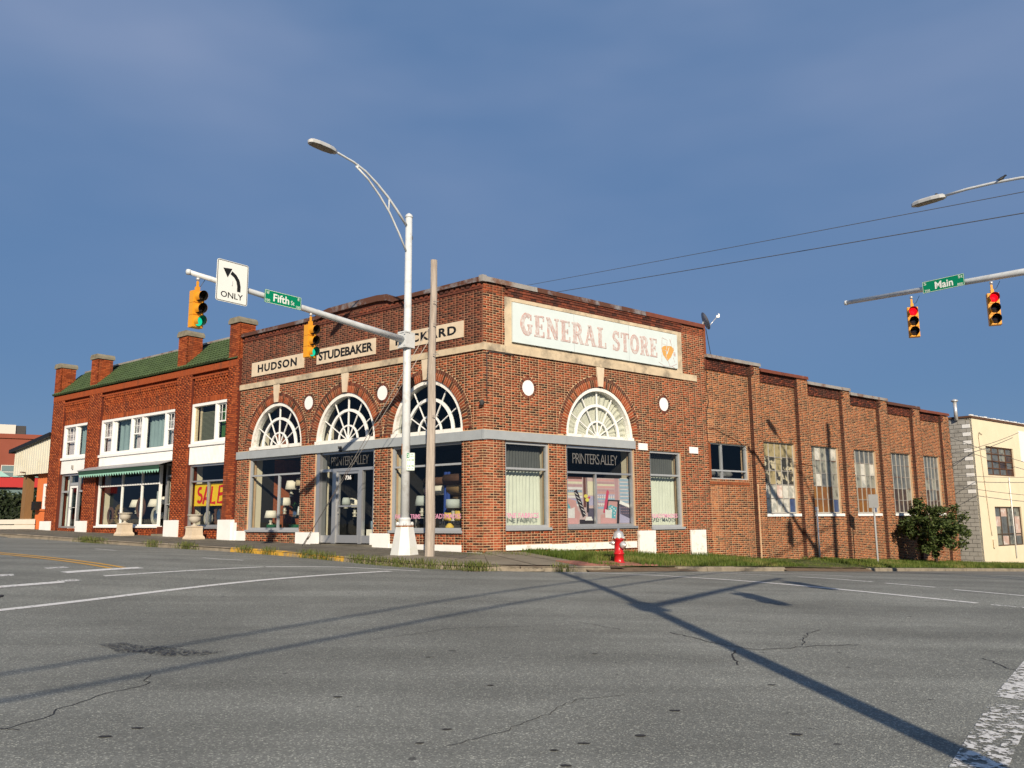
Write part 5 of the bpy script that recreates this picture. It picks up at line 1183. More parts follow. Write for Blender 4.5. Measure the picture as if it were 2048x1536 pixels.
def pillow(F,s,o,z,w,m,label,h=None):
    h=h or w; mb=MB(); n=8; V=[]
    for side in (1,-1):
        for j in range(n+1):
            for i in range(n+1):
                u,v=i/n*2-1,j/n*2-1; t=.09*((1-u*u)*(1-v*v))**.45; k_=1+.06*(abs(u*v))
                V.append(F(s+u*w/2*k_,o+side*t,z+h/2+v*h/2*k_))
    N_=(n+1)**2; fs=[(q*N_+j*(n+1)+i,q*N_+j*(n+1)+i+1,q*N_+(j+1)*(n+1)+i+1,q*N_+(j+1)*(n+1)+i) for q in (0,1) for j in range(n) for i in range(n)]
    mb.add(V,fs,0,None,True); return mb.build('pillow',M[m],None,label=label,cat='pillow',origin=F(s,o,z),recalc=False)
def table(F,s,o,z,w,h,label,m='wood2'):
    r=empty('side_table',put(F,s,o,z),label,'table'); mb=MB(); mb.box(F,s-w/2,s+w/2,o-.2,o+.2,z+h-.03,z+h); mb.build('table_top',M[m],r)
    for a in (-1,1):
        for b in (-1,1): mb=MB(); mb.box(F,s+a*(w/2-.03)-.015,s+a*(w/2-.03)+.015,o+b*.17-.015,o+b*.17+.015,z,z+h-.03); mb.build('leg',M[m],r)
# window 1
table(FL,8.55,-.9,-.27,.9,.36,'dark low table in the left shop window holding the silver plant pot','fabdark')
pot_plant(FL,8.62,-.62,.09,'leafy green plant in a silver pot in the left shop window','silverpot','plantgreen')
lamp(FL,8.05,-.6,.25,.26,'shade','white drum lamp beside the silver plant pot',baseh=.28)
lamp(FL,9.35,-.7,.22,.26,'shade','white drum lamp left of the silver plant pot',baseh=.28)
lamp(FL,9.55,-1.1,.8,.30,'shade','tall cream lamp shade at the back left of the window',baseh=.25)
lamp(FL,8.35,-1.05,.72,.34,'plaid','pale plaid lamp shade hanging high behind the plant',baseh=.15,r0=.14,r1=.24)
table(FL,8.05,-.7,-.27,.5,.5,'small side table under the right white lamp','fabdark'); table(FL,9.4,-.75,-.27,.6,.47,'side table under the left white lamp','fabdark')
for s,l_ in ((9.6,'leftmost green moss tray on the window floor'),(8.4,'green moss tray under the low table'),(7.95,'green moss tray at the right end of the window floor')):
    mb=MB(); mb.box(FL,s-.24,s+.24,-.62,-.36,-.265,-.13); mb.build('moss_tray',M['greenbox'],None,label=l_,cat='tray',group='green moss trays on the window floor',origin=FL(s,-.5,-.265))
mb=MB(); V=[];
curtain(FL,8.0,8.5,.35,1.25,-1.35,'hanging_textile',M['plaid'],None,amp=.04,wl=.2); tag(bpy.data.objects['hanging_textile'],'pale plaid textile hanging at the back of the left window','textile')
# entrance bay
mb=MB(); mb.box(FL,6.25,6.62,-.75,-.45,-.70,.36); cabm=mb.build('cabinet',M['black'],None,label='tall narrow black cabinet inside the glass left of the door',cat='cabinet',origin=FL(6.4,-.6,-.7))
mb=MB(); mb.box(FL,6.38,6.46,-.45,-.445,-.12,-.04); mb.box(FL,6.40,6.54,-.45,-.44,.28,.34); mb.build('sticker',M['white'],cabm)
lamp(FL,6.35,-.8,.36,.22,'shadegray','grey lamp standing on the black cabinet',baseh=.12,r0=.1,r1=.16)
pillow(FL,4.52,-.45,-.05,.40,'redpat','red and white patterned pillow right of the door',.24); pillow(FL,4.52,-.40,-.28,.42,'blustr','blue striped pillow under the red patterned one',.24)
mb=MB(); mb.box(FL,4.3,4.76,-.62,-.25,-.70,-.28); mb.build('linen_box',M['shade'],None,label='pale linen covered box under the striped pillow',cat='box',origin=FL(4.5,-.4,-.7))
bolt(FL,4.2,5.4,-1.4,.95,.16,'fabtan','tan fabric roll high behind the entrance glass'); bolt(FL,4.2,5.5,-1.3,.62,.15,'fabtan','tan fabric roll below the highest one behind the entrance')
mb=MB(); mb.box(FL,4.2,4.9,-1.1,-.95,.1,.5); mb.build('folded_fabric',M['redpat'],None,label='folded red patterned cloth on the entrance shelf',cat='fabric',origin=FL(4.5,-1,.1))
# window 3
for k_,(s0,s1,z,r_,m_,l_) in enumerate(((.85,2.2,1.12,.17,'fabdark','brown fabric roll at the top of the right display window'),(.85,2.1,.86,.20,'fabtan','fat tan fabric roll above the grey lamps'),(.95,2.0,.60,.13,'fabtan','thin tan fabric roll just above the grey lamp shades'),(2.3,3.3,1.12,.12,'fabdark','brown fabric roll at the upper left of the display window'))): bolt(FL,s0,s1,-.95-.1*k_,z,r_,m_,l_)
lamp(FL,1.55,-.55,-.05,.24,'shadegray','left lamp with pleated grey shade and bulbous base',baseh=.36,r0=.2,r1=.22); lamp(FL,1.02,-.55,-.05,.24,'shadegray','right lamp with pleated grey shade and bulbous base',baseh=.36,r0=.2,r1=.22)
mb=MB(); mb.box(FL,.8,1.9,-.8,-.35,-.27,-.05); mb.build('display_plinth',M['darkgray'],None,label='dark display box under the two grey lamps',cat='box',origin=FL(1.3,-.6,-.27))
pillow(FL,1.29,-.5,-.05,.28,'yellowfab','yellow round pillow between the two grey lamps',.28); pillow(FL,1.75,-.55,-.05,.26,'yellowfab','yellow pillow left of the grey lamps beside the wood pole',.24)
pot_plant(FL,2.45,-.5,.05,'pink orchid in a grey square pot behind the steel pole','darkgray','plantgreen',n=16,h=.3,flow='orchid',ph=.24)
table(FL,2.5,-.6,-.27,.8,.33,'thin legged table under the orchid','galv')
curtain(FL,2.0,2.25,.0,1.35,-.9,'blue_cloth',mat('royal_blue_cloth',(.02,.05,.22),.8,.1),None,amp=.03,wl=.12); tag(bpy.data.objects['blue_cloth'],'royal blue cloth hanging behind the orchid','textile')
mb=MB(); mb.lathe([(.10,0),(.13,.05),(.06,.14),(.02,.16)],FL(1.45,-.3,-.26),12); mb.build('ornament',M['yellowfab'],None,label='small yellow pear ornament on the window floor',cat='ornament',origin=FL(1.45,-.3,-.26))
for s_,o_,z_,b_,h_,m_,l_ in ((9.75,-.45,-.27,.36,.24,'shade','white lamp standing low at the left end of the left window'),(8.0,-.42,-.27,.44,.28,'shade','white lamp standing low at the right end of the left window'),(9.15,-1.2,.95,.22,.26,'plaid','small plaid shade high in the left window'),(2.95,-.75,.1,.3,.28,'shadegray','grey lamp behind the left edge of the right display window'),(6.5,-1.3,.1,.3,.3,'shade','white lamp deep inside left of the glass door'),(4.6,-1.2,.5,.3,.3,'shade','pale lamp deep inside right of the glass door')):
    lamp(FL,s_,o_,z_,h_,m_,l_,baseh=b_)
for s0_,s1_,z_,o_,r_,m_,l_ in ((.8,1.95,.36,-.85,.15,'fabtan','tan fabric roll behind the grey lamp shades'),(4.25,5.0,.30,-1.2,.13,'redpat','red patterned fabric roll right of the door'),(8.0,9.4,1.25,-1.5,.13,'redpat','red patterned fabric roll high in the left window'),(2.2,3.3,.85,-1.3,.15,'shade','cream fabric roll high at the left of the display window'),(4.2,5.4,1.22,-1.45,.14,'shade','cream fabric roll at the top behind the entrance')):
    bolt(FL,s0_,s1_,o_,z_,r_,m_,l_)
for k_ in range(5):
    mb=MB(); z_=-.27+.10*k_; mb.box(FL,.85-.02*k_,1.25,-1.25,-.95,z_+.42,z_+.51); mb.build('folded_cloth',M[('shade','redpat','blustr','fabtan','mint')[k_]],None,label=('cream','red patterned','blue','tan','mint green')[k_]+' folded cloth in the stack behind the lamps',cat='cloth',group='folded cloths stacked behind the lamps',origin=FL(1,-1.1,z_+.42))
# shop bay 2: mirrors and lamps
def mirror(F,s,o,z,rx,rz,label,star=False,m='gold'):
    r=empty('wall_mirror',put(F,s,o,z-rz-.05),label,'mirror','mirrors in the red shop windows'); mb=MB(); n=36
    for i in range(n):
        t0,t1=2*math.pi*i/n,2*math.pi*(i+1)/n; k_=1.0 if (not star or i%2) else 1.25
        mb.prism([(s+rx*.68*math.cos(t0),z+rz*.68*math.sin(t0)),(s+rx*k_*math.cos(t0),z+rz*k_*math.sin(t0)),(s+rx*k_*math.cos(t1),z+rz*k_*math.sin(t1)),(s+rx*.68*math.cos(t1),z+rz*.68*math.sin(t1))],F,o,o+.05)
    mb.build('rim',M[m],r); mb=MB(); mb.prism([(s+rx*.69*math.cos(t),z+rz*.69*math.sin(t)) for t in np.linspace(0,2*math.pi,25)[:-1]],F,o+.005,o+.02); mb.build('glass',M['mirror'],r)
mirror(FL,20.05,-.45,.28,.30,.34,'round gold sunburst mirror second from the left in the wide shop window',True)
mirror(FL,20.85,-.5,.25,.26,.36,'dark oval mirror at the left end of the wide shop window',False,'fabdark'); mirror(FL,18.6,-.6,.55,.34,.42,'dark arched mirror behind the left urn',False,'fabdark')
mirror(FL,17.2,-.5,.2,.36,.36,'round grey mirror right of the left urn',False,'ceramic')
for s,z,l_ in ((19.35,.62,'white lamp shade above the sunburst mirror'),(17.9,.62,'white lamp shade in the middle of the wide shop window'),(17.0,.70,'pale lamp shade near the right of the wide shop window')): lamp(FL,s,-.8,z-.3,.30,'shade',l_,baseh=.26,r0=.2,r1=.30)
lamp(FL,16.7,-.6,-.2,.25,'ceramic','small grey lamp in the right corner of the wide shop window',baseh=.3)
mirror(FL,12.75,-.4,.20,.22,.36,'tall oval mirror with beaded dark rim under the sale banner',True,'fabdark'); mirror(FL,12.15,-.42,.20,.28,.36,'round gilt mirror under the right end of the sale banner',False,'gold'); mirror(FL,13.55,-.5,.1,.26,.26,'small grey mirror behind the right urn',False,'ceramic')
mb=MB(); mb.box(FL,16.35,16.6,-.135,-.13,.30,1.15); mb.build('paper_notice',M['shadegray'],None,label='pale paper notice taped inside the shop window beside the door',cat='notice',origin=FL(16.5,-.13,.3))
# ================================================================== STREET FURNITURE
def rounded(w,h,r,n=5):
    P=[]
    for cx,cy,a in ((w/2-r,h/2-r,0),(-w/2+r,h/2-r,90),(-w/2+r,-h/2+r,180),(w/2-r,-h/2+r,270)):
        for k_ in range(n+1): t=R(a+90*k_/n); P.append((cx+r*math.cos(t),cy+r*math.sin(t)))
    return P
def place(root,o,parent=None): pass
def sub(mb,name,m,parent,label=None,kind=None): return mb.build(name,m,parent,label=label,kind=kind)
# local builder: geometry is made at the origin and the Empty carries place and turn
def make_signal(lit):
    r=empty('traffic_signal',(0,0,0)); mb=MB(); 
    for k_ in range(3):
        mb=MB(); z=-.40-.262*k_; mb.bx((0,0,z),(.255,.15,.256)); mb.bx((0,-.078,z),(.235,.012,.236)); hs=mb.build('signal_section',M['sigyellow'],r)
        mb=MB(); n=14; V=[]
        for j,y in enumerate((-.084,-.27)):
            for q in range(n+1):
                t=R(-50+280*q/n); 
                V.append((.108*math.cos(t),y+(0 if j==0 else (.06*(1-math.sin(t))/2)),z+.108*math.sin(t)))
        mb.add(V,[(q,q+1,n+1+q+1,n+1+q) for q in range(n)],0,None,True)
        V2=[(x*.96,y,z+(zz-z)*.96) for x,y,zz in V]; mb.add(V2,[(q,q+1,n+1+q+1,n+1+q) for q in range(n)],1,None,True)
        mb.build('visor',[M['sigyellow'],M['sigblack']],hs,recalc=False)
        nm='green' if k_==2 else ('red' if k_==0 else 'off'); on=(lit==nm)
        mb=MB(); rr=.098; prof=[(rr*math.sin(t),-.088-.03*math.cos(t)) for t in np.linspace(0,math.pi/2,6)]; V=[]
        for ra,y in prof:
            for q in range(16): V.append((ra*math.cos(2*math.pi*q/16),y,z+ra*math.sin(2*math.pi*q/16)))
        mb.add(V,[(i*16+q,i*16+(q+1)%16,(i+1)*16+(q+1)%16,(i+1)*16+q) for i in range(5) for q in range(16)],0,None,True)
        mb.build('lens',M['lensgreen'] if on and nm=='green' else (M['lensred'] if on else M['lensoff']),hs,recalc=False,label=f'lit {nm} lens' if on else 'dark lens')
    mb=MB(); mb.bx((0,0,-.22),(.07,.09,.10)); mb.bx((0,0,-.13),(.045,.03,.16)); mb.build('hanger',M['sigyellow'],r)
    mb=MB(); mb.tube([(0,0,-.07),(0,0,.03)],.015,6); mb.lathe([(.03,-.03),(.045,0),(.03,.03)],(0,0,.0),8); mb.build('swivel',M['silver'],r)
    mb=MB(); mb.tube([(.02,.05,-.2),(.12,.08,-.12),(.2,.05,.04)],.006,5); mb.build('cable',M['wire'],r)
    return r
def copy_tree(o,parent=None):
    c=o.copy(); COL.objects.link(c); c.parent=parent
    for ch in list(o.children): copy_tree(ch,c)
    return c
def az_of(v): return math.atan2(v[1],v[0])
def set_obj(o,loc,rz,label,cat=None,group=None,tilt=None):
    o.location=loc; o.rotation_euler=(tilt[0] if tilt else 0,tilt[1] if tilt else 0,rz); tag(o,label,cat,group)
# mast: pole at origin, arm along +X
def make_mast(armlen=6.35,armz0=5.66,rise=.40,lum=True,top=9.15,reach=3.4):
    r=empty('signal_mast',(0,0,0))
    mb=MB(); pts=[(0,0,.86),(0,0,4.),(0,0,top-.05)]; mb.tube(pts,[.118,.106,.092],18); mb.lathe([(.10,top-.06),(.11,top-.04),(.09,top+.02),(.03,top+.07)],(0,0,0),14); mb.build('pole',M['polewhite'],r)
    mb=MB(); mb.lathe([(.40,-.12),(.40,.02),(.39,.04),(.245,.73),(.235,.76)],(0,0,0),8,smooth=False); mb.build('base',M['polebase'],r)
    mb=MB(); mb.lathe([(.238,.755),(.245,.765),(.238,.78)],(0,0,0),16); mb.build('rust_ring',M['rustband'],r)
    mb=MB(); mb.lathe([(.18,.78),(.19,.80),(.155,.84),(.15,.93),(.165,.95),(.125,.99)],(0,0,0),16)
    for k_ in range(4): a=math.pi/4+k_*math.pi/2; mb.lathe([(.03,.78),(.045,.80),(.045,.85),(.02,.88)],(.185*math.cos(a),.185*math.sin(a),0),8)
    mb.build('bolt_flange',M['polewhite'],r)
    mb=MB(); mb.bx((0.02,0,armz0+.0),(.34,.27,.42)); mb.bx((.13,0,armz0+.20),(.16,.31,.04)); mb.bx((.13,0,armz0-.20),(.16,.31,.04))
    for y in (-.13,.13):
        for z in (-.15,.15): mb.bx((.205,y*.8,armz0+z),(.03,.04,.04))
    mb.build('arm_clamp',M['polewhite'],r)
    mb=MB(); P_=[(.18,0,armz0)]+[(.18+(armlen-.18)*t,0,armz0+rise*(t*1.0)) for t in (.25,.5,.75,1)]
    mb.tube(P_,[.092,.082,.072,.062,.052],14); mb.lathe([(.05,-.05),(.06,0),(.05,.05)],(armlen+.02,0,armz0+rise),8); mb.build('mast_arm',M['polewhite'],r)
    if lum:
        mb=MB(); U_=[(.09,0,top-.30),(.45,0,top+.02),(.8,0,top+.30),(1.2,0,top+.55),(1.6,0,top+.75),(2.0,0,top+.86),(2.5,0,top+.92),(reach-.7,0,top+.93)]
        mb.tube(U_,[.036,.034,.033,.032,.03,.03,.03,.03],10); mb.build('upper_truss_tube',M['polewhite'],r)
        mb=MB(); mb.tube([(.09,0,top-1.03),(.35,0,top-.62),(.72,0,top-.12),(1.1,0,top+.25),(1.5,0,top+.56),(1.92,0,top+.78)],.026,8); mb.build('lower_truss_tube',M['polewhite'],r)
        mb=MB(); mb.tube([(.75,0,top-.09),(.75,0,top+.26)],.02,6); mb.tube([(1.86,0,top+.74),(1.86,0,top+.85)],.03,6); mb.build('strut',M['polewhite'],r)
        mb=MB(); x0=reach-.82; z=top+.93; out=[(0,-.05),(0,.05),(.10,.11),(.30,.15),(.62,.145),(.80,.10),(.86,.03),(.86,-.03),(.80,-.10),(.62,-.145),(.30,-.15),(.10,-.11)]
        n=len(out); V=[(x0+a,b,z-.05) for a,b in out]+[(x0+a,b,z+.015) for a,b in out]+[(x0+.05+a*.88,b*.75,z+.06) for a,b in out]
        mb.add(V,[tuple(range(n)),tuple(range(3*n-1,2*n-1,-1))]+[(i,(i+1)%n,n+(i+1)%n,n+i) for i in range(n)]+[(n+i,n+(i+1)%n,2*n+(i+1)%n,2*n+i) for i in range(n)]); hd=mb.build('lamp_head',mat('lamp_head_grey',(.42,.43,.43),.4,.05),r)
        mb=MB(); mb.bx((x0+.56,0,z-.055),(.40,.22,.012)); mb.bx((x0+.22,0,z-.054),(.26,.2,.01)); mb.build('lens',mat('lamp_lens',(.20,.19,.15),.35,.2,10),hd)
        mb=MB(); mb.lathe([(.035,.0),(.035,.05),(.03,.06)],(x0+.22,0,z+.06),8); mb.build('photocell',M['darkgray'],hd)
    return r
PX=(-2.79,21.68); ra=az_of(nL)
mastA=make_mast(); set_obj(mastA,(PX[0],PX[1],-.935),ra,'pale grey traffic signal mast with street lamp standing on the shop corner','signal mast','traffic signal masts with street lamps')
mb=MB(); mb.bx((-.1,.0,8.55),(.06,.05,.10)); o=mb.build('terminal_box',M['darkgray'],mastA)
mb=MB(); mb.bx((.11,-.03,3.1-.35),(.012,.02,.28)); mb.build('rust_streak',M['rustband'],mastA)
def onA(a,dz=0): q=np.array(PX)+nL*a; return (q[0],q[1],-.935+5.66+.40*(a/6.35)+dz)
sigG=make_signal('green'); fz=math.atan2(-dL[1],-dL[0])+math.pi/2
set_obj(sigG,onA(3.2,-.10),fz,'yellow traffic signal with green lit, hanging nearer the steel pole left of STUDEBAKER panel','traffic signal','yellow signals showing green'); 
s2=copy_tree(sigG); set_obj(s2,onA(6.15,-.09),fz+R(2),'yellow signal with green lit, hanging at the arm tip beside the ONLY sign','traffic signal','yellow signals showing green')
# turn-only sign
def sign_at(name,c,face,w,h,r_,label,cat,front,border=None,th=.012,group=None):
    "face: unit vector the sign looks along. returns root and P(x,y,o) with x to the right as seen from the front"
    f=np.array([face[0],face[1]])/np.hypot(*face[:2]); rt=np.array([-f[1],f[0]])   # right as seen from the front
    P=lambda x,y,o: (c[0]+rt[0]*x+f[0]*o,c[1]+rt[1]*x+f[1]*o,c[2]+y)
    root=empty(name,(c[0],c[1],c[2]-h/2),label,cat,group)
    F=lambda x,o,z: P(x,z,o)
    mb=MB(); mb.prism(rounded(w,h,r_),F,-th,0); mb.build('sign_plate',front,root)
    if border:
        inn,thk,bm_=border; mb=MB(); A_=rounded(w-2*inn,h-2*inn,max(.005,r_-inn)); B_=rounded(w-2*inn-2*thk,h-2*inn-2*thk,max(.004,r_-inn-thk)); n=len(A_)
        mb.add([F(x,.0015,z) for x,z in A_]+[F(x,.0015,z) for x,z in B_],[(i,(i+1)%n,n+(i+1)%n,n+i) for i in range(n)]); mb.build('border',bm_,root,recalc=False)
    return root,P
f_=-dL; c_=onA(5.42,.0); c_=(c_[0]+f_[0]*.14,c_[1]+f_[1]*.14,c_[2]+.02)
so_,P=sign_at('turn_sign',c_,f_,.77,.92,.05,'white turn sign with curved black arrow and the word ONLY on the left mast arm','road sign',M['signwhite'],(.012,.014,M['black']))
mb=MB(); cx,cy=-.20,-.12
pts=[(.16,-.18),(.16,-.06),(.13,.06),(.06,.15),(-.04,.21)]; stroke(mb,pts,.085,P,.002,0,.001)
mb.add([P(-.24,.28,.003),P(-.02,.30,.003),P(-.125,.085,.003)],[(0,1,2)]); mb.build('arrow',M['black'],so_,recalc=False)
mb=MB(); text(mb,'ONLY',P,-.27,.27,-.36,-.23,.002,bold=.012,th=.001); mb.build('lettering',M['black'],so_,recalc=False)
mb=MB(); mb.bx((c_[0]-f_[0]*.08,c_[1]-f_[1]*.08,c_[2]-.02),(.14,.14,.10)); mb.build('bracket',M['silver'],so_)
def street_sign(c,face,w,h,main,tl,bl_,tr,br_,small,label):
    r,P=sign_at('street_name_sign',c,face,w,h,.02,label,'street sign',M['signgreen'],(.006,.008,M['signwhite']))
    mb=MB()
    for t,x0,x1,y0,y1,b in ((main[0],*main[1:],.02),)+tuple((q[0],*q[1:],.0) for q in (tl,bl_,tr,br_,small) if q): text(mb,t,P,x0,x1,y0,y1,.002,bold=b,th=.001)
    mb.build('lettering',M['signwhite'],r,recalc=False); return r
c_=onA(4.08,.0); c_=(c_[0]+f_[0]*.12,c_[1]+f_[1]*.12,c_[2]+.0)
street_sign(c_,f_,1.00,.305,('Fifth',-.27,.16,-.09,.09),('W',-.46,-.38,.05,.12),('100',-.47,-.36,-.12,-.06),('E',.40,.45,.06,.12),('100',.36,.47,-.13,-.07),('St',.21,.31,-.08,.02),'green street sign reading Fifth St on the left mast arm')
# parking sign on the steel pole
q=np.array(PX); f2=np.array([.10,-.995]); f2/=np.linalg.norm(f2); c_=(q[0]+f2[0]*.13+.13,q[1]+f2[1]*.13,-.935+2.42)
pk_,P=sign_at('parking_sign',c_,f2,.215,.46,.02,'small white and green two hour parking sign strapped to the steel pole','parking sign',M['signwhite'],(.006,.006,M['signgreen']))
mb=MB(); mb.add([P(-.095,.09,.0022),P(-.03,.09,.0022),P(-.03,.215,.0022),P(-.095,.215,.0022)],[(0,1,2,3)]); mb.build('green_panel',M['signgreen'],pk_,recalc=False)
mb=MB(); text(mb,'2',P,-.082,-.045,.115,.195,.003,bold=.03,th=.001); mb.build('numeral',M['signwhite'],pk_,recalc=False)
mb=MB(); 
for t,x0,x1,y0,y1 in (('HR',-.005,.07,.165,.20),('PARKING',-.02,.09,.115,.145),('8:00 AM',-.085,.085,.02,.065),('TO',-.02,.02,-.05,-.02),('5:00 PM',-.085,.085,-.135,-.09)): text(mb,t,P,x0,x1,y0,y1,.0022,bold=.02,th=.001)
text(mb,'MON - FRI',P,-.07,.07,-.20,-.165,.0022,bold=.01,th=.001)
mb.build('lettering',M['signgreen'],pk_,recalc=False)
# right-hand mast, pole outside the frame
rp_=FR(8.0,12.35,0); zb=zr(rp_[0],rp_[1])-.0
# arm from the pole towards the street wall: direction -nR
mastB=make_mast(armlen=6.35,rise=.36,armz0=5.60+1.62,top=9.1)
bpy.data.objects.remove(mastB.children[0]) if False else None
for ch in list(mastB.children_recursive)+[mastB]: bpy.data.objects.remove(ch)
def zat(o): return 5.62+.0*(o)
mastB=empty('signal_mast',(0,0,0)); 
def mk_mastB():
    r=mastB; H_=9.2
    mb=MB(); mb.tube([(0,0,-.02),(0,0,4),(0,0,H_)],[.13,.115,.10],18); mb.build('pole',M['polewhite'],r)
    mb=MB(); mb.lathe([(.40,-.12),(.40,.02),(.39,.04),(.245,.73),(.235,.76)],(0,0,0),8,smooth=False); mb.build('base',M['polebase'],r)
    mb=MB(); mb.bx((.02,0,7.05),(.34,.3,.5)); mb.build('arm_clamp',M['polewhite'],r)
    mb=MB(); mb.tube([(.15,0,7.05),(1.9,0,7.17),(6.25,0,7.35)],[.10,.082,.055],14); mb.lathe([(.05,-.055),(.065,0),(.05,.055)],(6.28,0,7.35),8); mb.build('mast_arm',M['polewhite'],r)
    mb=MB(); mb.tube([(.0,0,8.7),(.5,0,9.08),(1.1,0,9.33),(1.7,0,9.45),(2.3,0,9.52),(2.9,0,9.56),(3.5,0,9.56)],.034,10); mb.build('lamp_arm',M['polewhite'],r)
    x0=3.42; z=9.56; mb=MB(); out=[(0,-.05),(0,.05),(.10,.11),(.30,.15),(.62,.145),(.80,.10),(.86,.03),(.86,-.03),(.80,-.10),(.62,-.145),(.30,-.15),(.10,-.11)]; n=len(out)
    V=[(x0+a,b,z-.05) for a,b in out]+[(x0+a,b,z+.015) for a,b in out]+[(x0+.05+a*.88,b*.75,z+.06) for a,b in out]
    mb.add(V,[tuple(range(n)),tuple(range(3*n-1,2*n-1,-1))]+[(i,(i+1)%n,n+(i+1)%n,n+i) for i in range(n)]+[(n+i,n+(i+1)%n,2*n+(i+1)%n,2*n+i) for i in range(n)]); hd=mb.build('lamp_head',bpy.data.materials['lamp_head_grey'],r)
    mb=MB(); mb.bx((x0+.56,0,z-.055),(.40,.22,.012)); mb.bx((x0+.22,0,z-.054),(.26,.2,.01)); mb.build('lens',bpy.data.materials['lamp_lens'],hd)
    mb=MB(); mb.lathe([(.035,.0),(.035,.05),(.03,.06)],(x0+.22,0,z+.06),8); mb.build('photocell',M['darkgray'],hd)
mk_mastB(); rb=az_of(-nR); ZB=-1.52
set_obj(mastB,(rp_[0],rp_[1],ZB),rb,'pale grey mast reaching in from the right edge with a street lamp and red signals','signal mast','traffic signal masts with street lamps')
def onB(o): # o = distance from the wall line
    a=12.35-o; z=7.05+(.12*(a-.15)/1.75 if a<1.9 else .12+.18*(a-1.9)/4.35); q=FR(8.0,o,0); return (q[0],q[1],ZB+z)
sigR=make_signal('red'); fr_=R(-110)+math.pi/2
def dn(p,d): return (p[0],p[1],p[2]+d)
set_obj(sigR,dn(onB(7.85),-.16),fr_,'yellow traffic signal with red lit, hanging left of the Main St sign','traffic signal','yellow signals showing red')
s3=copy_tree(sigR); set_obj(s3,dn(onB(9.78),-.13),fr_+R(1),'yellow signal with red lit, hanging right of the Main St sign','traffic signal','yellow signals showing red')
f_=-dR; c_=onB(8.72); c_=(c_[0]+f_[0]*.12,c_[1]+f_[1]*.12,c_[2]+.03)
street_sign(c_,f_,1.02,.305,('Main',-.20,.24,-.10,.09),('S',-.47,-.41,.05,.12),('700',-.46,-.33,-.13,-.07),('St',.37,.48,.05,.13),('800',.34,.47,-.13,-.07),None,'green street sign reading Main St on the right mast arm')
# little bird on the lamp arm
bq=FR(8.0,10.25,0); bz=ZB+9.47; bd=empty('bird',(bq[0],bq[1],bz+.03),'small dark bird perched on the right street lamp arm','bird')
mb=MB(); V=[]; c_=WORLD[bd.name]
prof=[(-.13,.008,.03),(-.06,.03,.05),(.0,.048,.07),(.05,.04,.10),(.08,.03,.135),(.11,.022,.15),(.135,.004,.145)]
for x,r_,z in prof:
    for k_ in range(8): t=2*math.pi*k_/8; V.append((c_[0]+x,c_[1]+r_*math.cos(t),c_[2]+z+r_*math.sin(t)))
mb.add(V,[(i*8+k_,i*8+(k_+1)%8,(i+1)*8+(k_+1)%8,(i+1)*8+k_) for i in range(6) for k_ in range(8)],0,None,True); mb.build('body',M['black'],bd)
mb=MB(); mb.tube([(c_[0],c_[1],c_[2]-.03),(c_[0],c_[1],c_[2]+.04)],.006,5); mb.build('leg',M['black'],bd)
# third mast beside the camera: its long shadow lies across the junction
mastC=copy_tree(mastA)
for ch in list(mastC.children):
    if ch.name.startswith(('terminal','rust_streak')): bpy.data.objects.remove(ch)
set_obj(mastC,(3.36,1.15,-1.52),az_of(-nL),'pale grey signal mast behind the camera whose long shadow crosses the junction','signal mast','traffic signal masts with street lamps')
def onC(a,dz=0): q=np.array((3.36,1.15))-nL*a; return (q[0],q[1],-1.52+5.66+.40*(a/6.35)+dz)
for a,l_ in ((3.2,'yellow signal behind the camera on the near arm, inner one'),(6.0,'yellow signal behind the camera on the near arm tip')):
    s4=copy_tree(sigG); set_obj(s4,onC(a,-.1),math.atan2(dL[1],dL[0])+math.pi/2,l_,'traffic signal','yellow signals facing away')
# ---- wooden pole, guys, overhead wires
wp=empty('wooden_pole',(-2.10,21.12,-1.02),'weathered bare wooden pole leaning slightly beside the steel mast','pole')
mb=MB(); n=10; V=[]; Hs=[0,1,2,3,4,5,6,7,7.92]
for i,h in enumerate(Hs):
    r_=.132-.0055*h; 
    for k_ in range(n):
        t=2*math.pi*k_/n; rr=r_*(1+.06*math.sin(t*3+h))*(1 if abs(math.cos(t))<.9 else .96); V.append((-2.10+.02*h*.35+rr*math.cos(t)+.01*math.sin(h*2),21.12+rr*math.sin(t)*.9,-1.15+h))
mb.add(V,[(i*n+k_,i*n+(k_+1)%n,(i+1)*n+(k_+1)%n,(i+1)*n+k_) for i in range(len(Hs)-1) for k_ in range(n)]+[tuple((len(Hs)-1)*n+k_ for k_ in range(n))],0,None,False); mb.build('shaft',M['wood'],wp)
mb=MB(); 
for z in (5.6,5.0,4.2,2.6): mb.tube([(-2.03,20.95,z),(-1.88,20.95,z)],.012,5)
mb.build('bolt',M['galv'],wp)
for (z,d_,l_) in ((5.10,0,'upper guy wire from the wooden pole to the pavement anchor'),(4.75,.05,'lower guy wire from the wooden pole to the pavement anchor')):
    a_=np.array((-2.05,21.05,z)); b_=np.array(FL(6.2+d_,1.0,-.84)); mb=MB(); mb.tube([a_,a_*.5+b_*.5+np.array([0,0,-.03]),b_],.009,5); mb.build('guy_wire',M['galv'],None,label=l_,cat='wire',group='guy wires of the wooden pole',origin=b_)
b_=np.array(FL(6.2,1.0,-.86)); a_=np.array((-2.05,21.05,5.0)); u_=(a_-b_)/np.linalg.norm(a_-b_); mb=MB(); mb.tube([b_-u_*.1,b_+u_*.75],.016,6); mb.tube([b_+u_*.45,b_+u_*.62],.03,6); mb.build('guy_anchor',M['galv'],None,label='iron guy anchor rod rising from the pavement before the entrance',cat='anchor',origin=b_)
up=(14.25,18.8); upz=zr(*up)
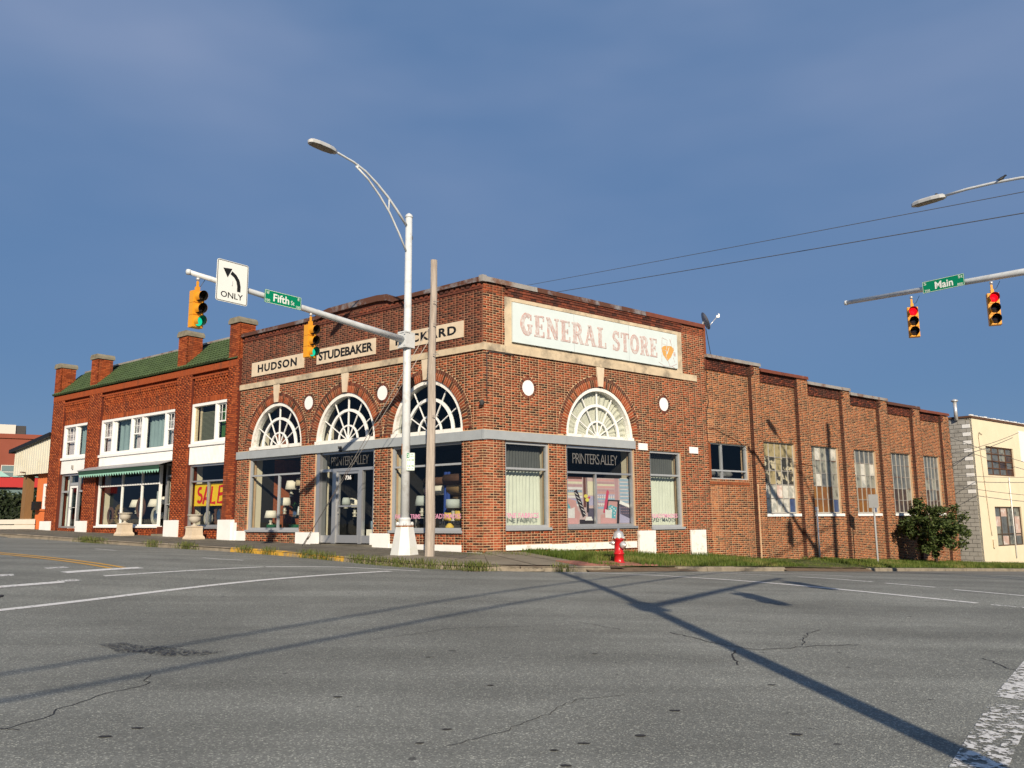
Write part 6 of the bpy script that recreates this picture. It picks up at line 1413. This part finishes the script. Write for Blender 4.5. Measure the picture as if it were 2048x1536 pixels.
tp=empty('utility_pole',(*up,upz),'tall wooden utility pole standing just outside the right edge of the frame','pole'); mb=MB(); mb.tube([(up[0],up[1],upz-.2),(up[0],up[1],10.3)],[.16,.11],12); mb.build('shaft',M['wood'],tp); 
mb=MB(); mb.bx((up[0],up[1],9.6),(.1,1.8,.1)); mb.build('crossarm',M['wood'],tp)
u2=(-12.7,-23.2); mb=MB(); mb.tube([(u2[0],u2[1],-1.9),(u2[0],u2[1],9.5)],[.16,.11],10); mb.build('utility_pole',M['wood'],None,label='wooden utility pole far behind the camera carrying the cables',cat='pole',origin=(u2[0],u2[1],-1.9))
def cable(a,b,sag,r_,label,grp):
    a,b=np.array(a),np.array(b); pts=[a+(b-a)*t-np.array([0,0,sag*4*t*(1-t)]) for t in np.linspace(0,1,21)]; mb=MB(); mb.tube(pts,r_,6,smooth=True); mb.build('overhead_wire',M['wire'],None,label=label,cat='wire',group=grp,origin=a)
cable((*up,6.4),(u2[0],u2[1],6.6),.5,.032,'thick bundled cable passing over the junction behind the camera','cables over the junction'); cable((*up,5.6),(u2[0],u2[1],5.8),.5,.035,'lower thick cable passing over the junction behind the camera','cables over the junction')
# wires crossing the sky behind the parapet
def along(px,py,dist):   # far anchor points
    return None
cable((up[0],up[1],8.0),(-4.2,46.,12.3),.04,.010,'thin upper wire crossing the sky from the right edge to the roof','wires crossing the sky'); cable((up[0],up[1],7.44),(-2.6,46.,11.98),.04,.013,'thicker lower wire crossing the sky from the right edge to the roof','wires crossing the sky')
fp=empty('utility_pole',(-3.4,46.,-1),'wooden utility pole hidden behind the corner store','pole'); mb=MB(); mb.tube([(-3.4,46,-1),(-3.4,46,7.4)],.13,8); mb.tube([(-3.4,46,7.4),(-3.4,46,12.4)],.03,6); mb.build('shaft',M['wood'],fp)
# ---- hydrant
hx,hy=FR(2.45,2.5,0)[:2]; hz=-1.15; HS=1.19; hy_=empty('fire_hydrant',(hx,hy,hz),'red fire hydrant with silver bonnet and caps standing in the grass','hydrant')
c_=(hx,hy,hz)
mb=MB(); mb.lathe([(.13,-.05),(.135,.03),(.115,.045),(.105,.06),(.10,.20),(.115,.205),(.115,.23),(.095,.24),(.092,.50),(.115,.51),(.118,.545)],c_,20); mb.build('barrel',M['hydred'],hy_)
mb=MB(); mb.lathe([(.125,.545),(.13,.565),(.118,.58),(.112,.62),(.09,.67),(.05,.70),(.03,.705),(.028,.745),(.018,.75)],c_,20); mb.build('bonnet',M['silver'],hy_)
toc=np.array([-hx,-hy])/math.hypot(hx,hy); rt=np.array([-toc[1],toc[0]])
def nozzle(d,r_,L_,z,m): 
    d=d/np.linalg.norm(d); a_=np.array([hx,hy,hz+z]); mb=MB(); mb.tube([a_+np.array([*d*.06,0]),a_+np.array([*d*(.09),0]),a_+np.array([*d*(.09+L_*.3),0]),a_+np.array([*d*(.09+L_),0]),a_+np.array([*d*(.12+L_),0]),a_+np.array([*d*(.16+L_),0])],[r_*.8,r_*.8,r_,r_,r_*.5,r_*.25],14); mb.build('nozzle_cap',m,hy_)
nozzle(toc*.7+rt*.75,.078,.06,.40,M['silver']); nozzle(-rt-toc*.1,.05,.05,.44,M['silver']); nozzle(rt*.6-toc,.05,.05,.44,M['silver'])
mb=MB(); 
for k_ in range(8): t=k_*math.pi/4; mb.bx((hx+.122*math.cos(t),hy+.122*math.sin(t),hz+.555),(.025,.025,.035))
mb.build('flange_bolt',M['silver'],hy_)
for o_ in [hy_]: o_.scale=(HS,HS,HS)
# ---- urns
def urn(s,o,z,label,plant=False):
    r=empty('garden_urn',FL(s,o,z),label,'urn','cast stone urns before the red shop'); c=WORLD[r.name]; a_=az_of(dL)
    mb=MB(); q=lambda w,h:[(c[0]+x*math.cos(a_)-y*math.sin(a_),c[1]+x*math.sin(a_)+y*math.cos(a_),c[2]+h) for x,y in ((-w,-w),(w,-w),(w,w),(-w,w))]
    prof=[(.36,-.04),(.36,.05),(.33,.09),(.29,.14),(.275,.30),(.275,.44),(.30,.47),(.24,.50),(.12,.505)]
    V=[p_ for w_,h in prof for p_ in q(w_,h)]; mb.add(V,[(4*i+k_,4*i+(k_+1)%4,4*i+4+(k_+1)%4,4*i+4+k_) for i in range(len(prof)-1) for k_ in range(4)]+[(32,33,34,35)]); mb.build('pedestal',M['terra'],r)
    mb=MB(); mb.lathe([(.15,.50),(.15,.53),(.07,.56),(.07,.60),(.12,.63),(.22,.67),(.265,.74),(.27,.83),(.25,.87),(.32,.90),(.345,.92),(.34,.95),(.31,.95),(.27,.91),(.1,.88)],c,28); mb.build('bowl',M['terracap'],r)
    r.scale=(.74,.74,.88)
    if plant:
        mb=MB()
        for k_ in range(14): t=random.uniform(0,6.28); L_=random.uniform(.05,.16); mb.tube([(c[0]+.1*math.cos(t),c[1]+.1*math.sin(t),c[2]+.9),(c[0]+.2*math.cos(t),c[1]+.2*math.sin(t),c[2]+.93+L_)],[.008,.004],4)
        mb.build('dead_stems',M['bark'],r)
urn(17.35,.68,-.50,'cast stone urn on a square pedestal before the wide shop window'); urn(12.62,.62,-.61,'cast stone urn with dead stems before the sale window',True)
# ---- small sign seen from behind, its post in the grass
s_,o_=17.35,1.5; q=FR(s_,o_,0); zz=bR(s_)-.1
ps=empty('street_sign_post',(q[0],q[1],zz),'thin grey sign post seen from behind before the factory windows','sign post')
mb=MB(); mb.bx((q[0],q[1],zz+1.25),(.06,.04,2.6)); mb.build('post',M['signback'],ps)
u_=np.array([.92,-.38]); FF=lambda x,o,z:(q[0]+u_[0]*x+u_[1]*-o,q[1]+u_[1]*x+u_[0]*o,z)
mb=MB(); mb.prism([(x,zz+2.32+z) for x,z in rounded(.34,.50,.03)],FF,-.045,-.033); mb.build('sign_plate',M['signback'],ps)
mb=MB(); mb.prism([(x,zz+2.32+z) for x,z in rounded(.30,.46,.03)],FF,.022,.03); mb.build('sign_plate',M['signback'],ps)
# ---- satellite dish
def dish(s,o,z,face,r_,label,arm):
    c=np.array(FR(s,o,z)); root=empty('satellite_dish',(c[0],c[1],c[2]-.45),label,'dish'); f=unit(face); a=unit(np.cross(f,(0,0,1))); b=np.cross(a,f); mb=MB(); V=[]
    n=18
    for j in range(5):
        for k_ in range(n): t=2*math.pi*k_/n; rr=r_*j/4; p_=c+a*rr*math.cos(t)+b*rr*1.1*math.sin(t)+f*(.25*rr*rr/r_); V.append(p_)
    mb.add(V,[(j*n+k_,j*n+(k_+1)%n,(j+1)*n+(k_+1)%n,(j+1)*n+k_) for j in range(4) for k_ in range(n)],0,None,True); mb.build('reflector',mat('dish_grey',(.34,.35,.36),.5,.08),root,recalc=False)
    mb=MB(); tip=c+f*arm-np.array([0,0,.02]); mb.tube([c-b*r_*.9,tip],.014,6); mb.build('feed_arm',M['silver'],root)
    mb=MB(); mb.bx(tip+f*.02,(.10,.06,.08)); mb.bx(tip+np.array([.07,.03,.05]),(.05,.05,.13)); mb.build('receiver',M['white'],root)
    mb=MB(); mb.tube([c-f*.02,c-f*.10-np.array([0,0,.22]),np.array(FR(9.55,-.22,6.30)),np.array(FR(9.42,-.22,6.1))],.028,6); mb.build('mount',M['silver'],root)
dish(9.95,-.3,6.80,(1,.05,.42),.30,'grey satellite dish mounted above the step between corner store and wing',.52)
# ================================================================== PLANTS
def blades(name,m,N_,tsel,dsel,hsel,seedv,clump=None,label=None,lean=.35,wid=.006):
    V=[];Fc=[];A_=[]
    for i in range(N_):
        t,d=tsel(i),dsel(i); p=np.array(atd(t,d,-.01)); h=hsel(p)
        if h<=0: continue
        a=random.uniform(0,6.28); l_=random.uniform(0,lean)*h; w_=wid*random.uniform(.7,1.5); dx,dy=math.cos(a)*w_,math.sin(a)*w_; b=random.uniform(0,6.28); lx,ly=l_*math.cos(b),l_*math.sin(b)
        k_=len(V); V+=[(p[0]-dx,p[1]-dy,p[2]),(p[0]+dx,p[1]+dy,p[2]),(p[0]+dx*.7+lx*.45,p[1]+dy*.7+ly*.45,p[2]+h*.6),(p[0]-dx*.7+lx*.45,p[1]-dy*.7+ly*.45,p[2]+h*.6),(p[0]+lx,p[1]+ly,p[2]+h)]
        Fc+=[(k_,k_+1,k_+2,k_+3),(k_+3,k_+2,k_+4)]; r_=min(.99,max(0,random.gauss(.42,.2)+.5*noise.noise(Vector((p[0]*.6,p[1]*.6,3))))); A_+=[r_]*5
    mb=MB(); mb.v=V; mb.f=Fc; mb.a=A_; mb.m=[0]*len(Fc); mb.sm=[False]*len(Fc); o=mb.build(name,m,None,kind='stuff',label=label,recalc=False); return o
def gh(p):
    n_=noise.noise(Vector((p[0]*.9,p[1]*.9,0))); v=p[:2]-C; s=v@dR
    bare=1 if not (10.2<s<14.5) else .25
    return max(0,(.10+.08*n_+random.uniform(-.04,.05)))*bare*(.25 if np.hypot(p[0]-2.66,p[1]-21.3)<.55 else 1) if random.random()<(1 if bare==1 else .35) else 0
ta,tb=tR(1.2),tR(40.)
blades('verge_grass',M['grass'],60000,lambda i:ta+(tb-ta)*random.random()**1.25,lambda i:random.uniform(.22,3.25),gh,1,label='green grass strip between the kerb and the brick walls')
tufts=[(-14.3,28.9),(-11.3,26.2),(-9.95,24.95),(-7.8,23.0),(-6.8,22.2),(-5.5,21.35),(-4.9,20.85),(-4.1,20.35),(-3.3,19.9),(-2.7,19.6),(-2.1,19.32),(-1.5,19.16),(-.9,19.1),(-.55,19.08),(.95,19.5)]
V=[];mb=MB()
tw=[2.4,1.0,1.2,.8,.7,.9,1.0,.9,1.1,.8,1.1,1.3,1.0,.7,.6]
for (x,y),w_ in zip(tufts,tw):
    i=int(np.argmin(np.hypot(KP[:,0]-x,KP[:,1]-y))); tdir=KP[min(i+1,len(KP)-1)]-KP[i-1]; tdir/=np.linalg.norm(tdir); nd=np.array([-tdir[1],tdir[0]])
    for k_ in range(int(230*w_)):
        g1,g2=random.gauss(0,.24*w_),random.gauss(0,.07); p=KP[i]+tdir*g1+nd*g2; z=zr(*p)+random.choice((0,.1)); h=random.uniform(.04,.17)*(1-min(1,abs(g1)/(.75*w_))**2*.6); a=random.uniform(0,6.28); b=random.uniform(0,6.28); l_=random.uniform(.1,.75)*h; w=.006
        dx,dy=math.cos(a)*w,math.sin(a)*w; lx,ly=l_*math.cos(b),l_*math.sin(b)
        mb.add([(p[0]-dx,p[1]-dy,z),(p[0]+dx,p[1]+dy,z),(p[0]+dx+lx*.5,p[1]+dy+ly*.5,z+h*.65),(p[0]-dx+lx*.5,p[1]-dy+ly*.5,z+h*.65),(p[0]+lx,p[1]+ly,z+h)],[(0,1,2,3),(3,2,4)],0,min(.99,max(0,random.gauss(.45,.22))))
mb.build('kerb_weeds',M['weed'],kind='stuff',recalc=False,label='ragged weeds sprouting along the kerb')
# sparse grass at the foot of the corner pier and pavement cracks
mb=MB()
for k_ in range(2600):
    s=random.uniform(-.1,4.5); 
    if random.random()<.5: p=np.array(FR(s,.05+abs(random.gauss(0,.35)),0)[:2])
    else: p=C+np.array([random.gauss(0,.5),-abs(random.gauss(.15,.25))])
    z=-.90-.03*max(0,s); h=random.uniform(.03,.13); a=random.uniform(0,6.28); dx,dy=math.cos(a)*.005,math.sin(a)*.005; lx,ly=random.gauss(0,.3)*h,random.gauss(0,.3)*h
    mb.add([(p[0]-dx,p[1]-dy,z),(p[0]+dx,p[1]+dy,z),(p[0]+lx,p[1]+ly,z+h)],[(0,1,2)],0,random.random())
mb.build('wall_foot_grass',M['grass'],kind='stuff',recalc=False,label='short grass at the foot of the corner pier')
def tree(name,c,trunk_h,cr_,n,m,label,cat,leaf=.05,seed=1,multi=5,group=None,squash=(1,1,1)):
    rr=random.Random(seed); r=empty(name,c,label,cat,group); mb=MB()
    ends=[]
    for k_ in range(multi):
        a=rr.uniform(0,6.28); sp=rr.uniform(.2,.7); pts=[(c[0],c[1],c[2]-.1)]; p=np.array(c,float); d=np.array([math.cos(a)*.25,math.sin(a)*.25,1.0])
        for j in range(5): p=p+d*trunk_h/4.2*rr.uniform(.8,1.2); d=d+np.array([math.cos(a)*.28*sp*2,math.sin(a)*.28*sp*2,0])+np.array([rr.gauss(0,.12),rr.gauss(0,.12),0]); pts.append(tuple(p)); ends.append(p.copy())
        mb.tube(pts,[.06,.05,.04,.03,.02,.01],6)
    mb.build('trunk',M['bark'],r)
    cl=[]
    for k_ in range(n//130):
        while True:
            v=np.array([rr.uniform(-1,1),rr.uniform(-1,1),rr.uniform(-1,1)])
            if v@v<1 and v@v>.12: break
        cl.append((v*np.array(cr_)*np.array(squash)*rr.uniform(.8,1.05),rr.uniform(.12,.26)*max(cr_)*.9))
    mb=MB(); cc=np.array(c)+np.array([0,0,trunk_h*.78+.1])
    for k_ in range(n):
        q,rad=cl[k_%len(cl)]; v=np.array([rr.gauss(0,1),rr.gauss(0,1),rr.gauss(0,.8)]); v/=np.linalg.norm(v); p=cc+q+v*rad*rr.uniform(.3,1.0)
        u1=unit([rr.gauss(0,1),rr.gauss(0,1),rr.gauss(0,.6)]); u2_=unit(np.cross(u1,[rr.gauss(0,1),rr.gauss(0,1),rr.gauss(0,1)])); L_=leaf*rr.uniform(.7,1.4)
        mb.add([p-u1*L_,p+u2_*L_*.5,p+u1*L_,p-u2_*L_*.5],[(0,1,2,3)],0,min(.99,max(0,rr.gauss(.4,.22))))
    mb.build('crown',m,r,recalc=False); return r
tc_=FR(22.0,1.55,0); tree('small_tree',(tc_[0],tc_[1],-1.84),1.62,(1.40,1.40,1.15),11500,M['leaf'],'bushy dark green small tree in the grass before the last factory windows','tree',leaf=.06,seed=5)
# ================================================================== FAR LEFT
# orange building with an ivory corrugated canopy
ob=empty('orange_building',FL(27,0,-.3),'orange stucco building end with ivory corrugated canopy beside the red shop','building')
mb=MB(); mb.box(FL,25.75,27.6,-9,-.25,-.6,2.35); mb.build('wall',M['orange'],ob)
mb=MB(); mb.box(FL,25.9,27.5,-.26,-.19,.52,.60); mb.build('sill_band',M['orange'],ob)
wo=frame(FL,'window',ob,M['white'],25.95,26.75,.60,1.75,.12,-.24,-.17,hb=(1.18,),wb=.05); pane(FL,wo,26.05,26.65,.7,1.65,-.2)
mb=MB(); mb.prism([(25.74,-.6),(26.0,-.6),(26.0,.2),(25.9,.4),(25.9,1.7),(26.05,1.9),(26.05,2.1),(25.9,2.25),(25.74,2.25)],FL,-.24,-.1); mb.build('white_pilaster',M['white'],ob)
mb=MB(); mb.box(FL,27.0,27.35,-.25,.05,.55,.95); mb.build('meter_box',M['black'],ob)
cp_=empty('canopy',FL(28,1,2.2),'ivory corrugated metal canopy with dark sloping roof edge on a timber post','canopy')
mb=MB(); s=25.8
ztc=lambda s: 3.86-.125*(s-25.75)
while s<29.5:
    mb.prism([(s,2.22),(s+.15,2.22),(s+.15,ztc(s+.15)),(s,ztc(s))],FL,.0,.04); mb.prism([(s+.15,2.22),(s+.24,2.22),(s+.24,ztc(s+.24)),(s+.15,ztc(s+.15))],FL,-.03,.005); s+=.24
mb.build('corrugated_fascia',M['corr'],cp_)
mb=MB(); mb.prism([(25.76,ztc(25.76)),(30.1,ztc(30.1)),(30.1,ztc(30.1)+.17),(25.76,ztc(25.76)+.20)],FL,-6,.18); mb.build('roof_edge',M['black'],cp_)
mb=MB(); mb.box(FL,25.8,29.6,-6,-.04,2.26,2.32); mb.build('soffit',M['darkgray'],cp_); mb=MB(); mb.box(FL,29.66,29.7,-6,.04,2.22,3.3); mb.build('end_panel',M['corr'],cp_)
mb=MB(); mb.box(FL,28.45,28.85,-.45,-.1,.12,2.26); mb.build('post',M['wood2'],cp_); mb=MB(); mb.box(FL,28.3,29.05,-.55,.05,-.5,.16); mb.build('post_plinth',M['terra'],cp_)
mb=MB(); mb.bx(FL(28.2,.2,2.32),(.1,.3,.06)); mb.build('spotlight',M['galv'],cp_)
# yard behind
mb=MB(); q=[FL(25.7,.2,-.37),FL(120,-20,-.33),FL(120,-150,-.33),FL(25.7,-150,-.33)]; mb.add(q,[(0,1,2,3)]); mb.build('parking_lot',M['oldroad'],kind='structure')
mb=MB(); mb.box(FL,27.7,32.5,-.9,-.75,-.4,-.22); mb.build('kerb',M['kerby'],kind='structure')
_a=R(-30.2); FVd=np.array([math.sin(_a),math.cos(_a)]); FVt=np.array([math.cos(_a),-math.sin(_a)])
def FVm(D): return lambda x,o,z: (FVd[0]*(D-o)+FVt[0]*x,FVd[1]*(D-o)+FVt[1]*x,z)
F45,F55,F62,F170=FVm(45),FVm(55),FVm(62),FVm(170)
gr=empty('guard_rail',F45(-3,0,-.3),'low pale concrete barrier rail across the yard at the left edge','barrier')
for k_ in range(8):
    x=-12+k_*2.5
    for z in (-.33,-.08): mb=MB(); mb.box(F45,x,x+2.44,-.1,.1,z,z+.21); mb.build('rail',M['farconc'],gr)
def hedge(name,F,s0,s1,o0,o1,z0,z1,n,label,seed):
    rr=random.Random(seed); mb=MB()
    for k_ in range(n):
        s,o=rr.uniform(s0,s1),rr.uniform(o0,o1); zt=z1*(.85+.2*noise.noise(Vector((s*.7,o,seed))))
        z=z0+(zt-z0)*rr.random()**.7; p=np.array(F(s,o,z)); u1=unit([rr.gauss(0,1),rr.gauss(0,1),rr.gauss(0,1)]); u2_=unit(np.cross(u1,[rr.gauss(0,1),rr.gauss(0,1),rr.gauss(0,1)])); L_=rr.uniform(.06,.13)
        mb.add([p-u1*L_,p+u2_*L_*.6,p+u1*L_,p-u2_*L_*.6],[(0,1,2,3)],0,min(.99,max(0,rr.gauss(.45,.25))))
    mb.box(F,s0+.3,s1-.3,min(o0,o1)+.4,max(o0,o1)-.4,z0-.2,z1*.7,0,.02)
    return mb.build(name,M['hedge'],None,label=label,cat='hedge',origin=F(s0,o0,z0),recalc=False)
hedge('hedge',F55,-12,5,-1.5,0,-.3,2.05,15000,'dark green hedge behind the low rail at the left edge',3)
ca=empty('red_fascia_building',F62(0,0,-.3),'low building with red fascia and pale mint sloping canopies behind the hedge','building')
mb=MB(); mb.box(F62,-24,6,-9,-1.5,-.5,2.9); mb.build('wall',M['farbrick'],ca); mb=MB(); mb.box(F62,-24,6,-.2,0,2.22,2.86); mb.build('red_fascia',M['redfascia'],ca)
mb=MB(); mb.box(F62,-24,6,-.6,-.3,1.2,2.2); mb.build('window_band',M['farglass'],ca)
for x0,x1 in ((-9,-1.0),(-.9,3.6)):
    mb=MB(); mb.add([F62(x0,.1,2.87),F62(x1,.1,2.87),F62(x1-.9,-2.2,3.55),F62(x0+1.2,-2.2,3.55)],[(0,1,2,3)]); mb.build('mint_canopy',M['mintroof'],ca,recalc=False)
for k_ in range(3): mb=MB(); x=-.6+k_*.5; mb.add([F62(x,.02,2.92),F62(x+.22,.02,2.92),F62(x+.42,-1.7,3.42),F62(x+.2,-1.7,3.42)],[(0,1,2,3)]); mb.build('dark_stripe',M['black'],ca,recalc=False)
of=empty('brick_office',F170(0,0,0),'large red brick office block with a pale rooftop box far behind on the left','building')
mb=MB(); mb.box(F170,-60,14,-30,0,-1,15.4); mb.build('wall',M['farbrick'],of); mb=MB(); mb.box(F170,-40,-2.6,-25,-6,15.4,17.6); mb.build('rooftop_box',M['farconc'],of); mb=MB(); mb.box(F170,-2.6,-1.0,-25,-6.3,15.4,17.5); mb.build('louvre_panel',M['darkgray'],of)
mb=MB(); mb.box(F170,-60,14,0,.25,14.6,15.0); mb.build('cornice',M['farbrick'],of)
for k_ in range(10):
    for z in (1.2,6.3,):
        x=9.0-k_*5.1; fr=frame(F170,'window',of,M['farconc'],x-3.0,x,z,z+3.6,.12,.0,.10,hb=(z+2.4,)); pane(F170,fr,x-2.9,x-.1,z+.1,z+3.5,.05,M['farglass'])
# ================================================================== FAR RIGHT: cream block building
cw=empty('cream_building',FR(31,-.3,-2.2),'cream painted two storey block building with grey block side wall','building')
o0=-.30; sA=31.0; zt=4.9
mb=MB(); 
wins=[(32.6,36.1,2.05,3.55),(33.0,36.4,-1.55,.45),(38.6,42,2.05,3.55),(38.8,42,-1.55,.45)]
def wallholes(F,s0,s1,z0,z1,o0,o1,holes):
    mb=MB(); ss=sorted({s0,s1,*[h[0] for h in holes],*[h[1] for h in holes]}); zs=sorted({z0,z1,*[h[2] for h in holes],*[h[3] for h in holes]})
    for a,b in zip(ss[:-1],ss[1:]):
        for c,d in zip(zs[:-1],zs[1:]):
            if any(h[0]<=a and b<=h[1] and h[2]<=c and d<=h[3] for h in holes): continue
            mb.box(F,a,b,o0,o1,c,d)
    return mb
wallholes(FR,sA,48,-3.2,zt,o0-.25,o0,wins).build('wall',M['creamwall'],cw)
mb=MB(); mb.box(FR,sA+.3,48,-12,-1.5,-3,zt-.3); mb.build('inner_mass',M['dark'],cw)
mb=MB(); mb.box(FR,sA-.05,48,o0-12,o0+.06,zt,zt+.10); mb.build('roof_edge',M['fabdark'],cw)
mb=MB(); s=sA-.05
while s<47: mb.box(FR,s,s+.35,o0+.0,o0+.09,zt+.10,zt+.13+random.uniform(0,.03)); s+=.55
mb.build('roof_patch',M['white'],cw,kind='stuff')
# grey side wall of blocks with white quoins
G_=lambda x,o,z: FR(sA-o,o0-x,z)   # x runs back from the street, o out of the side wall
mb=MB(); mb.box(G_,.0,11,-.2,.0,-3.2,zt); mb.build('side_wall_mortar',M['blockmortar'],cw)
rows=int((zt+3.0)/.205); cnt=0
bm_cache={}
restb=MB()
for r_ in range(rows):
    z=-3.0+r_*.205; x=-.0+(-.2 if r_%2 else 0)
    while x<7:
        a_,b_=max(x,0)+.012,min(x+.40,7)-.012
        if b_-a_>.03:
            quoin=(x<=0 and r_%2==0)
            tgt=MB() if x<2.0 else restb
            tgt.box(G_,a_,b_,.0,(.035 if quoin else .02),z+.01,z+.195,0,random.random())
            if x<2.0: tgt.build('block',M['white'] if (quoin and z>1.0) else M['block'],cw)
        x+=.40
restb.build('blockwork',M['block'],cw,kind='stuff',recalc=False)
for k_,(a,b,c,d) in enumerate(wins):
    fr=frame(FR,'window',cw,M['fabdark'] if c>0 else M['bark'],a,b,c,d,.06,o0-.14,o0-.06,vb=[a+(b-a)*t for t in (.25,.5,.75)],hb=[c+(d-c)*t for t in ((.25,.5,.75) if c>0 else (.3,))],wb=.05)
    for i in range(4):
        for j in range(4): pane(FR,fr,a+(b-a)*i/4,a+(b-a)*(i+1)/4,c+(d-c)*j/4,c+(d-c)*(j+1)/4,o0-.11,M[random.choice(('paneF','paneF','paneI','paneD') if c>0 else ('paneD','paneD','paneF','paneH'))])
    if c<0:
        for j in range(9): mb=MB(); z=c+.1+j*.21; mb.box(FR,a+.05,b-.05,o0-.16,o0-.13,z,z+.09); mb.build('blind_slat',M['plaid'],fr)
mb=MB(); mb.tube([FR(35.05,o0+.05,2.0),FR(35.05,o0+.05,-2.2)],.03,6); mb.build('pipe',M['white'],cw); mb=MB(); mb.tube([FR(38.1,o0+.05,4.9),FR(38.1,o0+.05,-2)],.05,6); mb.build('downspout',M['signback'],cw)
mb=MB(); mb.tube([FR(32.2,o0+.04,4.1),FR(31.9,o0+.04,4.2),FR(31.8,o0+.04,4.0),FR(32.2,o0+.04,-.6),FR(32.25,o0+.04,-1.0)],.018,5); mb.bx(FR(32.4,o0+.06,-1.4),(.14,.1,.4)); mb.build('conduit',M['terra'],cw)
mb=MB(); mb.box(FR,37.1,38.0,o0+.0,o0+.012,2.9,4.6); mb.box(FR,38.2,40.5,o0,o0+.012,2.8,4.6); mb.build('painted_white_patch',M['white'],cw)
mb=MB(); text(mb,"B's",lambda x,y,o:FR(38.25+x,o0+o,y),.05,.75,3.25,3.75,.016,bold=.02); mb.build('lettering',M['pink'],cw,recalc=False)
fl_=empty('flue_pipe',FR(30.9,-.9,4.9),'galvanised flue pipe with cap on the cream building roof edge','flue'); q=WORLD[fl_.name]
mb=MB(); mb.tube([(q[0],q[1],q[2]-.1),(q[0],q[1],q[2]+.85)],.09,12); mb.build('pipe',M['silver'],fl_); mb=MB(); mb.lathe([(.10,.85),(.17,.88),(.17,.94),(.05,1.0)],tuple(q),12); mb.build('cap',M['silver'],fl_)
# slack service wires between wing and cream building
for k_,(a,b,l_) in enumerate(((FR(27.5,.1,3.7),FR(41,.2,2.5),'uppermost service wire from the wing corner across the cream building'),(FR(27.4,.1,1.9),FR(43,.2,2.3),'middle service wire across the cream building'),(FR(27.4,.1,2.9),FR(36,.1,4.4),'service wire rising towards the cream building roof'),(FR(27.6,.1,1.4),FR(42,.3,1.0),'lowest service wire across the cream building'))):
    cable(a,b,.12,.013,l_,'service wires on the cream building')

# added unseen trees behind the camera, dimming the sky mirrored in the glass
mb=MB(); rr=random.Random(11)
for k_ in range(150):
    x=rr.uniform(-90,90); y=-48-rr.uniform(0,14); r_=rr.uniform(2.5,5); z0=-2
    n=7; V=[]
    for j,(q_,h_) in enumerate(((.9,0),(1.0,.35),(.8,.7),(.3,1.0))):
        for i in range(n): t=2*math.pi*i/n; V.append((x+r_*q_*math.cos(t)*rr.uniform(.8,1.1),y+r_*q_*math.sin(t)*rr.uniform(.8,1.1),z0+(6+r_*1.1)*h_*rr.uniform(.9,1.1)))
    mb.add(V,[(j*n+i,j*n+(i+1)%n,(j+1)*n+(i+1)%n,(j+1)*n+i) for j in range(3) for i in range(n)]+[tuple(3*n+i for i in range(n))],0,rr.random())
mb.build('far_trees',M['hedge'],kind='stuff',recalc=False,label='line of dark trees added unseen behind the camera to dim glass reflections')
